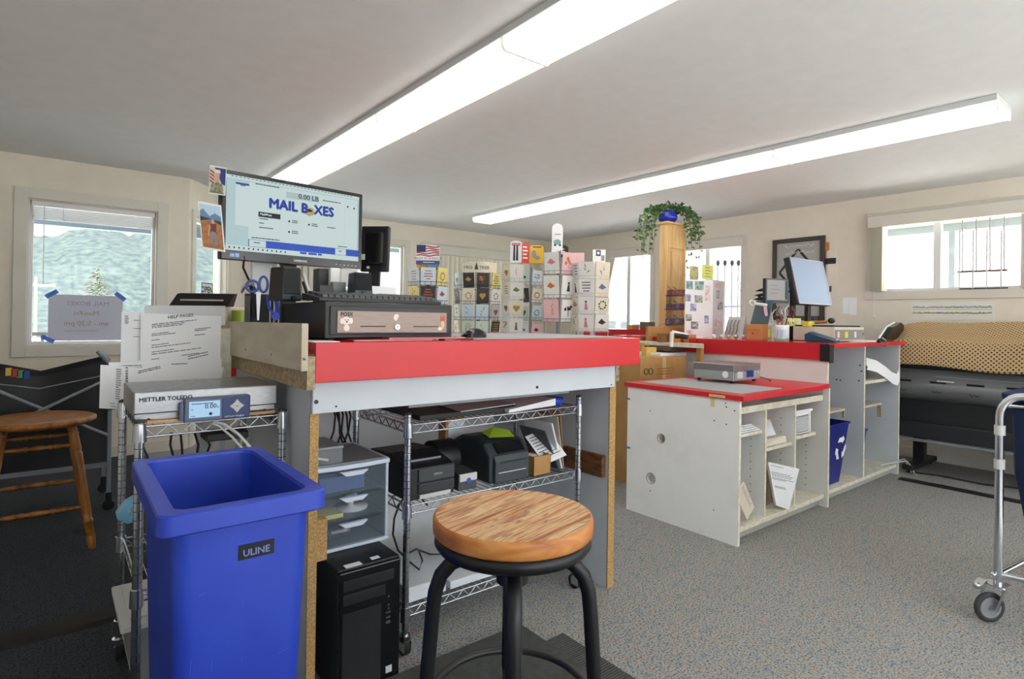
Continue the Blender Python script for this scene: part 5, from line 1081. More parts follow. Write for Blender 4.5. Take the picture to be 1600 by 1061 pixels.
o_ = solo('brochure', MB(F).box((-.13+.13, 0, 0), (.10, .004, .21)), mat('brochure_cream', 'E5D9C8'), 'cream leaflet leaning right, topmost in the left bottom bay', 'brochure'); g = MB(F); textlines(g, (.06, -.0006, .19), X_, Z_, .035, 12, .013, .003, 0, 51); part('print', g, ink_m, o_)
slab('envelope', 3.0, 1.75, .086, .006, .17, .12, 0, 0, -.25, paper_m, 'white envelope leaning against the end panel inside the low desk', 'envelope')
slab('envelope', 3.02, 1.77, .086, .012, .16, .12, 0, 0, -.45, mat('env_grey', 'D5D3CC', .7), 'grey white envelope leaning in the left bottom bay behind the other', 'envelope')

# ------------------------------------------------------------------ tall desk
TT = 1.084; AX0 = 4.08; AX1 = 5.42
t = thing('tall_cabinet', 'tall white open-bay desk with red top behind the low desk, bins in its bays', 'cabinet', (4.75, 2.2, 0))
part('top', MB().box((AX0-.02, 1.70, TT-.028), (AX1+.05, 2.70, TT)), redtop_m, t, .002)
part('front_edge', MB().box((AX0+.05, 1.694, TT-.028), (AX1+.05, 1.70, TT)), red_m, t)
part('end_apron', MB().box((AX0-.026, 1.73, .972), (AX0-.02, 2.70, TT)), red_m, t)
part('black_tape', MB().box((AX0-.029, 1.695, .965), (AX0-.02, 1.755, TT-.002)).box((AX0-.03, 1.692, .955), (AX0+.035, 1.696, TT-.005)), black_m, t)
part('left_panel', MB().box((AX0, 1.72, 0), (AX0+.022, 2.68, TT-.028)), white_m, t); part('panel_edge', MB().box((AX0, 1.717, 0), (AX0+.022, 1.72, .97)), edge_m, t)
dx_ = 4.745
part('divider', MB().box((dx_-.02, 1.73, .08), (dx_, 2.66, TT-.03)), grey_m, t); part('panel_edge', MB().box((dx_-.02, 1.727, .08), (dx_, 1.73, TT-.03)), edge_m, t)
part('right_panel', MB().box((AX1-.02, 1.72, 0), (AX1, 2.68, TT-.028)), grey_m, t); part('panel_edge', MB().box((AX1-.02, 1.717, 0), (AX1, 1.72, TT-.03)), edge_m, t)
part('back_panel', MB().box((AX0+.02, 2.66, 0), (AX1-.02, 2.675, TT-.03)), grey_m, t)
part('bottom_shelf', MB().box((AX0+.022, 1.73, .055), (AX1-.02, 2.66, .08)), edge_m, t, .002)
part('kick_board', MB().box((AX0+.022, 1.77, 0), (AX1-.02, 1.785, .055)), mat('kick_grey', 'B9B8AF'), t)
part('upper_shelf', MB().box((dx_, 1.74, .768), (AX1-.02, 2.6, .79)), edge_m, t)
part('small_shelf', MB().box((AX0+.022, 1.745, .600), (AX0+.36, 2.1, .614)), ply_m, t); part('shelf_bracket', MB().box((AX0+.345, 1.745, .55), (AX0+.36, 1.76, .6)), plyedge_m, t)
part('small_shelf', MB().box((dx_, 1.745, .588), (dx_+.38, 2.1, .603)), ply_m, t); part('shelf_bracket', MB().box((dx_+.365, 1.745, .49), (dx_+.38, 1.775, .588)), plyedge_m, t)
for px, py in ((1307, 593), (1313, 594), (1342, 595), (1344, 571), (1346, 580)):
    a = AX(px, py, dx_-.02); part('screw_hole', MB().cyl((dx_-.022, a.y, a.z), (dx_-.0195, a.y, a.z), .006, None, 10), ink_m, t)
a = AX(1416, 553, AX1); part('tape_bit', MB().box((AX1, 1.72, .985), (AX1+.03, 1.78, 1.04)), mat('brown_bit', '8B5B33', .6), t)
# return wing of the tall desk carrying the display tower
t = thing('counter_wing', 'red-topped counter wing behind the tall desk, under the pine display tower and poster board', 'counter', (4.65, 3.3, 0))
part('top', MB().box((4.06, 2.71, TT-.028), (5.2, 3.6, TT-.001)), redtop_m, t, .002)
part('apron', MB().box((4.055, 2.71, .972), (4.062, 3.6, TT-.001)), red_m, t)
part('panel', MB().box((4.09, 2.73, 0), (4.11, 3.58, TT-.03)), white_m, t); part('back_panel', MB().box((5.15, 2.73, 0), (5.17, 3.58, TT-.03)), white_m, t)

def recycle(mb, F, R, m=0):
    for k in range(3):
        A = Matrix.Rotation(-2*PI*k/3, 4, 'Y'); G = F @ A; n = len(mb.v); q = MB(G)
        w = .16*R*1.6
        q.prism([(-.62*R, .50*R), (.12*R, .50*R), (.12*R, .34*R), (.52*R, .66*R), (.12*R, .98*R), (.12*R, .84*R), (-.42*R, .84*R)], (0, 0, 0), X_, Z_, .001)
        mb.v += q.v; mb.f += [tuple(i+n for i in f) for f in q.f]; mb.mi += [m]*len(q.f); mb.sm += q.sm
def bin_(x0, x1, y0, y1, z0, z1, tap, m_, label, logo=False):
    t = thing('waste_bin', label, 'waste bin', ((x0+x1)/2, (y0+y1)/2, z0)); m = MB()
    o = [(x0+tap, y0+tap, z0), (x1-tap, y0+tap, z0), (x1-tap, y1-tap, z0), (x0+tap, y1-tap, z0), (x0, y0, z1), (x1, y0, z1), (x1, y1, z1), (x0, y1, z1)]
    i_ = [(x0+.004, y0+.004, z1), (x1-.004, y0+.004, z1), (x1-.004, y1-.004, z1), (x0+.004, y1-.004, z1), (x0+tap+.004, y0+tap+.004, z0+.004), (x1-tap-.004, y0+tap+.004, z0+.004), (x1-tap-.004, y1-tap-.004, z0+.004), (x0+tap+.004, y1-tap-.004, z0+.004)]
    m.add(o+i_, [(0, 3, 2, 1), (0, 1, 5, 4), (1, 2, 6, 5), (2, 3, 7, 6), (3, 0, 4, 7), (4, 5, 9, 8), (5, 6, 10, 9), (6, 7, 11, 10), (7, 4, 8, 11), (8, 9, 13, 12), (9, 10, 14, 13), (10, 11, 15, 14), (11, 8, 12, 15), (12, 13, 14, 15)]); part('body', m, m_, t, .012)
    part('rim', MB().box((x0-.008, y0-.008, z1-.012), (x1+.008, y0+.004, z1+.004)).box((x0-.008, y1-.004, z1-.012), (x1+.008, y1+.008, z1+.004)).box((x0-.008, y0+.004, z1-.012), (x0+.004, y1-.004, z1+.004)).box((x1-.004, y0+.004, z1-.012), (x1+.008, y1-.004, z1+.004)), m_, t, .004)
    if logo:
        sl_ = math.atan(tap/(z1-z0)); F = Matrix.Translation(((x0+x1)/2+.09, y0+tap*.42-.003, (z0+z1)/2+.035)) @ Matrix.Rotation(sl_, 4, 'X'); g = MB(); recycle(g, F, .095); part('recycle_logo', g, paper_m, t)
    return t
bin_(4.125, 4.50, 1.74, 2.02, .082, .515, .045, navybin_m, 'dark blue recycling bin with a white arrows logo in the tall desk', True)
bin_(4.775, 4.99, 1.80, 2.05, .082, .40, .03, mat('bin_blue_small', '2A3F96', .4), 'smaller blue bin lined with a clear bag, right bay of the tall desk')
m = MB(); rd = random.Random(4); n = 20; rings = []
for z, r, k in ((.36, .115, .004), (.40, .128, .006), (.42, .125, .01), (.47, .105, .014), (.52, .10, .016), (.555, .085, .02)): rings.append([Vector((4.882+(r*1.0+rd.uniform(-k, k))*math.cos(2*PI*i/n), 1.925+(r*1.1+rd.uniform(-k, k))*math.sin(2*PI*i/n), z+rd.uniform(-k, k)*.6)) for i in range(n)])
m.add([p for r in rings for p in r], [(i*n+k, i*n+(k+1) % n, (i+1)*n+(k+1) % n, (i+1)*n+k) for i in range(5) for k in range(n)], 0, True)
solo('bin_liner', m, mat('liner', 'D9DEE2', .3, alpha=.6), 'translucent white liner bag bunched out of the smaller blue bin', 'bin liner')
solo('bubble_wrap', MB().ball((4.19, 1.86, .655), .052, 16, 0, (1.15, 1, .8)).ball((4.25, 1.87, .645), .035, 12), mat('bubble', '8FB0C0', .2, c2='5E8296', scale=60), 'roll of blue tinted bubble wrap on the small shelf of the tall desk', 'bubble wrap')
solo('black_holder', MB().box((4.755, 1.80, .604), (4.83, 1.9, .72)), dgrey_m, 'dark upright holder on the small shelf in the right bay', 'holder', bevel=.004)
# small printer in the upper right bay
t = thing('small_printer', 'dark ticket printer with white paper curling out, upper right bay of the tall desk', 'printer', (4.95, 1.95, .791))
part('body', MB().prism([(1.80, 0), (2.1, 0), (2.1, .16), (1.95, .19), (1.80, .10)], (4.80, 0, .791), Y_, Z_, .20), mat('printer_teal', '33444E', .35), t, .008)
part('lid', MB().hexa([(4.79, 1.82, .93), (5.03, 1.82, .93), (5.03, 2.1, .99), (4.79, 2.1, .99), (4.79, 1.82, .94), (5.03, 1.82, .94), (5.03, 2.1, 1.0), (4.79, 2.1, 1.0)]), black_m, t, .003)
P = [(4.99, 1.80, .92), (5.08, 1.76, .90), (5.18, 1.73, .85), (5.27, 1.71, .80), (5.34, 1.70, .785), (5.38, 1.70, .82)]
m = MB(); vs = []
for p in P: vs += [(p[0]-.02, p[1], p[2]-.055), (p[0]+.02, p[1]+.02, p[2]+.035)]
m.add(vs, [(2*i, 2*i+2, 2*i+3, 2*i+1) for i in range(len(P)-1)], 0, True); part('paper_curl', m, paper_m, t)
solo('cord_bundle', MB().tube([(5.33, 1.75, .09), (5.40, 1.71, .10), (5.47, 1.68, .11), (5.52, 1.66, .06), (5.50, 1.63, .008), (5.46, 1.60, .006)], .005, 8).tube([(5.20, 1.78, .09), (5.36, 1.70, .12), (5.49, 1.70, .12), (5.54, 1.69, .05), (5.53, 1.66, .008)], .005, 8), lgrey_m, 'white cords looping over the right end of the bottom shelf to the floor', 'cords')
solo('black_cable', MB().tube([(5.55, 1.68, .006), (5.62, 1.5, .006), (5.60, 1.2, .006), (5.75, .9, .006)], .008, 6), black_m, 'black cord lying on the carpet in front of the plotter', 'cord')

# ------------------------------------------------------------------ plotter under a patterned cloth
t = thing('wide_format_printer', 'long dark wide-format printer against the right wall, its top under a patterned cloth', 'printer', (5.85, .9, 0))
PX, PY0, PY1 = 5.50, .05, 1.80
part('main_body', MB().box((PX+.02, PY0, .86), (6.12, PY1, 1.08)), black_m, t, .01)
part('front_rail', MB().box((PX-.005, PY0+.05, .80), (PX+.03, PY1-.30, .812)), lgrey_m, t, .002)
m = MB(); n = 10   # curved output guide
prof = [(PX+.02, .86), (PX-.01, .80), (PX-.05, .765), (PX-.075, .72), (PX-.07, .67), (PX-.02, .63), (PX+.05, .61)]
vs = [(x, y, z) for x, z in prof for y in (PY0, PY1)]; m.add(vs, [(2*i, 2*i+1, 2*i+3, 2*i+2) for i in range(len(prof)-1)], 0, True); part('output_guide', m, mat('guide_grey', '6A6D70', .3, metal=.2), t)
for k in range(7):
    y = PY1-.10-k*.235; part('guide_slot', MB().prism([(-.055, .0), (.055, .0), (.05, -.02), (.02, -.038), (-.02, -.038), (-.05, -.02)], (PX-.058, y, .775), -Y_, Vector((-.30, 0, .95)), -.004), black_m, t)
    q = part('roller_mark', MB().tube([(PX-.079, y+.03, .70), (PX-.079, y+.015, .685), (PX-.079, y, .70), (PX-.079, y-.015, .685), (PX-.079, y-.03, .70)], .003, 5), black_m, t)
part('name_plate', MB().box((PX-.062, PY1-.44, .775), (PX-.055, PY1-.33, .785)), lgrey_m, t)
part('lower_housing', MB().box((PX+.05, PY0, .42), (6.1, PY1-.02, .64)), mat('housing_dark', '1E2023', .5), t, .01)
part('roll_cover', MB().box((PX+.02, PY0, .30), (6.0, PY1-.04, .43)), mat('cover_dark2', '26282B', .45), t, .01)
part('bottom_bar', MB().box((PX-.0, PY0, .275), (PX+.04, PY1-.04, .295)), mgrey_m, t, .003)
for y in (PY0+.1, PY1-.12):
    part('leg', MB().box((5.75, y-.04, .06), (5.83, y+.04, .44)), black_m, t, .004); part('foot', MB().box((5.50, y-.04, .03), (6.1, y+.04, .07)), black_m, t, .004)
    for x in (5.55, 6.05): part('caster', MB().cyl((x, y-.012, .03), (x, y+.012, .03), .03, None, 14), rubber_m, t)
# cloth with a diamond dot weave
cm = bpy.data.materials.new('diamond_cloth'); cm.use_nodes = True; N = cm.node_tree.nodes; L = cm.node_tree.links; b = N['Principled BSDF']; b.inputs['Roughness'].default_value = .9
uv = N.new('ShaderNodeUVMap'); uv.uv_map = 'weave'; mp = N.new('ShaderNodeMapping'); mp.inputs['Rotation'].default_value = (0, 0, PI/4); mp.inputs['Scale'].default_value = (44, 44, 44)
vor = N.new('ShaderNodeTexVoronoi'); vor.inputs['Randomness'].default_value = 0; vor.inputs['Scale'].default_value = 1; vor.distance = 'CHEBYCHEV'; vor.voronoi_dimensions = '2D'
k = N.new('ShaderNodeValToRGB'); k.color_ramp.interpolation = 'LINEAR'
k.color_ramp.elements[0].position = .22; k.color_ramp.elements[0].color = rgb('4A3216'); k.color_ramp.elements[1].position = .30; k.color_ramp.elements[1].color = rgb('C3A67D')
L.new(uv.outputs[0], mp.inputs[0]); L.new(mp.outputs[0], vor.inputs['Vector']); L.new(vor.outputs['Distance'], k.inputs[0]); L.new(k.outputs[0], b.inputs['Base Color'])
from mathutils import noise
CPF = [(6.14, 1.16), (6.10, 1.235), (6.02, 1.24), (5.92, 1.235), (5.80, 1.19), (5.66, 1.125), (5.58, 1.10), (5.50, 1.095), (5.465, 1.06), (5.455, .98), (5.45, .885)]
fine = []
for i in range(len(CPF)-1):
    for q in range(5): a = q/5; fine.append((CPF[i][0]*(1-a)+CPF[i+1][0]*a, CPF[i][1]*(1-a)+CPF[i+1][1]*a))
fine.append(CPF[-1]); ny = 90; vs = []; uvs = []
yl, yr = PY1+.05, PY0-.05; dist = 0
for i, (x, z) in enumerate(fine):
    if i: dist += math.hypot(x-fine[i-1][0], z-fine[i-1][1])
    for j in range(ny+1):
        y = yl+(yr-yl)*j/ny; w = noise.noise(Vector((x*3, y*2.2, z*3)))*.016 + .006*math.sin(y*9+x*7)
        drop = 0
        if j < 8: drop = ((8-j)/8)**2*.03
        e = 1 if z < 1.08 else .8
        vs.append((x-(w*.8 if z < 1.09 else 0), y-(.0), max(.86, z+w*e-drop*(1 if z > 1.0 else .3)+(.012*math.sin(y*4+1) if i == len(fine)-1 else 0)))); uvs.append((y, dist))
fs = [(i*(ny+1)+j, i*(ny+1)+j+1, (i+1)*(ny+1)+j+1, (i+1)*(ny+1)+j) for i in range(len(fine)-1) for j in range(ny)]
cl = solo('cover_cloth', MB().add(vs, fs, 0, True), cm, 'brown and cream diamond weave cloth draped over the long dark printer', 'cloth')
ul = cl.data.uv_layers.new(name='weave')
for lp in cl.data.loops: ul.data[lp.index].uv = uvs[lp.vertex_index]
s_ = cl.modifiers.new('thickness', 'SOLIDIFY'); s_.thickness = .004
# ------------------------------------------------------------------ steel laundry cart at the right edge
W0 = AZ(1555, 975, 0); LXc, LYc = 3.075, .612
t = thing('laundry_cart', 'steel tube laundry cart with a navy bag and a braked caster, right edge', 'cart', (3.35, .2, 0))
zt = AY(1572, 612, .60).z; zl = AY(1572, 892, .60).z
def post(x, y, sx, sy):
    P = [(x, y, .155), (x, y, zt-.10)]
    for k in range(1, 7): a = PI/2*k/6; P.append((x+sx*.07*(1-math.cos(a)), y+sy*.07*(1-math.cos(a)), zt-.10+.085*math.sin(a)))
    P.append((x+sx*.35, y+sy*.35, zt-.015)); return P
part('frame_tube', MB().tube(post(LXc, LYc, .25, -.97), .0155, 14), chrome_m, t)
part('frame_tube', MB().tube(post(LXc+.75, LYc-.10, -.0, -1), .0155, 14), chrome_m, t)
part('hanger_bar', MB().tube([(LXc, LYc, zt-.035-.02), (LXc+.14, LYc-.55, zt-.055)], .008, 10), chrome_m, t)
part('lower_bar', MB().tube([(LXc, LYc, zl), (LXc+.14, LYc-.55, zl)], .012, 12), chrome_m, t)
part('lower_bar', MB().tube([(LXc, LYc, zl), (LXc+.75, LYc-.1, zl)], .012, 12), chrome_m, t)
part('lower_bar', MB().tube([(LXc+.14, LYc-.55, zl), (LXc+.89, LYc-.65, zl)], .012, 12), chrome_m, t)
part('end_ball', MB().ball((LXc-.022, LYc+.012, zl), .012, 12), chrome_m, t)
for py in (668, 719): a = AY(1572, py, LYc).z; part('collar', MB().cyl((LXc, LYc, a-.02), (LXc, LYc, a+.02), .019, None, 16), lgrey_m, t)
part('plate', MB().cyl((LXc, LYc, .150), (LXc, LYc, .156), .042, None, 20), chrome_m, t); 
cwx, cwy = LXc-.035, LYc+.02
wh = part('caster', MB().hexa([(cwx-.02, cwy-.03, .055), (cwx+.0, cwy-.03, .055), (cwx+.0, cwy-.024, .055), (cwx-.02, cwy-.024, .055), (LXc-.04, LYc-.03, .15), (LXc+.03, LYc-.03, .15), (LXc+.03, LYc-.024, .15), (LXc-.04, LYc-.024, .15)]).hexa([(cwx-.02, cwy+.024, .055), (cwx+.0, cwy+.024, .055), (cwx+.0, cwy+.03, .055), (cwx-.02, cwy+.03, .055), (LXc-.04, LYc+.04, .15), (LXc+.03, LYc+.04, .15), (LXc+.03, LYc+.046, .15), (LXc-.04, LYc+.046, .15)]), chrome_m, t)
wd_ = Vector((-.62, -.78, 0)).normalized()
wc_ = Vector((cwx, cwy, .062)); part('tyre', MB().torus(wc_, .050, .012, 32, 10, 0, (wd_.y, -wd_.x, 0), (0, 0, 1)), mat('tyre_grey', '3A3A3C', .6), wh)
part('wheel', MB().cyl(wc_-wd_*.009, wc_+wd_*.009, .048, None, 32), mat('wheel_grey', '8E8F90', .5), wh); part('axle', MB().cyl(wc_-wd_*.02, wc_+wd_*.02, .010, None, 12), chrome_m, wh)
part('brake_lever', MB().box((LXc-.11, LYc+.03, .155), (LXc-.02, LYc+.06, .165)).ball((LXc-.112, LYc+.045, .162), .014, 10), chrome_m, t)
bagx, bagy = LXc+.035, LYc-.06
m = MB(); n = 24; secs = []
for z, sx, sy, off in ((zt-.012, .66, .5, 0), (zt-.03, .67, .50, 0), (zt-.10, .66, .48, .02), (.60, .66, .47, .03), (.42, .62, .43, .04), (.34, .5, .34, .06), (.315, .3, .2, .1)):
    cxx, cyy = LXc+.365, LYc-.235-off; ring = []
    for k in range(n): a = 2*PI*k/n; q = 1+.02*math.sin(k*3+z*20); ring.append(Vector((cxx+sx/2*math.copysign(abs(math.cos(a))**.22, math.cos(a))*q, cyy+sy/2*math.copysign(abs(math.sin(a))**.22, math.sin(a))*q, z)))
    secs.append(ring)
m.add([p for r in secs for p in r], [((i+1)*n+k, (i+1)*n+(k+1) % n, i*n+(k+1) % n, i*n+k) for i in range(len(secs)-1) for k in range(n)], 0, True); m.add(secs[-1], [tuple(range(n-1, -1, -1))])
part('laundry_bag', m, navy_m, t)
for (x, y) in ((LXc+.75, LYc-.10),): part('caster', MB().torus((x, y, .062), .05, .012, 24, 8, 0, (1, 0, 0), (0, 0, 1)).cyl((x, y, .06), (x, y, .16), .012, None, 8), chrome_m, t)

# ------------------------------------------------------------------ black folding hamper and oak stool at the left
HY = 4.36
def hp(px, py, y=HY): return AY(px, py, y)
t = thing('folding_hamper', 'black nylon folding hamper with crossed grey bars by the left window', 'hamper', (-.02, 4.6, 0))
hx1 = hp(172, 600).x; hx0 = 2*hp(62, 600).x-hx1; zt0 = hp(160, 562).z; zc_ = hp(66, 588).z
hd = .42
def sag(u): return zt0-(zt0-zc_)*(1-abs(2*u-1))**1.0
m = MB(); n = 20
for y in (HY, HY+hd):
    vs = []; 
    for i in range(n+1): u = i/n; x = hx0+(hx1-hx0)*u; vs += [(x, y+.01*math.sin(9*u), sag(u)), (x, y+.02*math.sin(7*u+2), sag(u)-.35), (x, y-.01, .30)]
    m.add(vs, [(3*i+k, 3*i+3+k, 3*i+4+k, 3*i+1+k) for i in range(n) for k in (0, 1)], 0, True)
for x in (hx0, hx1): m.add([(x, HY, zt0), (x, HY+hd, zt0), (x, HY+hd, .30), (x, HY, .30)], [(0, 1, 2, 3)])
m.add([(hx0, HY, .30), (hx1, HY, .30), (hx1, HY+hd, .30), (hx0, HY+hd, .30)], [(0, 1, 2, 3)]); part('fabric_body', m, blackfab_m, t)
bar = mat('bar_slate', '8A939C', .4)
for x in (hx0, hx1):
    for y in (HY-.01, HY+hd+.01):
        p = part('leg', MB().box((x-.011, y-.011, .10), (x+.011, y+.011, zt0-.03)), bar, t, .002)
        part('handle', MB().tube([(x-.045, y, zt0+.03), (x, y, zt0-.03)], .014, 10), mat('handle_blue_grey', '8FA1B5', .35), p); part('joint', MB().box((x-.022, y-.022, .62), (x+.016, y+.018, .68)), black_m, p, .003)
        part('caster', MB().cyl((x, y-.012, .032), (x, y+.012, .032), .032, None, 18).box((x-.016, y-.018, .032), (x+.016, y+.018, .11)), black_m, p)
b0 = hp(-30, 600, HY-.03); b1 = hp(168, 680, HY-.03); b2 = hp(-40, 690, HY-.04); b3 = hp(156, 598, HY-.04)
part('cross_bar', MB().tube([b0, b1], .010, 8), bar, t); part('cross_bar', MB().tube([b2, b3], .010, 8), bar, t)
part('bottom_bar', MB().box((hx0, HY-.02, .27), (hx1, HY, .295)), bar, t)
part('top_wire', MB().tube([(hx0, HY-.012, zt0-.09), ((hx0+hx1)/2, HY-.012, zc_-.07), (hx1, HY-.012, zt0-.09)], .004, 6), bar, t)
for k, c in enumerate(('D9B84E', 'B83A35', '4E8B57', '3456A5')):
    x = hp(13+9*k, 580).x; part('colour_tag', MB().box((x-.012, HY-.016, zc_-.01+.012*(3-k)*.6), (x+.018, HY-.011, zc_+.035+.012*(3-k)*.6)), mat('tag_%s' % ('yellow', 'red', 'green', 'blue')[k], c, .6), t)
# oak stool
f1 = AZ(130, 864, 0); ZS = .66
sd = 2.98; c0 = AD(60, 655, sd); OC = Vector((c0.x, c0.y, 0)); ZS = c0.z+.0
t = thing('wooden_stool', 'turned golden oak stool with round seat in front of the black hamper', 'stool', OC)
SRr = .245
part('seat', MB().lathe([(0, -.012), (SRr*.6, -.008), (SRr*.93, .0), (SRr, -.008), (SRr, -.022), (SRr*.9, -.036), (0, -.036)], OC+Vector((0, 0, ZS+.01)), 48), oak_m, t)
vd = Vector((AD(53, 655, 1).x, AD(53, 655, 1).y, 0)).normalized(); sd_ = Vector((vd.y, -vd.x, 0))
legs = []
for a, b in ((1, -1), (-1, -1), (1, 1), (-1, 1)):
    tp = OC+sd_*a*.135+vd*b*.10+Vector((0, 0, ZS-.028)); bt = OC+sd_*a*.225+vd*b*.17; legs.append((tp, bt))
    prof = [(0, .016), (.03, .018), (.045, .023), (.055, .014), (.065, .024), (.08, .020), (.10, .021), (.2, .024), (.215, .020), (.225, .024), (.24, .024), (.45, .023), (.70, .022), (.76, .020), (.77, .024), (.79, .024), (.80, .019), (.88, .022), (.89, .018), (.9, .021), (.98, .017), (1, .014)]
    part('leg', MB().tube([tp.lerp(bt, q) for q, r in prof], [r for q, r in prof], 14), oak_m, t)
def rung(i, j, q, nm='stretcher'):
    A_ = legs[i][0].lerp(legs[i][1], q); B_ = legs[j][0].lerp(legs[j][1], q); P = [0, .1, .28, .30, .32, .36, .38, .42, .48, .52, .58, .62, .64, .68, .70, .72, .9, 1]; r = [.007, .009, .014, .009, .014, .014, .009, .012, .014, .014, .012, .009, .014, .014, .009, .014, .009, .007]
    part(nm, MB().tube([A_.lerp(B_, p) for p in P], r, 10), oak_m, t)
rung(0, 1, .16); rung(2, 3, .13); rung(0, 1, .66); rung(2, 3, .54); rung(0, 2, .62); rung(1, 3, .62); rung(0, 2, .22); rung(1, 3, .22)

# ------------------------------------------------------------------ side counter behind the guard, with a terminal
t = thing('side_counter', 'red-edged counter running left behind the plywood guard', 'counter', (1.1, 3.3, 0))
part('top', MB().box((.60, 2.95, 1.035), (1.75, 3.55, 1.063)), redtop_m, t); part('apron', MB().box((.60, 2.935, .93), (1.75, 2.95, 1.06)), red_m, t)
part('end_panel', MB().box((.62, 2.96, 0), (.645, 3.53, 1.03)), grey_m, t); part('end_panel', MB().box((1.70, 2.96, 0), (1.725, 3.53, 1.03)), grey_m, t); part('front_panel', MB().box((.645, 2.97, 0), (1.70, 2.985, 1.03)), white_m, t)
zs_ = 1.063
t = thing('document_scanner', 'beige scanner with a tilted black lid, seen behind the HELP PAGES sheets', 'scanner', AD(312, 480, 3.0))
a = AD(276, 478, 3.0); b = AD(352, 480, 3.0); F = frame((a.x, a.y, zs_), (b.x-a.x, b.y-a.y, 0)); W = (b-a).length; zz = a.z-zs_
part('body', MB(F).box((0, 0, .001), (W, .25, zz)), beige_m, t, .006)
part('lid', MB(F).hexa([(-.03, -.02, zz), (W+.02, -.02, zz), (W+.02, .05, zz+.0), (-.03, .05, zz), (-.01, .02, zz+.065), (W+.04, .02, zz+.065), (W+.04, .05, zz+.07), (-.01, .05, zz+.07)]), black_m, t, .003)
part('lid_strip', MB(F).box((.02, -.004, zz+.028), (W-.01, .0, zz+.036)), lgrey_m, t)
def cup(px, pyb, pyt, d, r, m_, label, name='cup', zb=None):
    a = AD(px, pyb, d); b = AD(px, pyt, d); z0 = zb if zb is not None else a.z
    return solo(name, MB().lathe([(0, 0), (r*.8, 0), (r, b.z-z0), (r*.92, b.z-z0), (r*.74, .006), (0, .006)], (a.x, a.y, z0), 20), m_, label, name.replace('_', ' '))
cup(373, 500, 485, 3.05, .036, mat('green_glass', '93A83A', .3), 'small lime green cup behind the plywood guard', 'cup', zs_)
blk('tape_holder', 384, 398, 484, 500, 3.1, .04, mgrey_m, 'grey tape holder beside the lime cup', 'tape holder', ground=zs_)

# ------------------------------------------------------------------ greeting card racks
CARDC = {'white': 'F0EFEC', 'cream': 'EDE6D2', 'pink': 'F0C3C8', 'pale green': 'CFE3D4', 'pale blue': 'CFE0EC', 'yellow': 'E8D98A', 'dark': '3A3538', 'red': 'C43A3F', 'kraft': 'C9A77A', 'grey': 'C6C6C8', 'teal': '7FB5B2'}
MOTC = {'orange': 'D2763A', 'red': 'B8333A', 'green': '5F8A5A', 'blue': '5A79B0', 'black': '3A3A3C', 'gold': 'C39A4A', 'rose': 'D88A9A', 'brown': '86654A'}
cmats = {k: mat('card_'+k.replace(' ', '_'), v, .6) for k, v in CARDC.items()}; mmats = {k: mat('motif_'+k, v, .6) for k, v in MOTC.items()}
SHAPES = ['bouquet', 'heart', 'leaf sprig', 'bird', 'wreath', 'lettering', 'figure']
def card_mesh(F, w, h, shape, rd):
    m = MB(F); m.box((-w/2, 0, 0), (w/2, .004, h), 0); y = -.0008; cx, cz = 0, h*.52; r = min(w, h)*.3
    def dot(x, z, q, k=1, n=8): m.add([(x+q*math.cos(2*PI*i/n), y, z+q*math.sin(2*PI*i/n)) for i in range(n)], [tuple(range(n))], k)
    if shape == 'bouquet':
        for _ in range(7): dot(cx+rd.uniform(-r, r)*.8, cz+rd.uniform(-.3, 1)*r, r*rd.uniform(.2, .34), rd.choice((1, 2)))
        m.add([(cx-.003, y, cz-r*1.2), (cx+.003, y, cz-r*1.2), (cx+.003, y, cz), (cx-.003, y, cz)], [(0, 1, 2, 3)], 2)
    elif shape == 'heart': dot(cx-r*.4, cz+r*.25, r*.5); dot(cx+r*.4, cz+r*.25, r*.5); m.add([(cx-r*.85, y, cz+r*.1), (cx, y, cz-r), (cx+r*.85, y, cz+r*.1)], [(0, 1, 2)], 1)
    elif shape == 'leaf sprig':
        for k in range(5):
            a = rd.uniform(-.9, .9); z = cz-r+k*r*.45; m.add([(cx, y, z), (cx+r*.8*math.sin(a), y, z+r*.2), (cx+r*math.sin(a), y, z+r*.7)], [(0, 1, 2)], 1)
    elif shape == 'bird': m.add([(cx-r, y, cz), (cx, y, cz-r*.4), (cx+r*.9, y, cz+r*.1), (cx+r*.2, y, cz+r*.5), (cx-r*.2, y, cz+r*.9)], [(0, 1, 2, 3, 4)], 1)
    elif shape == 'wreath':
        for k in range(9): dot(cx+r*.8*math.cos(k*.7), cz+r*.8*math.sin(k*.7), r*.22, 1+k % 2)
    elif shape == 'lettering':
        for k in range(4): L = r*rd.uniform(.5, 1.1); z = cz+r-k*r*.6; m.add([(cx-L, y, z), (cx+L, y, z), (cx+L, y, z+r*.18), (cx-L, y, z+r*.18)], [(0, 1, 2, 3)], 1)
    else: m.add([(cx-r*.4, y, cz-r), (cx+r*.4, y, cz-r), (cx+r*.2, y, cz+r*.4), (cx-r*.2, y, cz+r*.4)], [(0, 1, 2, 3)], 1); dot(cx, cz+r*.7, r*.28, 2)
    return m
ORD = ['top', 'second', 'third', 'fourth', 'fifth']
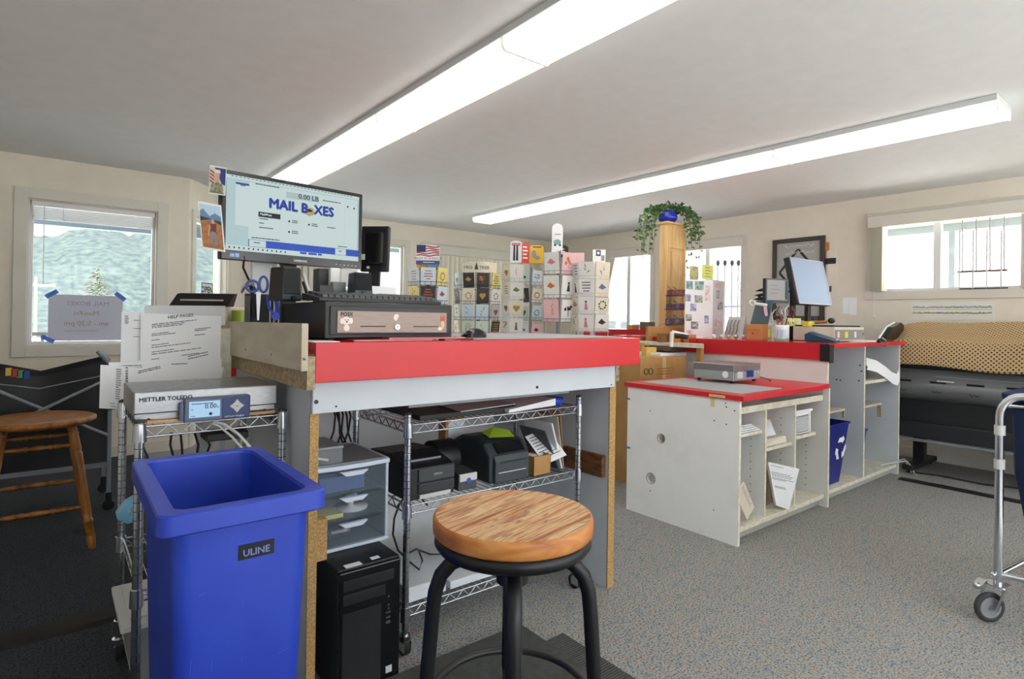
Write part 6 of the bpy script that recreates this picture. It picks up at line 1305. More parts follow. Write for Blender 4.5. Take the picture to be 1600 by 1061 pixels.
def rack(px, d, R, rows, y0, pitch_px, cols, pal, wire, label, short, cw=.125, ch=.165, seed=0, base=0., a_off=0, ylow=None, pole_top=None):
    """cols: list of angles (deg) measured from the direction facing the viewer, + = to the viewer's right"""
    rd = random.Random(seed); c = AD(px, 500, d); c = Vector((c.x, c.y, 0)); vw = Vector((-c.x, -c.y, 0)).normalized()
    t = thing('card_rack', label, 'card rack', (c.x, c.y, base)); zt = AD(px, y0, d).z; pz = pitch_px/FPX*d
    ctop = pole_top or zt+.02; zlow = zt-pz*(rows+1)
    part('pole', MB().cyl((c.x, c.y, base), (c.x, c.y, ctop), .018, None, 10), wire, t)
    part('base', MB().lathe([(0, .03), (.11, .03), (.14, .0), (0, 0)], (c.x, c.y, base), 24), wire, t)
    nc = 0
    for ci, ad in enumerate(cols):
        a = math.radians(ad); nrm = Vector((vw.x*math.cos(a)-vw.y*math.sin(a), vw.x*math.sin(a)+vw.y*math.cos(a), 0)); xd = Z_.cross(-nrm)*-1
        xd = Vector((-nrm.y, nrm.x, 0))  # to the right when looking at the face
        F = frame((c.x+nrm.x*R, c.y+nrm.y*R, 0), xd); m = MB(F)
        for x in (-cw/2-.006, cw/2+.006): m.tube([(x, .012, zlow), (x, .012, zt+.01)], .003, 5)
        for r in range(rows+1):
            z = zt-pz*(r+1)+pz*.07; m.tube([(-cw/2-.006, .012, z+.03), (-cw/2-.006, -.022, z+.03), (cw/2+.006, -.022, z+.03), (cw/2+.006, .012, z+.03)], .0025, 5); m.tube([(-cw/2-.006, -.02, z-.002), (cw/2+.006, -.02, z-.002)], .0025, 5); m.tube([(-cw*.2, .012, z), (-cw*.2, -.02, z-.002), (-cw*.2, -.022, z+.03)], .002, 4); m.tube([(cw*.2, .012, z), (cw*.2, -.02, z-.002), (cw*.2, -.022, z+.03)], .002, 4)
        m.tube([(0, .012, zt-pz), (0, R-.01, zt-pz)], .003, 5); m.tube([(0, .012, zlow+.02), (0, R-.01, zlow+.02)], .003, 5); part('pocket_column', m, wire, t)
        for r in range(rows):
            z = zt-pz*(r+1)+pz*.07; kc = rd.choice(pal[0]); km, k2 = rd.choice(pal[1]), rd.choice(pal[1]); sh_ = rd.choice(SHAPES)
            T = F @ Matrix.Translation((0, -.004, z+.004)) @ Matrix.Rotation(math.radians(7), 4, 'X')
            stock = rd.random()
            mb = card_mesh(T, cw, ch, sh_, rd); colname = ['first', 'second', 'third', 'fourth', 'fifth', 'sixth'][ci]
            if stock < .6: n0 = MB(T).box((-cw/2+.004, .006, .004), (cw/2-.002, .016, ch+.006), 0); o0 = len(mb.v); mb.v += n0.v; mb.f += [tuple(i+o0 for i in f) for f in n0.f]; mb.mi += n0.mi; mb.sm += n0.sm
            solo('greeting_card', mb, [cmats[kc], mmats[km], mmats[k2]], '%s card, %s %s, %s row, %s column of %s' % (kc, km, sh_, ORD[r], colname, short), 'greeting card', 'greeting cards on '+short)
            nc += 1
    return t, c, vw
def topper(c, d, px0, px1, y0, y1, m, label, parent, name='topper_sign', arch=0., rot=0., round_=False):
    pm = (px0+px1)/2; a = AD(px0, y1, d); b = AD(px1, y1, d); tz = AD(pm, y0, d).z; w = (b-a).length; hgt = tz-a.z
    xd = Vector((b.x-a.x, b.y-a.y, 0)).normalized(); xd = Matrix.Rotation(rot, 3, 'Z') @ xd; F = frame((a.x, a.y, a.z), xd)
    poly = [(0, 0), (w, 0)]; n = 12
    if arch: poly += [(w/2+w/2*math.cos(PI*k/n), hgt-arch+arch*math.sin(PI*k/n)) for k in range(n+1)]
    else: poly += [(w, hgt), (0, hgt)]
    o = part(name, MB(F).prism(poly, (0, .004, 0), X_, Z_, .004), m, parent, label=label); return o, F, w, hgt
bw = mat('rack_black', '26262A', .4, metal=.2); ww = mat('rack_white', 'DADCE2', .4); gw = mat('rack_grey', '8E8B92', .4)
mix = (['white', 'cream', 'pale green', 'pale blue', 'yellow', 'pink', 'grey', 'dark'], ['orange', 'green', 'blue', 'black', 'brown', 'rose', 'gold'])
# 1: black spinner with a curved cream header
t, c, vw = rack(747, 6.3, .235, 4, 429, 24.2, [-68, -25, 10, 48], mix, bw, 'black card spinner with a curved cream header reading TREE', 'the black spinner', cw=.13, ch=.155, seed=3)
m = MB(); n = 18; vs = []; za = AD(750, 428, 6.3).z; zb_ = AD(750, 413, 6.3).z
for k in range(n+1):
    a = math.atan2(vw.y, vw.x)-.95+1.9*k/n+.05; 
    for z in (za, zb_+.012*math.sin(PI*k/n)): vs.append((c.x+.225*math.cos(a), c.y+.225*math.sin(a), z))
m.add(vs, [(2*k, 2*k+2, 2*k+3, 2*k+1) for k in range(n)], 0, True); part('header', m, cmats['cream'], t, label='curved cream header')
zc2 = (za+zb_)/2-.02; r_ = Vector((-vw.y, vw.x, 0)); g = MB(); o = c+vw*.232+Vector((0, 0, zc2)); g.text('1905', .05, o-r_*.165, r_, Z_, 0, th=.001); g.text('TREE', .05, o+r_*.0, r_, Z_, 0, th=.001)
g.add([o-r_*.045+Vector((0, 0, -.003)), o-r_*.005+Vector((0, 0, -.003)), o-r_*.025+Vector((0, 0, .075))], [(0, 1, 2)]); part('header_lettering', g, ink_m, t)
# 2: narrow white rack with a white and red topper
t, c, vw = rack(805, 6.1, .10, 4, 415, 27.5, [-60, 5], (['white', 'cream', 'white'], ['gold', 'green', 'orange', 'brown']), ww, 'narrow white card rack topped by a white and red picture sign', 'the narrow white rack', cw=.135, ch=.17, seed=12)
o_, F, w_, h_ = topper(c, 6.05, 797, 815, 376, 410, paper_m, 'white picture panel', t, arch=.03)
g = MB(F)
for k, (x, col) in enumerate(((.35, 0), (.6, 0))): g.prism([(w_*x-.012, .02), (w_*x+.012, .02), (w_*x+.008, h_*.8), (w_*x-.008, h_*.8)], (0, -.001, 0), X_, Z_, .0006, 0)
for x in (.25, .5, .75): g.disc((w_*x, -.001, h_*.83), (0, -1, 0), .018, .0006, 10, 1)
part('picture', g, [mmats['black'], mmats['rose']], o_)
o_, F, w_, h_ = topper(c, 6.05, 814, 829, 378, 411, mat('sign_red', 'D9544C', .5), 'red text panel', t, arch=.03, rot=.5)
g = MB(F)
for k in range(4): g.box((w_*.2, -.0012, h_*(.22+.17*k)), (w_*(.8-.1*(k % 2)), -.0006, h_*(.29+.17*k)))
part('text_marks', g, paper_m, o_)
# 3: rack with yellow topper
t, c, vw = rack(829, 6.5, .12, 4, 421, 27, [-35, 30], mix, gw, 'grey wire card rack under a mustard yellow sign', 'the grey wire rack', cw=.12, ch=.15, seed=21)
o_, F, w_, h_ = topper(c, 6.4, 828, 849, 383, 411, mat('sign_mustard', 'D9AE2E', .5), 'mustard yellow sign with a grey creature', t, arch=.02)
g = MB(F); g.ball((w_*.3, 0, h_*.5), .035, 12, 0, (.8, .04, 1.3)).ball((w_*.55, 0, h_*.3), .03, 12, 0, (1, .04, .8)); g.box((w_*.2, -.0015, h_*.86), (w_*.85, -.001, h_*.92), 1); part('picture', g, [gw, mmats['black']], o_)
# 4: pink valentine rack
t, c, vw = rack(872, 5.7, .15, 3, 396, 36.5, [-25, 35], (['pink', 'white', 'pink', 'white'], ['red', 'rose', 'orange', 'black']), gw, 'card rack of pink and white cards under an oval white sign', 'the pink card rack', cw=.155, ch=.205, seed=33)
o_, F, w_, h_ = topper(c, 5.75, 862, 879, 349, 396, paper_m, 'tall white sign with a rounded top', t, arch=.05)
g = MB(F); g.ball((w_*.5, 0, h_*.38), .035, 12, 0, (1.1, .04, .8)); g.disc((w_*.3, -.001, h_*.28), (0, -1, 0), .012, .001, 10, 1).disc((w_*.75, -.001, h_*.28), (0, -1, 0), .012, .001, 10, 1); g.box((w_*.25, -.0012, h_*.62), (w_*.8, -.0008, h_*.65), 2); part('picture', g, [cmats['teal'], mmats['black'], gw], o_)
o_, F, w_, h_ = topper(c, 5.8, 869, 888, 383, 402, mat('sign_black', '1F1C1E', .5), 'small black sign with white scrawl', t, arch=.03, name='small_sign')
g = MB(F)
for k in range(3): g.box((w_*(.2+.05*k), -.0012, h_*(.25+.2*k)), (w_*(.8-.08*k), -.0008, h_*(.31+.2*k)))
part('scrawl', g, paper_m, o_)
solo('pink_sign_card', MB().add([AD(891, 415, 5.9), AD(913, 417, 5.95), AD(913, 395, 5.95), AD(891, 395, 5.9)], [(0, 1, 2, 3)]).add([AD(891, 415, 5.91), AD(913, 417, 5.96), AD(913, 395, 5.96), AD(891, 395, 5.91)], [(3, 2, 1, 0)]), cmats['pink'], 'pale pink sign standing behind between the pink and white card racks', 'sign')
a = AD(902, 417, 5.95); solo('sign_stand', MB().cyl((a.x, a.y, 0), (a.x, a.y, a.z), .008, None, 8), gw, 'thin stand holding the pale pink sign', 'stand')
# 5: white rack
t, c, vw = rack(925, 5.6, .175, 4, 413, 26.5, [-58, -18, 30], (['white', 'white', 'cream', 'white', 'pale green'], ['black', 'green', 'brown', 'rose', 'blue']), ww, 'white card rack with a tall white sign, nearest the window', 'the white rack by the window', cw=.15, ch=.15, seed=44)
o_, F, w_, h_ = topper(c, 5.6, 926, 946, 390, 412, paper_m, 'white sign with a dark square', t)
g = MB(F); g.box((w_*.25, -.0012, h_*.55), (w_*.62, -.0008, h_*.95), 0).box((w_*.34, -.0016, h_*.66), (w_*.53, -.0012, h_*.85), 1).box((w_*.66, -.0012, h_*.2), (w_*.92, -.0008, h_*.6), 2); part('squares', g, [mmats['black'], paper_m, gw], o_)
# 6: small souvenir rack with flag topper
t, c, vw = rack(668, 5.2, .15, 2, 421, 28, [-50, 0, 50], (['white', 'yellow', 'dark', 'pale blue'], ['red', 'green', 'orange', 'blue']), bw, 'small red postcard spinner under a striped flag sign', 'the postcard spinner', cw=.13, ch=.15, seed=50)
o_, F, w_, h_ = topper(c, 5.1, 650, 687, 382, 413, paper_m, 'sign with a waving striped flag', t, arch=.03)
g = MB(F)
for k in range(5): g.add([(w_*(.02+.96*i/8), -.0012, h_*(.42+.11*k)+.006*math.sin(i*1.1+k)) for i in range(9)]+[(w_*(.02+.96*i/8), -.0012, h_*(.48+.11*k)+.006*math.sin(i*1.1+k)) for i in range(8, -1, -1)], [tuple([i, i+1, 16-i, 17-i]) for i in range(8)], 0)
g.box((w_*.02, -.0018, h_*.62), (w_*.40, -.0014, h_*.97), 1); g.box((0, -.0018, 0), (w_, -.0014, h_*.20), 2); g.text('MADE IN AMERICA', .028, (w_/2, -.0022, h_*.25), X_, Z_, 0, align='CENTER')
textlines(g, (w_*.3, -.0024, h_*.09), X_, Z_, w_*.5, 1, .02, .006, 3, 5, .1)
part('flag_picture', g, [mat('flag_red', 'A83A40', .6), mat('flag_navy', '2E3A68', .6), mat('flag_blue', '3E5296', .6), paper_m], o_)
for k, (px, col, l) in enumerate(((661, 'F09A3A', 'orange'), (678, '7FA9C9', 'blue and green'))):
    a = AD(px, 420, 5.12); F = frame((a.x-.045, a.y+.035, a.z-.01), (1, -.8, 0)); solo('postcard', MB(F).box((0, 0, 0), (.10, .003, .09)), mat('pc_%d' % k, col, .6, c2='5F8A4F', scale=12), '%s landscape postcard standing at the top of the postcard spinner' % l, 'postcard')

# ------------------------------------------------------------------ back counter with red front
zb2 = 1.10
a = AZ(930, 514, zb2); YB0 = a.y
t = thing('back_counter', 'red-fronted counter by the far windows behind the white card rack', 'counter', (5.5, 5.1, 0))
p0 = AD(920, 515, 6.35); p1 = AD(1024, 514, 6.35); F = frame((p0.x, p0.y, 0), (p1.x-p0.x, p1.y-p0.y, 0)); W = math.hypot(p1.x-p0.x, p1.y-p0.y)
zt = (p0.z+p1.z)/2
part('top', MB(F).box((-.06, 0, zt-.03), (W, .5, zt)), redtop_m, t); part('apron', MB(F).box((-.06, -.015, zt-.16), (W, 0, zt)), red_m, t); part('panel', MB(F).box((-.03, .03, 0), (W-.03, .05, zt-.16)), mat('panel_greygreen', 'A3A89F', .6), t)
o_, _, _, _ = blk('orange_bowl', 988, 1001, 508, 515, 6.3, .08, terra_m, 'orange ceramic holder on the back counter by the window', 'bowl', ground=zt)
blk('glass_vase', 1001, 1008, 494, 515, 6.35, .05, clear_m, 'small clear glass on the back counter beside the orange holder', 'glass', ground=zt)
blk('dark_basket', 1013, 1026, 503, 516, 6.3, .12, mat('basket_brown', '7E6657', .8), 'brown basket at the right end of the back counter, left of the pine tower', 'basket', ground=zt)
# ------------------------------------------------------------------ pine display tower with plant
c0 = AZ(1040, 524.5, TT); tx, ty = c0.x, c0.y; ztw = AX(1034, 350, tx).z
yl_ = AX(1028.5, 524, tx).y; xr_ = AY(1070, 520, ty).x
t = thing('pine_tower', 'tall pine door-panel display tower on the counter wing with shelves of folded goods', 'display tower', (tx+.1, ty+.1, TT))
part('left_board', MB().box((tx, ty, TT), (tx+.02, yl_, ztw)), pine_m, t); 
part('panel_stile', MB().box((tx+.02, ty, TT), (tx+.045, ty+.02, ztw)), pine_m, t); part('panel_stile', MB().box((xr_-.03, ty, TT), (xr_, ty+.02, ztw)), pine_m, t)
zz = AY(1055, 388, ty).z
part('panel_rail', MB().box((tx+.045, ty, zz), (xr_-.03, ty+.02, ztw)), pine_m, t); part('panel_rail', MB().box((tx+.045, ty, TT), (xr_-.03, ty+.02, TT+.06)), pine_m, t); part('raised_panel', MB().box((tx+.045, ty+.012, TT+.06), (xr_-.03, ty+.02, zz)), pine_m, t); part('raised_panel', MB().box((tx+.08, ty+.006, TT+.1), (xr_-.06, ty+.013, zz-.03)), pine_m, t, .003)
part('back_board', MB().box((tx+.02, yl_-.02, TT), (xr_, yl_, ztw)), pine_m, t)
part('top_board', MB().box((tx-.02, ty-.02, ztw), (xr_+.10, yl_+.03, ztw+.018)), pine_m, t)
for k, (y, col, l, w2) in enumerate(((452, 'B57A72', 'rose', .16), (474, '8A6F9A', 'purple', .19), (497, '7F8CA8', 'blue grey', .21), (520, '8E8A72', 'olive and cream', .25))):
    F = frame((AY(1066, y, ty-.12).x-w2*.55, ty-.16, AY(1060, y, ty-.1).z-.055), (1, .05, 0))
    sh_ = part('wire_tray', MB(F).box((0, 0, -.006), (w2*.8, .16, 0)).tube([(0, .02, 0), (.02, .15, .085)], .003, 5).tube([(w2*.8, .02, 0), (w2*.8-.02, .15, .085)], .003, 5), mat('tray_brown', '6E4A36', .5), t)
    for j in range(3): solo('folded_shirt', MB(F).box((.01+.004*j, .006, .001+j*.018), (w2*.78, .15, .017+j*.018)), mat('cloth_%d_%d' % (k, j % 2), col, .9, c2='D9D2CC' if j == 2 else '5A4A50', scale=30), '%s folded item, %s on the %s pine tower tray' % (l, ('bottom', 'middle', 'top')[j], ORD[k]), 'folded cloth', 'folded goods in the pine tower trays', bevel=.004)
# plant
pc = AD(1041, 352, (Vector((tx+.07, ty+.05, 0))-CAM).dot(FWD)); pcx, pcy = tx+.09, ty+.06; zpt = ztw+.018
t = thing('potted_ivy', 'trailing ivy in a cobalt blue pot on top of the pine tower', 'potted plant', (pcx, pcy, zpt))
part('pot', MB().lathe([(0, 0), (.06, 0), (.085, .03), (.09, .06), (.075, .09), (.08, .105), (.07, .105), (.06, .09), (0, .08)], (pcx, pcy, zpt+.001), 24), pot_m, t)
rd = random.Random(17); lf = MB(); vn = MB()
def leaf(p, s, rd):
    d = Vector((rd.uniform(-1, 1), rd.uniform(-1, 1), rd.uniform(-.6, .5))).normalized(); u = d.cross(Vector((rd.uniform(-1, 1), rd.uniform(-1, 1), rd.uniform(-1, 1)))).normalized(); n = d.cross(u)*s*.15
    lf.add([p, p+d*s*.35+u*s*.5, p+d*s*.55+u*s*.2+n, p+d*s, p+d*s*.55-u*s*.2+n, p+d*s*.35-u*s*.5, p+d*s*.3-n], [(0, 6, 1), (6, 2, 1), (6, 3, 2), (6, 4, 3), (6, 5, 4), (6, 0, 5)])
rt_ = Vector((RT.x, RT.y, 0)).normalized(); fw_ = Vector((FWD.x, FWD.y, 0)).normalized(); pc = Vector((pcx, pcy, zpt))
for k in range(60):
    a = rd.uniform(0, 2*PI); r = rd.uniform(.01, .13); leaf(pc+Vector((r*math.cos(a), r*math.sin(a), .10+rd.uniform(0, .12)*(1-r/.2))), rd.uniform(.035, .055), rd)
for k in range(26):
    side = -1 if k < 13 else 1; spread = rd.uniform(.10, .26) if side < 0 else rd.uniform(.12, .30); L = rd.uniform(.10, .40) if side < 0 else rd.uniform(.12, .36); f = rd.uniform(-.14, .10)
    P = [pc+Vector((0, 0, .10)), pc+rt_*side*spread*.6+fw_*f*.6+Vector((0, 0, .15)), pc+rt_*side*spread+fw_*f+Vector((0, 0, .06)), pc+rt_*side*(spread+.03)+fw_*f*1.1+Vector((0, 0, .06-L))]
    Q = [];
    for i in range(3):
        for q in range(6): Q.append(P[i].lerp(P[i+1], q/6))
    Q.append(P[3]); vn.tube(Q, .0022, 4)
    for q in Q[2:]:
        if rd.random() < .85: leaf(q+Vector((rd.uniform(-.02, .02), rd.uniform(-.02, .02), rd.uniform(-.02, .02))), rd.uniform(.032, .052), rd)
part('foliage', lf, green_m, t); part('vine_stems', vn, mat('stem_green', '5F7A46', .7), t)
# poster boards
def board(px0, px1, y0, y1, d0, d1, label, name, m=paper_m, th=.012, ground=None):
    a = AD(px0, y1, d0); b = AD(px1, y1, d1); tz = AD((px0+px1)/2, y0, (d0+d1)/2).z; z0 = a.z if ground is None else ground
    xd = Vector((b.x-a.x, b.y-a.y, 0)); W = xd.length; F = frame((a.x, a.y, z0), xd); t = thing(name, label, name.replace('_', ' '), (a.x, a.y, z0)); part('panel', MB(F).box((0, 0, 0), (W, th, tz-z0)), m, t); return t, F, W, tz-z0
dT = (Vector((4.55, 3.0, 1.1))-CAM).dot(FWD)
t, F, W, Hh = board(1070, 1113, 437, 525, 4.98, 5.02, 'white display board with small cut-out pictures, beside the pine tower', 'display_board', ground=TT)
rd = random.Random(9); pcs = [mat('pic_teal', '5E8A86', .6, c2='B5CBC4', scale=30), mat('pic_blue', '8090B5', .6, c2='C9CFE0', scale=30), mat('pic_grey', '6F7476', .6, c2='C9CCC8', scale=30), mat('pic_pink', 'D9B5BC', .6, c2='F0E4E2', scale=30)]
for (u, v, a, b, k) in ((.03, .83, .26, .97, 0), (.34, .82, .66, .97, 0), (.0, .62, .2, .74, 1), (.34, .6, .62, .73, 2), (.18, .45, .40, .58, 1), (.02, .28, .24, .40, 2), (.22, .14, .48, .27, 2), (.72, .64, .9, .9, 3), (.70, .24, .85, .38, 1), (.07, .05, .28, .12, 3)):
    q = part('clipping', MB(F).box((u*W, -.002, v*Hh), (a*W, -.0002, b*Hh)), pcs[k], t)
t, F, W, Hh = board(1113.5, 1130, 438, 525, 5.03, 5.22, 'narrow white display board folded to the right of the wide one', 'display_board', mat('board_grey', 'DDDDE0', .7), ground=TT)
for (u, v, a, b, k) in ((.15, .84, .75, .96, 3), (.3, .68, .55, .82, 2), (.4, .48, .9, .62, 2), (.2, .2, .8, .34, 3), (.1, .05, .3, .3, 3)): part('clipping', MB(F).box((u*W, -.002, v*Hh), (a*W, -.0002, b*Hh)), pcs[k], t)
zt = AD(1090, 437, 5.0).z
o_, F, w_, h_ = blk('picture_card', 1078, 1096, 415, 437, 5.0, .006, mat('pic_olive', 'A9A38E', .6, c2='D8CF8A', scale=14), 'small olive picture standing on top of the wide display board', 'picture')
o_, F, w_, h_ = blk('yellow_note', 1097, 1121, 413, 436, 5.0, .004, mat('note_yellow', 'DDE07C', .7), 'yellow handwritten note on top of the display board', 'note')
g = MB(F)
for k in range(4): textlines(g, (w_*.25, -.001, h_*(.78-.2*k)), X_, Z_, w_*.55, 1, .01, .006, 0, k, .3)
part('handwriting', g, mat('ink_olive', '6E6430', .8), o_)
# keychain stand
a = AD(1130, 526, 4.9); t = thing('keychain_stand', 'white stepped stand of hanging keychains left of the wooden block', 'stand', (a.x, a.y, TT)); b = AD(1159, 526, 4.75); F = frame((a.x, a.y, TT), (b.x-a.x, b.y-a.y, 0)); W = math.hypot(b.x-a.x, b.y-a.y); hgt = 34/FPX*4.8
part('back_card', MB(F).hexa([(0, 0, 0), (W, 0, 0), (W, .08, 0), (0, .08, 0), (.01, .06, hgt), (W-.01, .06, hgt), (W-.01, .08, hgt), (.01, .08, hgt)]), lgrey_m, t)
for k in range(4): part('keychain', MB(F).tube([(.025+k*.033, .04, hgt*.85), (.02+k*.033, .02, hgt*.6), (.03+k*.033, .01, hgt*.45), (.022+k*.033, -.004, hgt*.15)], .004, 6), mgrey_m, t)
rd = random.Random(2); m = MB()
for k in range(5):
    solo('trinket', MB().ball((b.x-.03-.05*k+.0, b.y-.03+.035*k, TT+.018), .018, 8, 0, (1, 1, 1)), [cmats['pink'], chrome_m, cmats['kraft'], cmats['grey'], cmats['white']][k], '%s trinket at the foot of the keychain stand' % ('pink', 'silver', 'tan', 'grey', 'white')[k], 'trinket')
# butterfly decals on the window
for k, (px, py) in enumerate(((1078, 398), (1083, 383), (1090, 402), (1071, 408), (1076, 418), (1095, 388))):
    a = AX(px, py, XR+.045); s0 = .028
    solo('butterfly_decal', MB().add([(a.x, a.y, a.z), (a.x, a.y+s0, a.z+s0), (a.x, a.y+s0*1.1, a.z-.2*s0), (a.x, a.y+s0*.5, a.z-s0*.8), (a.x, a.y-s0, a.z+s0), (a.x, a.y-s0*1.1, a.z-.2*s0), (a.x, a.y-s0*.5, a.z-s0*.8)], [(0, 1, 2, 3), (0, 6, 5, 4)]).add([(a.x+.001, a.y, a.z-.02), (a.x+.001, a.y+.002, a.z-.02), (a.x+.001, a.y+.002, a.z+.02), (a.x+.001, a.y, a.z+.02)], [(0, 1, 2, 3)]), mat('decal_grey', '6C7077', .6), ['butterfly decal, second lowest on the window beside the ivy', 'topmost butterfly decal on the window beside the ivy', 'butterfly decal nearest the yellow note on the window', 'leftmost butterfly decal on the window beside the ivy', 'lowest butterfly decal on the window beside the ivy', 'rightmost butterfly decal high on the window beside the ivy'][k], 'decal', 'butterfly decals on the window')

# ------------------------------------------------------------------ clutter on the tall desk
def DD(x, y): return (Vector((x, y, 1))-CAM).dot(FWD)
d0 = 4.35
t = thing('wooden_box', 'small orange-brown wooden box at the left front of the tall desk', 'box', AZ(1176, 530, TT))
a = AZ(1166, 530.5, TT); b = AZ(1190, 531.5, TT); F = frame(a, (b.x-a.x, b.y-a.y, 0)); W = (b-a).length; dd = (a-CAM).dot(FWD); hb = 24/FPX*dd
part('carcass', MB(F).box((0, 0, 0), (W, .09, hb)), mat('box_orange', 'C98A55', .5), t, .003); part('drawer_line', MB(F).box((0.005, -.001, hb*.62), (W-.005, 0, hb*.64)), brownr_m, t); part('knob', MB(F).ball((W*.45, -.006, hb*.42), .008, 10), brownr_m, t)
o_ = solo('tablet', MB(F).hexa([(-.0, .05, hb+.001), (W*1.15, .05, hb+.001), (W*1.15, .06, hb+.001), (0, .06, hb+.001), (.03, .085, hb+.19), (W*1.3, .085, hb+.19), (W*1.3, .095, hb+.19), (.03, .095, hb+.19)]), mat('tablet_slate', '3D5560', .25), 'dark slate screen leaning on top of the small wooden box', 'screen', bevel=.003)
def jar(px0, px1, pyt, pyb, m_, label, lid=None, deco=None, name='jar'):
    a = AZ((px0+px1)/2, pyb, TT); dd = (a-CAM).dot(FWD); r = (px1-px0)/2/FPX*dd*.93; hh = (pyb-pyt)/FPX*dd; a = a+Vector((FWD.x, FWD.y, 0))*r; t = thing(name, label, name, (a.x, a.y, TT))
    part('body', MB().lathe([(0, .001), (r*.95, .001), (r, .01), (r, hh-.012), (r*.9, hh), (r*.82, hh), (r*.82, .008), (0, .008)], (a.x, a.y, TT), 24), m_, t)
    if lid: part('lid', MB().lathe([(r*.95, hh-.01), (r*.95, hh+.012), (0, hh+.012)], (a.x, a.y, TT), 20), lid, t)
    if deco:
        vd = Vector((-a.x, -a.y, 0)).normalized(); rr = Vector((-vd.y, vd.x, 0)); m = MB(); n = 8; vs = []
        for k in range(n+1):
            an = -.7+1.4*k/n; p = Vector((a.x, a.y, TT))+(vd*math.cos(an)+rr*math.sin(an))*(r+.0015)
            vs += [p+Z_*hh*.15, p+Z_*hh*.7]
        m.add(vs, [(2*k, 2*k+2, 2*k+3, 2*k+1) for k in range(n)], 0, True); part('label', m, deco, t)
    return t, a, r, hh
jar(1190, 1211, 507, 531, clear_m, 'glass jar with a yellow paper label on the tall desk', lid=lgrey_m, deco=yellow_m)
t, a, r, hh = jar(1215, 1238, 508, 533, mat('mug_white', 'DDE5E8', .3), 'white mug with blue stripes and green band holding scissors and pens', name='mug', deco=mat('mug_blue', '9FC0DC', .4, c2='E6EEF2', scale=60, stretch=(1, 1, .1)))
part('green_band', MB().lathe([(r+.001, hh*.02), (r+.001, hh*.18)], (a.x, a.y, TT), 24), mat('mug_green', '8CB585', .5), t)
for k, (dx, dz, c_, l) in enumerate(((-.02, .16, 'B8433A', 'red scissors handle standing in the white mug'), (.0, .20, '8C2F38', 'dark red pen standing in the white mug'), (.02, .17, '2A2A2E', 'black pen standing in the white mug'), (-.01, .13, 'C9CDD2', 'silver scissors tip up in the white mug'))):
    solo('pen', MB().tube([(a.x, a.y, TT+.015), (a.x+dx*2, a.y-dx, TT+dz)], .005, 8), mat('pen_%d' % k, c_, .4), l, 'pen')
t, a, r, hh = jar(1183, 1198, 470, 492, None, '', name='tmp') if False else (None, None, None, None)
# picture cards behind the jars
blk('picture_card', 1196, 1209, 476, 494, 4.45, .004, mat('pic_lilac', 'D9A99A', .6, c2='8F86C0', scale=10), 'orange and lilac picture card among the pens', 'picture', lean=.02)
rd = random.Random(23)
t = thing('hanging_lanyards', 'knot of dark red and black lanyards hanging under the small screen', 'lanyards', AD(1222, 490, 4.6))
for k in range(10):
    x = 1208+rd.uniform(0, 30); y = 476+rd.uniform(0, 6); part('lanyard', MB().tube([AD(x, y, 4.5), AD(x+rd.uniform(-8, 8), y+rd.uniform(6, 12), 4.5), AD(x+rd.uniform(-6, 6), y+rd.uniform(14, 24), 4.5), AD(x+rd.uniform(-8, 8), y+rd.uniform(20, 30), 4.5)], .005, 6), mat('lan_%s' % ('red', 'black', 'white')[k % 3], ('7A3530', '2A2426', 'D5CFCB')[k % 3], .6), t)
part('clip_tag', MB().box(AD(1174, 478, 4.4), AD(1176, 474, 4.42)).tube([AD(1177, 474, 4.4), AD(1198, 477, 4.4)], .012, 8).torus(AD(1175, 473, 4.4), .02, .006, 16, 6, 0, tuple(RT), (0, 0, 1)), lgrey_m, bpy.data.objects['tablet'], label='pale wrench-shaped tag across the screen top')
# spiky black ornament
m = MB()
for (x0, y0, x1, y1) in ((1196, 452, 1180, 455), (1196, 460, 1178, 462), (1194, 466, 1176, 468), (1193, 470, 1182, 460)):
    A_, B_ = AD(x0, y0, 4.7), AD(x1, y1, 4.7); m.tube([A_, A_.lerp(B_, .5), B_], [.016, .012, .001], 6)
m.tube([AD(1194, 450, 4.72), AD(1194, 478, 4.72), AD(1194, 527, 4.75)], .008, 6)
solo('black_ornament', m, black_m, 'black spiky ornament behind the small screen', 'ornament')
# small POS screen and post
t = thing('small_screen', 'small square screen in a dark frame on a black post, tall desk', 'monitor', AD(1214, 470, 4.55))
F = frame(AD(1196, 473, 4.5), AD(1232, 474, 4.6)-AD(1196, 473, 4.5)); W = (AD(1232, 474, 4.6)-AD(1196, 473, 4.5)).length; Hs = 38/FPX*4.55
part('frame', MB(F).box((0, 0, 0), (W, .03, Hs)), black_m, t, .004); part('bezel', MB(F).box((0, -.003, 0), (W, 0, Hs)), mat('bezel_grey', '55585A', .4), t); part('display', MB(F).box((.012, -.005, .022), (W-.018, -.003, Hs-.012)), mat('lcd_grey', '9A9C9E', .3), t); part('display_bar', MB(F).box((W-.045, -.0056, .03), (W-.02, -.005, Hs-.015)), mat('lcd_slate', '3F5560', .3), t)
g = MB(F)
for k in range(3): textlines(g, (.05, -.006, Hs*(.7-.16*k)), X_, Z_, W*.4, 1, .01, .006, 0, k, .3)
part('screen_text', g, mat('txt_mauve', '8A7C86', .6), t)
a = AD(1238, 527, 4.62); z1 = AD(1238, 446, 4.62).z; part('post', MB().box((a.x-.018, a.y-.018, TT), (a.x+.018, a.y+.018, z1)), black_m, t, .003); q = AD(1225, 455, 4.62); part('arm', MB().tube([AD(1216, 456, 4.63), (a.x, a.y, AD(1225, 455, 4.62).z)], .012, 8), black_m, t)
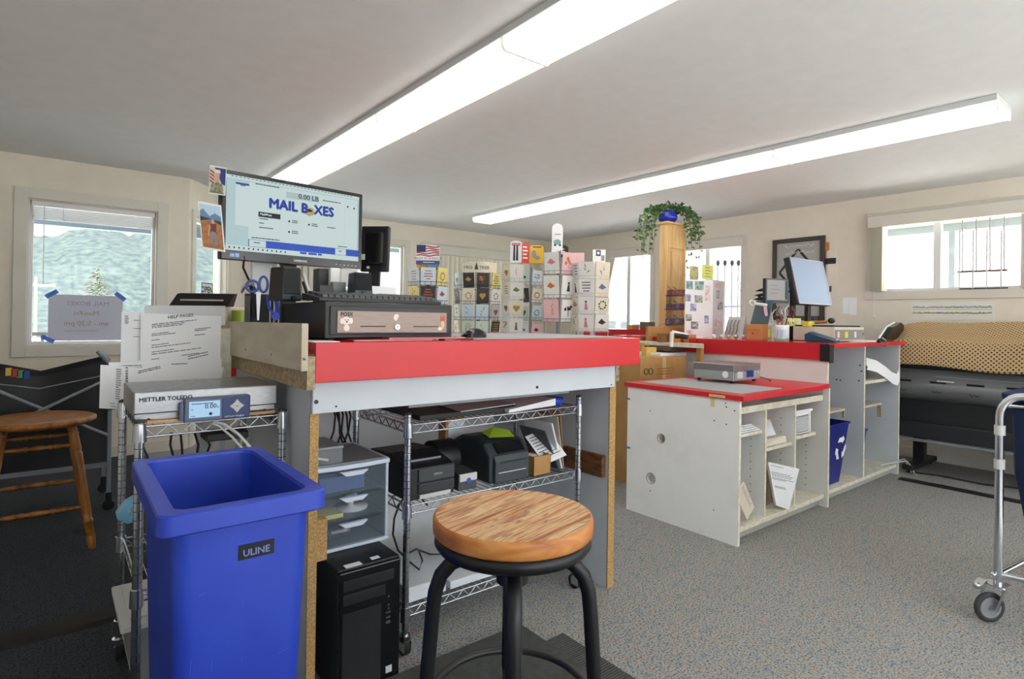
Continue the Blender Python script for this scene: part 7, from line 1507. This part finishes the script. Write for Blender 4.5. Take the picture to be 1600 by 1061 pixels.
# large monitor
pL, pR = AD(1249, 474.5, 4.55), AD(1300, 478, 4.85); tL = AD(1239.5, 403, 4.65); tR2 = AD(1293, 411, 4.95)
t = thing('computer_monitor', 'flat monitor with a blank pale blue screen on the tall desk', 'monitor', AD(1270, 500, 4.7))
xd = (pR-pL); F = Matrix.Identity(4); zd = (tL-pL); F = frame(pL, (xd.x, xd.y, xd.z*.5), (zd.x, zd.y, zd.z)); W = xd.length; Hs = zd.length
part('housing', MB(F).box((-.02, .003, 0), (W, .045, Hs)), black_m, t, .004); part('bezel', MB(F).box((0, -.003, 0), (W, .003, .012)).box((0, -.003, Hs-.014), (W, .003, Hs)).box((0, -.003, .012), (.014, .003, Hs-.014)).box((W-.014, -.003, .012), (W, .003, Hs-.014)), mat('bezel_silver', 'A9ABB8', .35), t)
part('screen', MB(F).box((.014, -.0005, .012), (W-.014, .004, Hs-.014)), scr('screen_blank', 'A3B4CC', .70), t)
a = AD(1271, 478, 4.72); part('stand_neck', MB().tube([(a.x+.03, a.y+.06, a.z+.1), (a.x+.03, a.y+.06, TT+.01)], .025, 10), black_m, t); part('stand_base', MB().cyl((a.x+.03, a.y+.06, TT), (a.x+.03, a.y+.06, TT+.015), .11, None, 28), black_m, t)
# second cash drawer (cream)
t = thing('cash_drawer', 'cream cash drawer with stickers on its face, tall desk', 'cash drawer', AZ(1290, 531, TT))
cr_ = AZ(1304, 534.5, TT); fx = cr_.x; fy = cr_.y; x1 = AY(1350, 520, fy).x; yb_ = AX(1239, 520, fx).y; zt = AY(1304, 511, fy).z
part('body', MB().box((fx, fy, TT+.004), (x1, yb_, zt)), beige_m, t, .004)
part('front_plate', MB().box((fx+.004, fy-.006, TT+.016), (x1-.006, fy, zt-.02)), mat('plate_grey', '8F8C8A', .4), t, .002)
for k, (u, c_) in enumerate(((.06, 'D9D6D0'), (.30, 'DADF3C'), (.62, 'E8E4DF'))):
    xx = fx+(x1-fx)*u; part('sticker', MB().box((xx, fy-.008, TT+.03), (xx+(.055 if k == 1 else .035), fy-.0055, zt-.035)), mat('stk_%d' % k, c_, .6), t)
part('lock', MB().cyl((x1-.04, fy-.012, (TT+zt)/2), (x1-.04, fy-.004, (TT+zt)/2), .010, None, 12), chrome_m, t)
zd_ = zt
blk('yellow_box', 1236, 1262, 497, 509, (Vector((fx+.05, yb_-.05, 1.1))-CAM).dot(FWD), .08, mat('box_lime', 'D9D86A', .6, c2='EDEBC8', scale=20), 'yellow patterned box on the cream cash drawer', 'box', ground=zd_)
blk('yellow_tape', 1264, 1278, 502, 509, (Vector((fx+.05, yb_-.2, 1.1))-CAM).dot(FWD), .05, mat('tape_yellow', 'E0C437', .6), 'yellow tape reel on the cream cash drawer', 'tape', ground=zd_)
solo('wooden_stamp', MB().tube([AX(1274, 504, fx+.08), AX(1292, 503, fx+.08)], .012, 10).ball(AX(1299, 501, fx+.08), .028, 12, 1, (1.4, .8, .8)), [mat('stamp_wood', 'B36F33', .5), black_m], 'black headed wooden-handled stamp on the cream drawer', 'stamp')
solo('black_tray', MB().box((fx+.02, fy+.02, zd_), (x1-.02, fy+.30, zd_+.012)), black_m, 'thin black tray lying on the cream cash drawer', 'tray', bevel=.003)
m = MB(); a = AZ(1257, 534, TT); b = AZ(1306, 536, TT); F = frame(a, (b.x-a.x, b.y-a.y, 0)); W = (b-a).length; m = MB(F)
m.add([(0, 0, .002), (W, 0, .002), (W, .08, .002), (0, .08, .002), (-.005, .0, .055), (W*.15, .0, .075), (W*.15, .08, .075), (-.005, .08, .055), (W, .01, .022), (W, .07, .022)], [(0, 3, 2, 1), (0, 1, 8, 5), (0, 5, 4), (4, 5, 6, 7), (5, 8, 9, 6), (1, 2, 9, 8), (3, 7, 6), (3, 6, 9, 2), (0, 4, 7, 3)])
solo('stapler', m, mat('stapler_blue', '1F4A63', .2), 'dark teal stapler lying at the front of the tall desk', 'stapler', bevel=.010)
solo('paper_pad', MB().box((4.76, 1.73, TT+.0005), (5.12, 1.93, TT+.008)), paper_m, 'white paper pad at the front edge of the tall desk by the cream drawer', 'paper')
a = AZ(1385, 536, TT); mouse((a.x, a.y+.03, TT+.001), .2, 'black computer mouse near the right end of the tall desk', .12)
pt = bpy.data.objects['wide_format_printer']; q = [AY(px, py, 1.86) for px, py in ((1369, 540), (1376, 526), (1386, 511), (1398, 504), (1402, 508), (1402, 545))]
m = MB(); m.add(q+[p+Vector((0, -.05, 0)) for p in q], [tuple(range(6)), tuple(range(11, 5, -1))]+[(i, i+6, (i+1) % 6+6, (i+1) % 6) for i in range(6)]); part('end_cap', m, blackg_m, pt)
part('white_edge', MB().tube([p+Vector((0, .004, 0)) for p in q[:5]], .008, 6), paper_m, pt)

# ------------------------------------------------------------------ right wall items
def wallbox(name, px0, px1, y0, y1, th, m, label, cat, bev=.002):
    a = AX(px0, y0, XR); b = AX(px1, y0, XR); zl_ = AX(px0, y1, XR).z; return solo(name, MB().box((XR-th, b.y, zl_), (XR-.0005, a.y, a.z)), m, label, cat, bevel=bev), a.y, b.y, a.z, zl_
# framed picture
ya, yb, za, zb3 = 3.195, 2.645, 2.125, 1.25
t = thing('framed_picture', 'large dark framed print of a black diamond crest with script, behind the monitors', 'picture', (XR-.02, (ya+yb)/2, zb3))
m = MB()
for q in ((ya-.045, ya, zb3, za), (yb, yb+.045, zb3, za)): m.box((XR-.03, q[0], q[2]), (XR-.001, q[1], q[3]))
m.box((XR-.03, yb+.045, za-.045), (XR-.001, ya-.045, za)).box((XR-.03, yb+.045, zb3), (XR-.001, ya-.045, zb3+.045)); part('frame', m, mat('frame_dark', '3A332F', .45), t, .004)
part('print', MB().box((XR-.012, yb+.045, zb3+.045), (XR-.002, ya-.045, za-.045)), mat('print_grey', 'A9ABA9', .5), t)
F = frame((XR-.0125, (ya+yb)/2, (za+zb3)/2+.075), -Y_); m = MB(F)
for (x0, z0, x1, z1) in ((-.20, -.0, 0, .24), (0, .24, .20, .0), (-.2, 0, 0, -.24), (0, -.24, .2, 0)):
    dx, dz = x1-x0, z1-z0; L = math.hypot(dx, dz); nx_, nz_ = -dz/L*.013, dx/L*.013; m.add([(x0-nx_, 0, z0-nz_), (x1-nx_, 0, z1-nz_), (x1+nx_, 0, z1+nz_), (x0+nx_, 0, z0+nz_)], [(0, 1, 2, 3)], 0)
m.add([(-.13, 0, 0), (0, 0, -.15), (.13, 0, 0), (0, 0, .15)], [(0, 1, 2, 3)], 1); m.text('Treatment', .07, (-.01, -.001, .30), X_, Z_, 1, align='CENTER') if False else None
part('crest', m, [black_m, cmats['white']], t)
g = MB(F); rd = random.Random(6)
for r_ in range(2):
    P = []; x = -.15+.02*r_
    while x < .17: P.append((x, 0, .275-.07*r_+rd.uniform(-.018, .022))); x += .012
    g.tube(P, .0025, 4)
part('script_lines', g, paper_m, t)
t = thing('electrical_panel', 'cream painted electrical panel cover on the wall right of the framed print', 'wall panel', (XR-.01, 2.5, 1.4))
a = AX(1290, 391, XR); b = AX(1309, 391, XR); zl2 = AX(1300, 467, XR).z
part('cover', MB().box((XR-.012, b.y, zl2), (XR-.0005, 2.63, a.z)), wall_m, t, .004); q0 = AX(1291, 404, XR); q1 = AX(1307, 412, XR); part('black_latch', MB().box((XR-.02, q1.y, q1.z), (XR-.012, q0.y, q0.z)), black_m, t, .002)
part('small_catch', MB().box((XR-.018, AX(1300, 450, XR).y, AX(1300, 456, XR).z), (XR-.012, AX(1297, 450, XR).y, AX(1300, 447, XR).z)), dgrey_m, t)
wallbox('wooden_block', 1290, 1296, 379, 392, .02, mat('block_orange', 'B8743A', .5), 'small orange wooden block on the wall beside the framed print', 'block')
for k, (x0, x1, y0, y1) in enumerate(((1317, 1327, 465, 490), (1327.5, 1339, 465, 492))):
    o_, *_ = wallbox('taped_note', x0, x1, y0, y1, .002, paper_m, ['left of two white notes taped to the wall under the high window', 'right of two white notes taped to the wall under the high window'][k], 'note', 0)
o_, ya, yb, za, zb3 = wallbox('panorama_print', 1424, 1553, 472, 499, .002, mat('print_cream', 'E4E4DC', .6), 'long narrow landscape print on the wall above the cloth-covered printer', 'print', 0)
F = frame((XR-.0026, ya, zb3), -Y_); g = MB(F); W = ya-yb; Hh = za-zb3; rd = random.Random(5)
for (z, th, col) in ((.66, .05, 0), (.33, .06, 1)):
    x = .02
    while x < .97: w2 = rd.uniform(.01, .04); zz = z+rd.uniform(-.02, .02); g.add([(x*W, 0, zz*Hh), ((x+w2)*W, 0, zz*Hh), ((x+w2)*W, 0, (zz+th+rd.uniform(0, .06))*Hh), (x*W, 0, (zz+th)*Hh)], [(0, 1, 2, 3)], rd.choice((0, 1, 2)) if col else 0); x += w2*.8
g.box((.02*W, -.0002, .55*Hh), (.98*W, 0, .58*Hh), 2)
part('landscape', g, [mat('land_blue', '8AA3B5', .7), mat('land_green', 'A9B07F', .7), mat('land_tan', 'C9BE8F', .7)], o_)
# white rods standing in the high window
t = thing('window_rod_rack', 'white wire rod rack with a brown bar in front of the high window', 'rack', (XR-.06, 1.5, 1.53))
for k, px in enumerate((1500, 1521, 1542.5, 1565)):
    a = AX(px, 360, XR-.045); b = AX(px, 452, XR-.045); part('rod', MB().cyl((a.x, a.y, 1.535), (a.x, a.y, a.z), .006, None, 8), mat('rod_white', 'D6D3D6', .4), t)
for k, px in enumerate((1504, 1525.5, 1547, 1569)):
    a = AX(px, 338, XR+.02); b = AX(px, 424, XR+.02); part('rod', MB().cyl((b.x, b.y, b.z), (a.x, a.y, a.z), .005, None, 8), mat('rod_grey', 'A9A4A6', .4), t)
a = AX(1496, 425, XR-.0); b = AX(1574, 422, XR-.0); part('brown_bar', MB().tube([a, b], .009, 8), mat('bar_brown', '6A5148', .5), t); a = AX(1499, 452, XR-.045); b = AX(1575, 451, XR-.045); part('foot_bar', MB().tube([(a.x, a.y, 1.537), (b.x, b.y, 1.537)], .006, 8), dgrey_m, t)
# papers and flyer in the far door, and hooks along the far wall
F = FF
solo('yellow_flyer', MB(F).box((1.0, .06, 1.90), (1.32, .063, 2.06)), yellow_m, 'yellow flyer taped at the top of the far glass door', 'flyer')
g0 = AD(595, 425, 6.0)
solo('white_rack_card', MB(F).box((1.05, .055, 1.58), (1.33, .059, 1.85)), paper_m, 'white sheet taped in the far glass door under the yellow flyer', 'sheet'); solo('white_rack_card', MB(F).box((1.08, .052, 1.30), (1.36, .056, 1.54)), mat('sheet_print', 'D5D2CC', .7, c2='8E8A88', scale=25), 'grey printed sheet taped lower in the far glass door', 'sheet')

# ------------------------------------------------------------------ cartons between the counters
def carton(px0, px1, y0, y1, d, dep, label, xd=(1, 0, 0), ground=None, m=card_m, flaps=False, print_=None, name='cardboard_box'):
    a = AD(px0, y1, d); b = AD(px1, y1, d); xv = Vector(xd).normalized(); w = (px1-px0)/FPX*d/max(.3, xv.dot(Vector((RT.x, RT.y, 0)))); z1 = AD(px0, y0, d).z; z0 = 0 if ground is None else ground
    F = frame((a.x, a.y, z0), xv); t = thing(name, label, 'box', (a.x, a.y, z0)); hgt = z1-z0
    part('carton', MB(F).box((0, 0, 0), (w, dep, hgt)), m, t, .003); part('packing_tape', MB(F).box((w*.46, -.0015, hgt*.75), (w*.54, 0, hgt)).box((w*.46, 0, hgt), (w*.54, dep, hgt+.001)), mat('pack_tape', 'C9A878', .3), t)
    if flaps: part('flap', MB(F).hexa([(-.03, -.16, hgt+.02), (w+.03, -.16, hgt+.02), (w+.03, 0, hgt), (-.03, 0, hgt), (-.03, -.16, hgt+.026), (w+.03, -.16, hgt+.026), (w+.03, 0, hgt+.006), (-.03, 0, hgt+.006)]), m, t)
    return t, F, w, hgt
t, F, w_, h_ = carton(1000, 1092, 560, 600, 4.25, .27, 'wide brown carton with printed marks behind the low desk', (1, -.05, 0))
g = MB(F)
for k in range(2): g.torus((w_*.12+.05*k, -.002, h_-.10), .022, .004, 16, 6, 0, (1, 0, 0), (0, 0, 1))
part('round_marks', g, mat('mark_green', '4A5A32', .7), t)
g = MB(F); textlines(g, (w_*.35, -.001, h_-.09), X_, Z_, w_*.4, 3, .02, .01, 0, 3, .3); part('carton_print', g, mat('mark_brown', 'A0693A', .8), t)
t, F, w_, h_ = carton(1008, 1050, 546, 548, 4.85, .16, 'open brown carton with its flap out, above the wide one', (1, -.05, 0), flaps=True)
t = thing('work_table', 'rough board table edge stacked with papers between the red counters', 'table', (4.0, 3.3, 0))
za1 = AD(1030, 531, 4.7).z
a = AD(1012, 534, 4.8); b = AD(1100, 542, 4.4)
part('tabletop', MB().hexa([(a.x, a.y, a.z-.03), (b.x, b.y, a.z-.03), (b.x+.14, b.y+.1, a.z-.03), (a.x+.14, a.y+.3, a.z-.03), (a.x, a.y, a.z), (b.x, b.y, a.z), (b.x+.14, b.y+.1, a.z), (a.x+.14, a.y+.3, a.z)]), edge_m, t)
part('leg', MB().box((a.x+.05, a.y+.02, 0), (a.x+.09, a.y+.06, a.z-.03)), card_m, t); part('leg', MB().box((b.x+.05, b.y+.06, 0), (b.x+.09, b.y+.10, a.z-.03)), card_m, t); part('leg', MB().box((a.x+.10, a.y+.24, 0), (a.x+.14, a.y+.28, a.z-.03)), card_m, t)
zt4 = a.z
blk('open_carton', 1013, 1094, 510, 532, 4.95, .03, card_m, 'tall brown carton side standing behind the board table', 'box', ground=zt4)
for k, (x0, x1, y0, m_, l) in enumerate(((1034, 1047, 521, cardd_m, 'brown packet leaning on the board table, leftmost'), (1052, 1074, 521, mat('pack_orange', 'C08A3A', .7), 'orange packet on the board table, middle'), (1076, 1092, 523, mat('pack_tan', 'B98B5A', .7), 'tan packet on the board table, right'))):
    blk('packet', x0, x1, y0, 533, 4.7, .05, m_, l, 'packet', ground=zt4)
t = thing('tape_gun', 'white and black packing tape gun standing on the board table', 'tape gun', AD(1052, 530, 4.65)); part('handle', MB().tube([AD(1050, 518, 4.6), AD(1049, 542, 4.6)], .014, 8), paper_m, t); part('reel', MB().tube([AD(1055, 525, 4.6), AD(1066, 525, 4.6), AD(1074, 527, 4.6)], .02, 10), black_m, t); part('arm', MB().tube([AD(1050, 518, 4.6), AD(1060, 520, 4.6), AD(1074, 523, 4.6)], .01, 8), paper_m, t)
zt5 = AD(1030, 558, 4.5).z
blk('paper_pile', 1032, 1088, 552, 560, 4.55, .25, paper_m, 'curled white papers on the carton under the board table', 'papers', ground=zt5)
blk('dark_packet', 1046, 1100, 541, 553, 4.6, .2, mat('packet_brown', '5E4B40', .8), 'dark brown folder pile under the board table', 'folders', ground=zt5+.04)
blk('yellow_envelope', 1010, 1030, 543, 560, 4.6, .05, mat('env_yellow', 'D9B45E', .7), 'yellow padded envelope left of the papers under the board table', 'envelope', ground=zt5)
a = AD(1000, 562, 4.5); solo('shelf_plank', MB(frame((a.x-.06, a.y-.04, zt5-.022), (1, -.05, 0))).box((0, 0, 0), (.75, .42, .018)), edge_m, 'cream plank across the cartons between the counters', 'plank')
for k, (x0, x1, y0, y1, d, l) in enumerate(((958, 985, 598, 690, 4.6, 'tall brown carton seen between the service counter and the low desk'), (963, 976, 648, 690, 4.45, 'small brown carton on the floor between the two desks'), (994, 1010, 528, 600, 5.0, 'narrow brown roll carton behind the recycling notice'))):
    carton(x0, x1, y0, y1, d, .35, l)
o_, F, w_, h_ = blk('recycling_notice', 963, 988, 568, 596, 4.4, .004, mat('notice_cream', 'E9E2D6', .7), 'white notice reading PLASTIC RECYCLING stuck on a carton', 'notice')
g = MB(F); g.text('PLASTIC', .034, (w_*.5, -.001, h_*.58), X_, Z_, 0, align='CENTER'); g.text('RECYCLING', .030, (w_*.5, -.001, h_*.2), X_, Z_, 0, align='CENTER'); part('lettering', g, mat('notice_red', '8A4A40', .7), o_)
solo('paper_tube', MB().cyl(AD(1000, 560, 4.8), AD(1002, 536, 4.8), .03, None, 14), card_m, 'short cardboard tube standing on the narrow carton', 'tube')
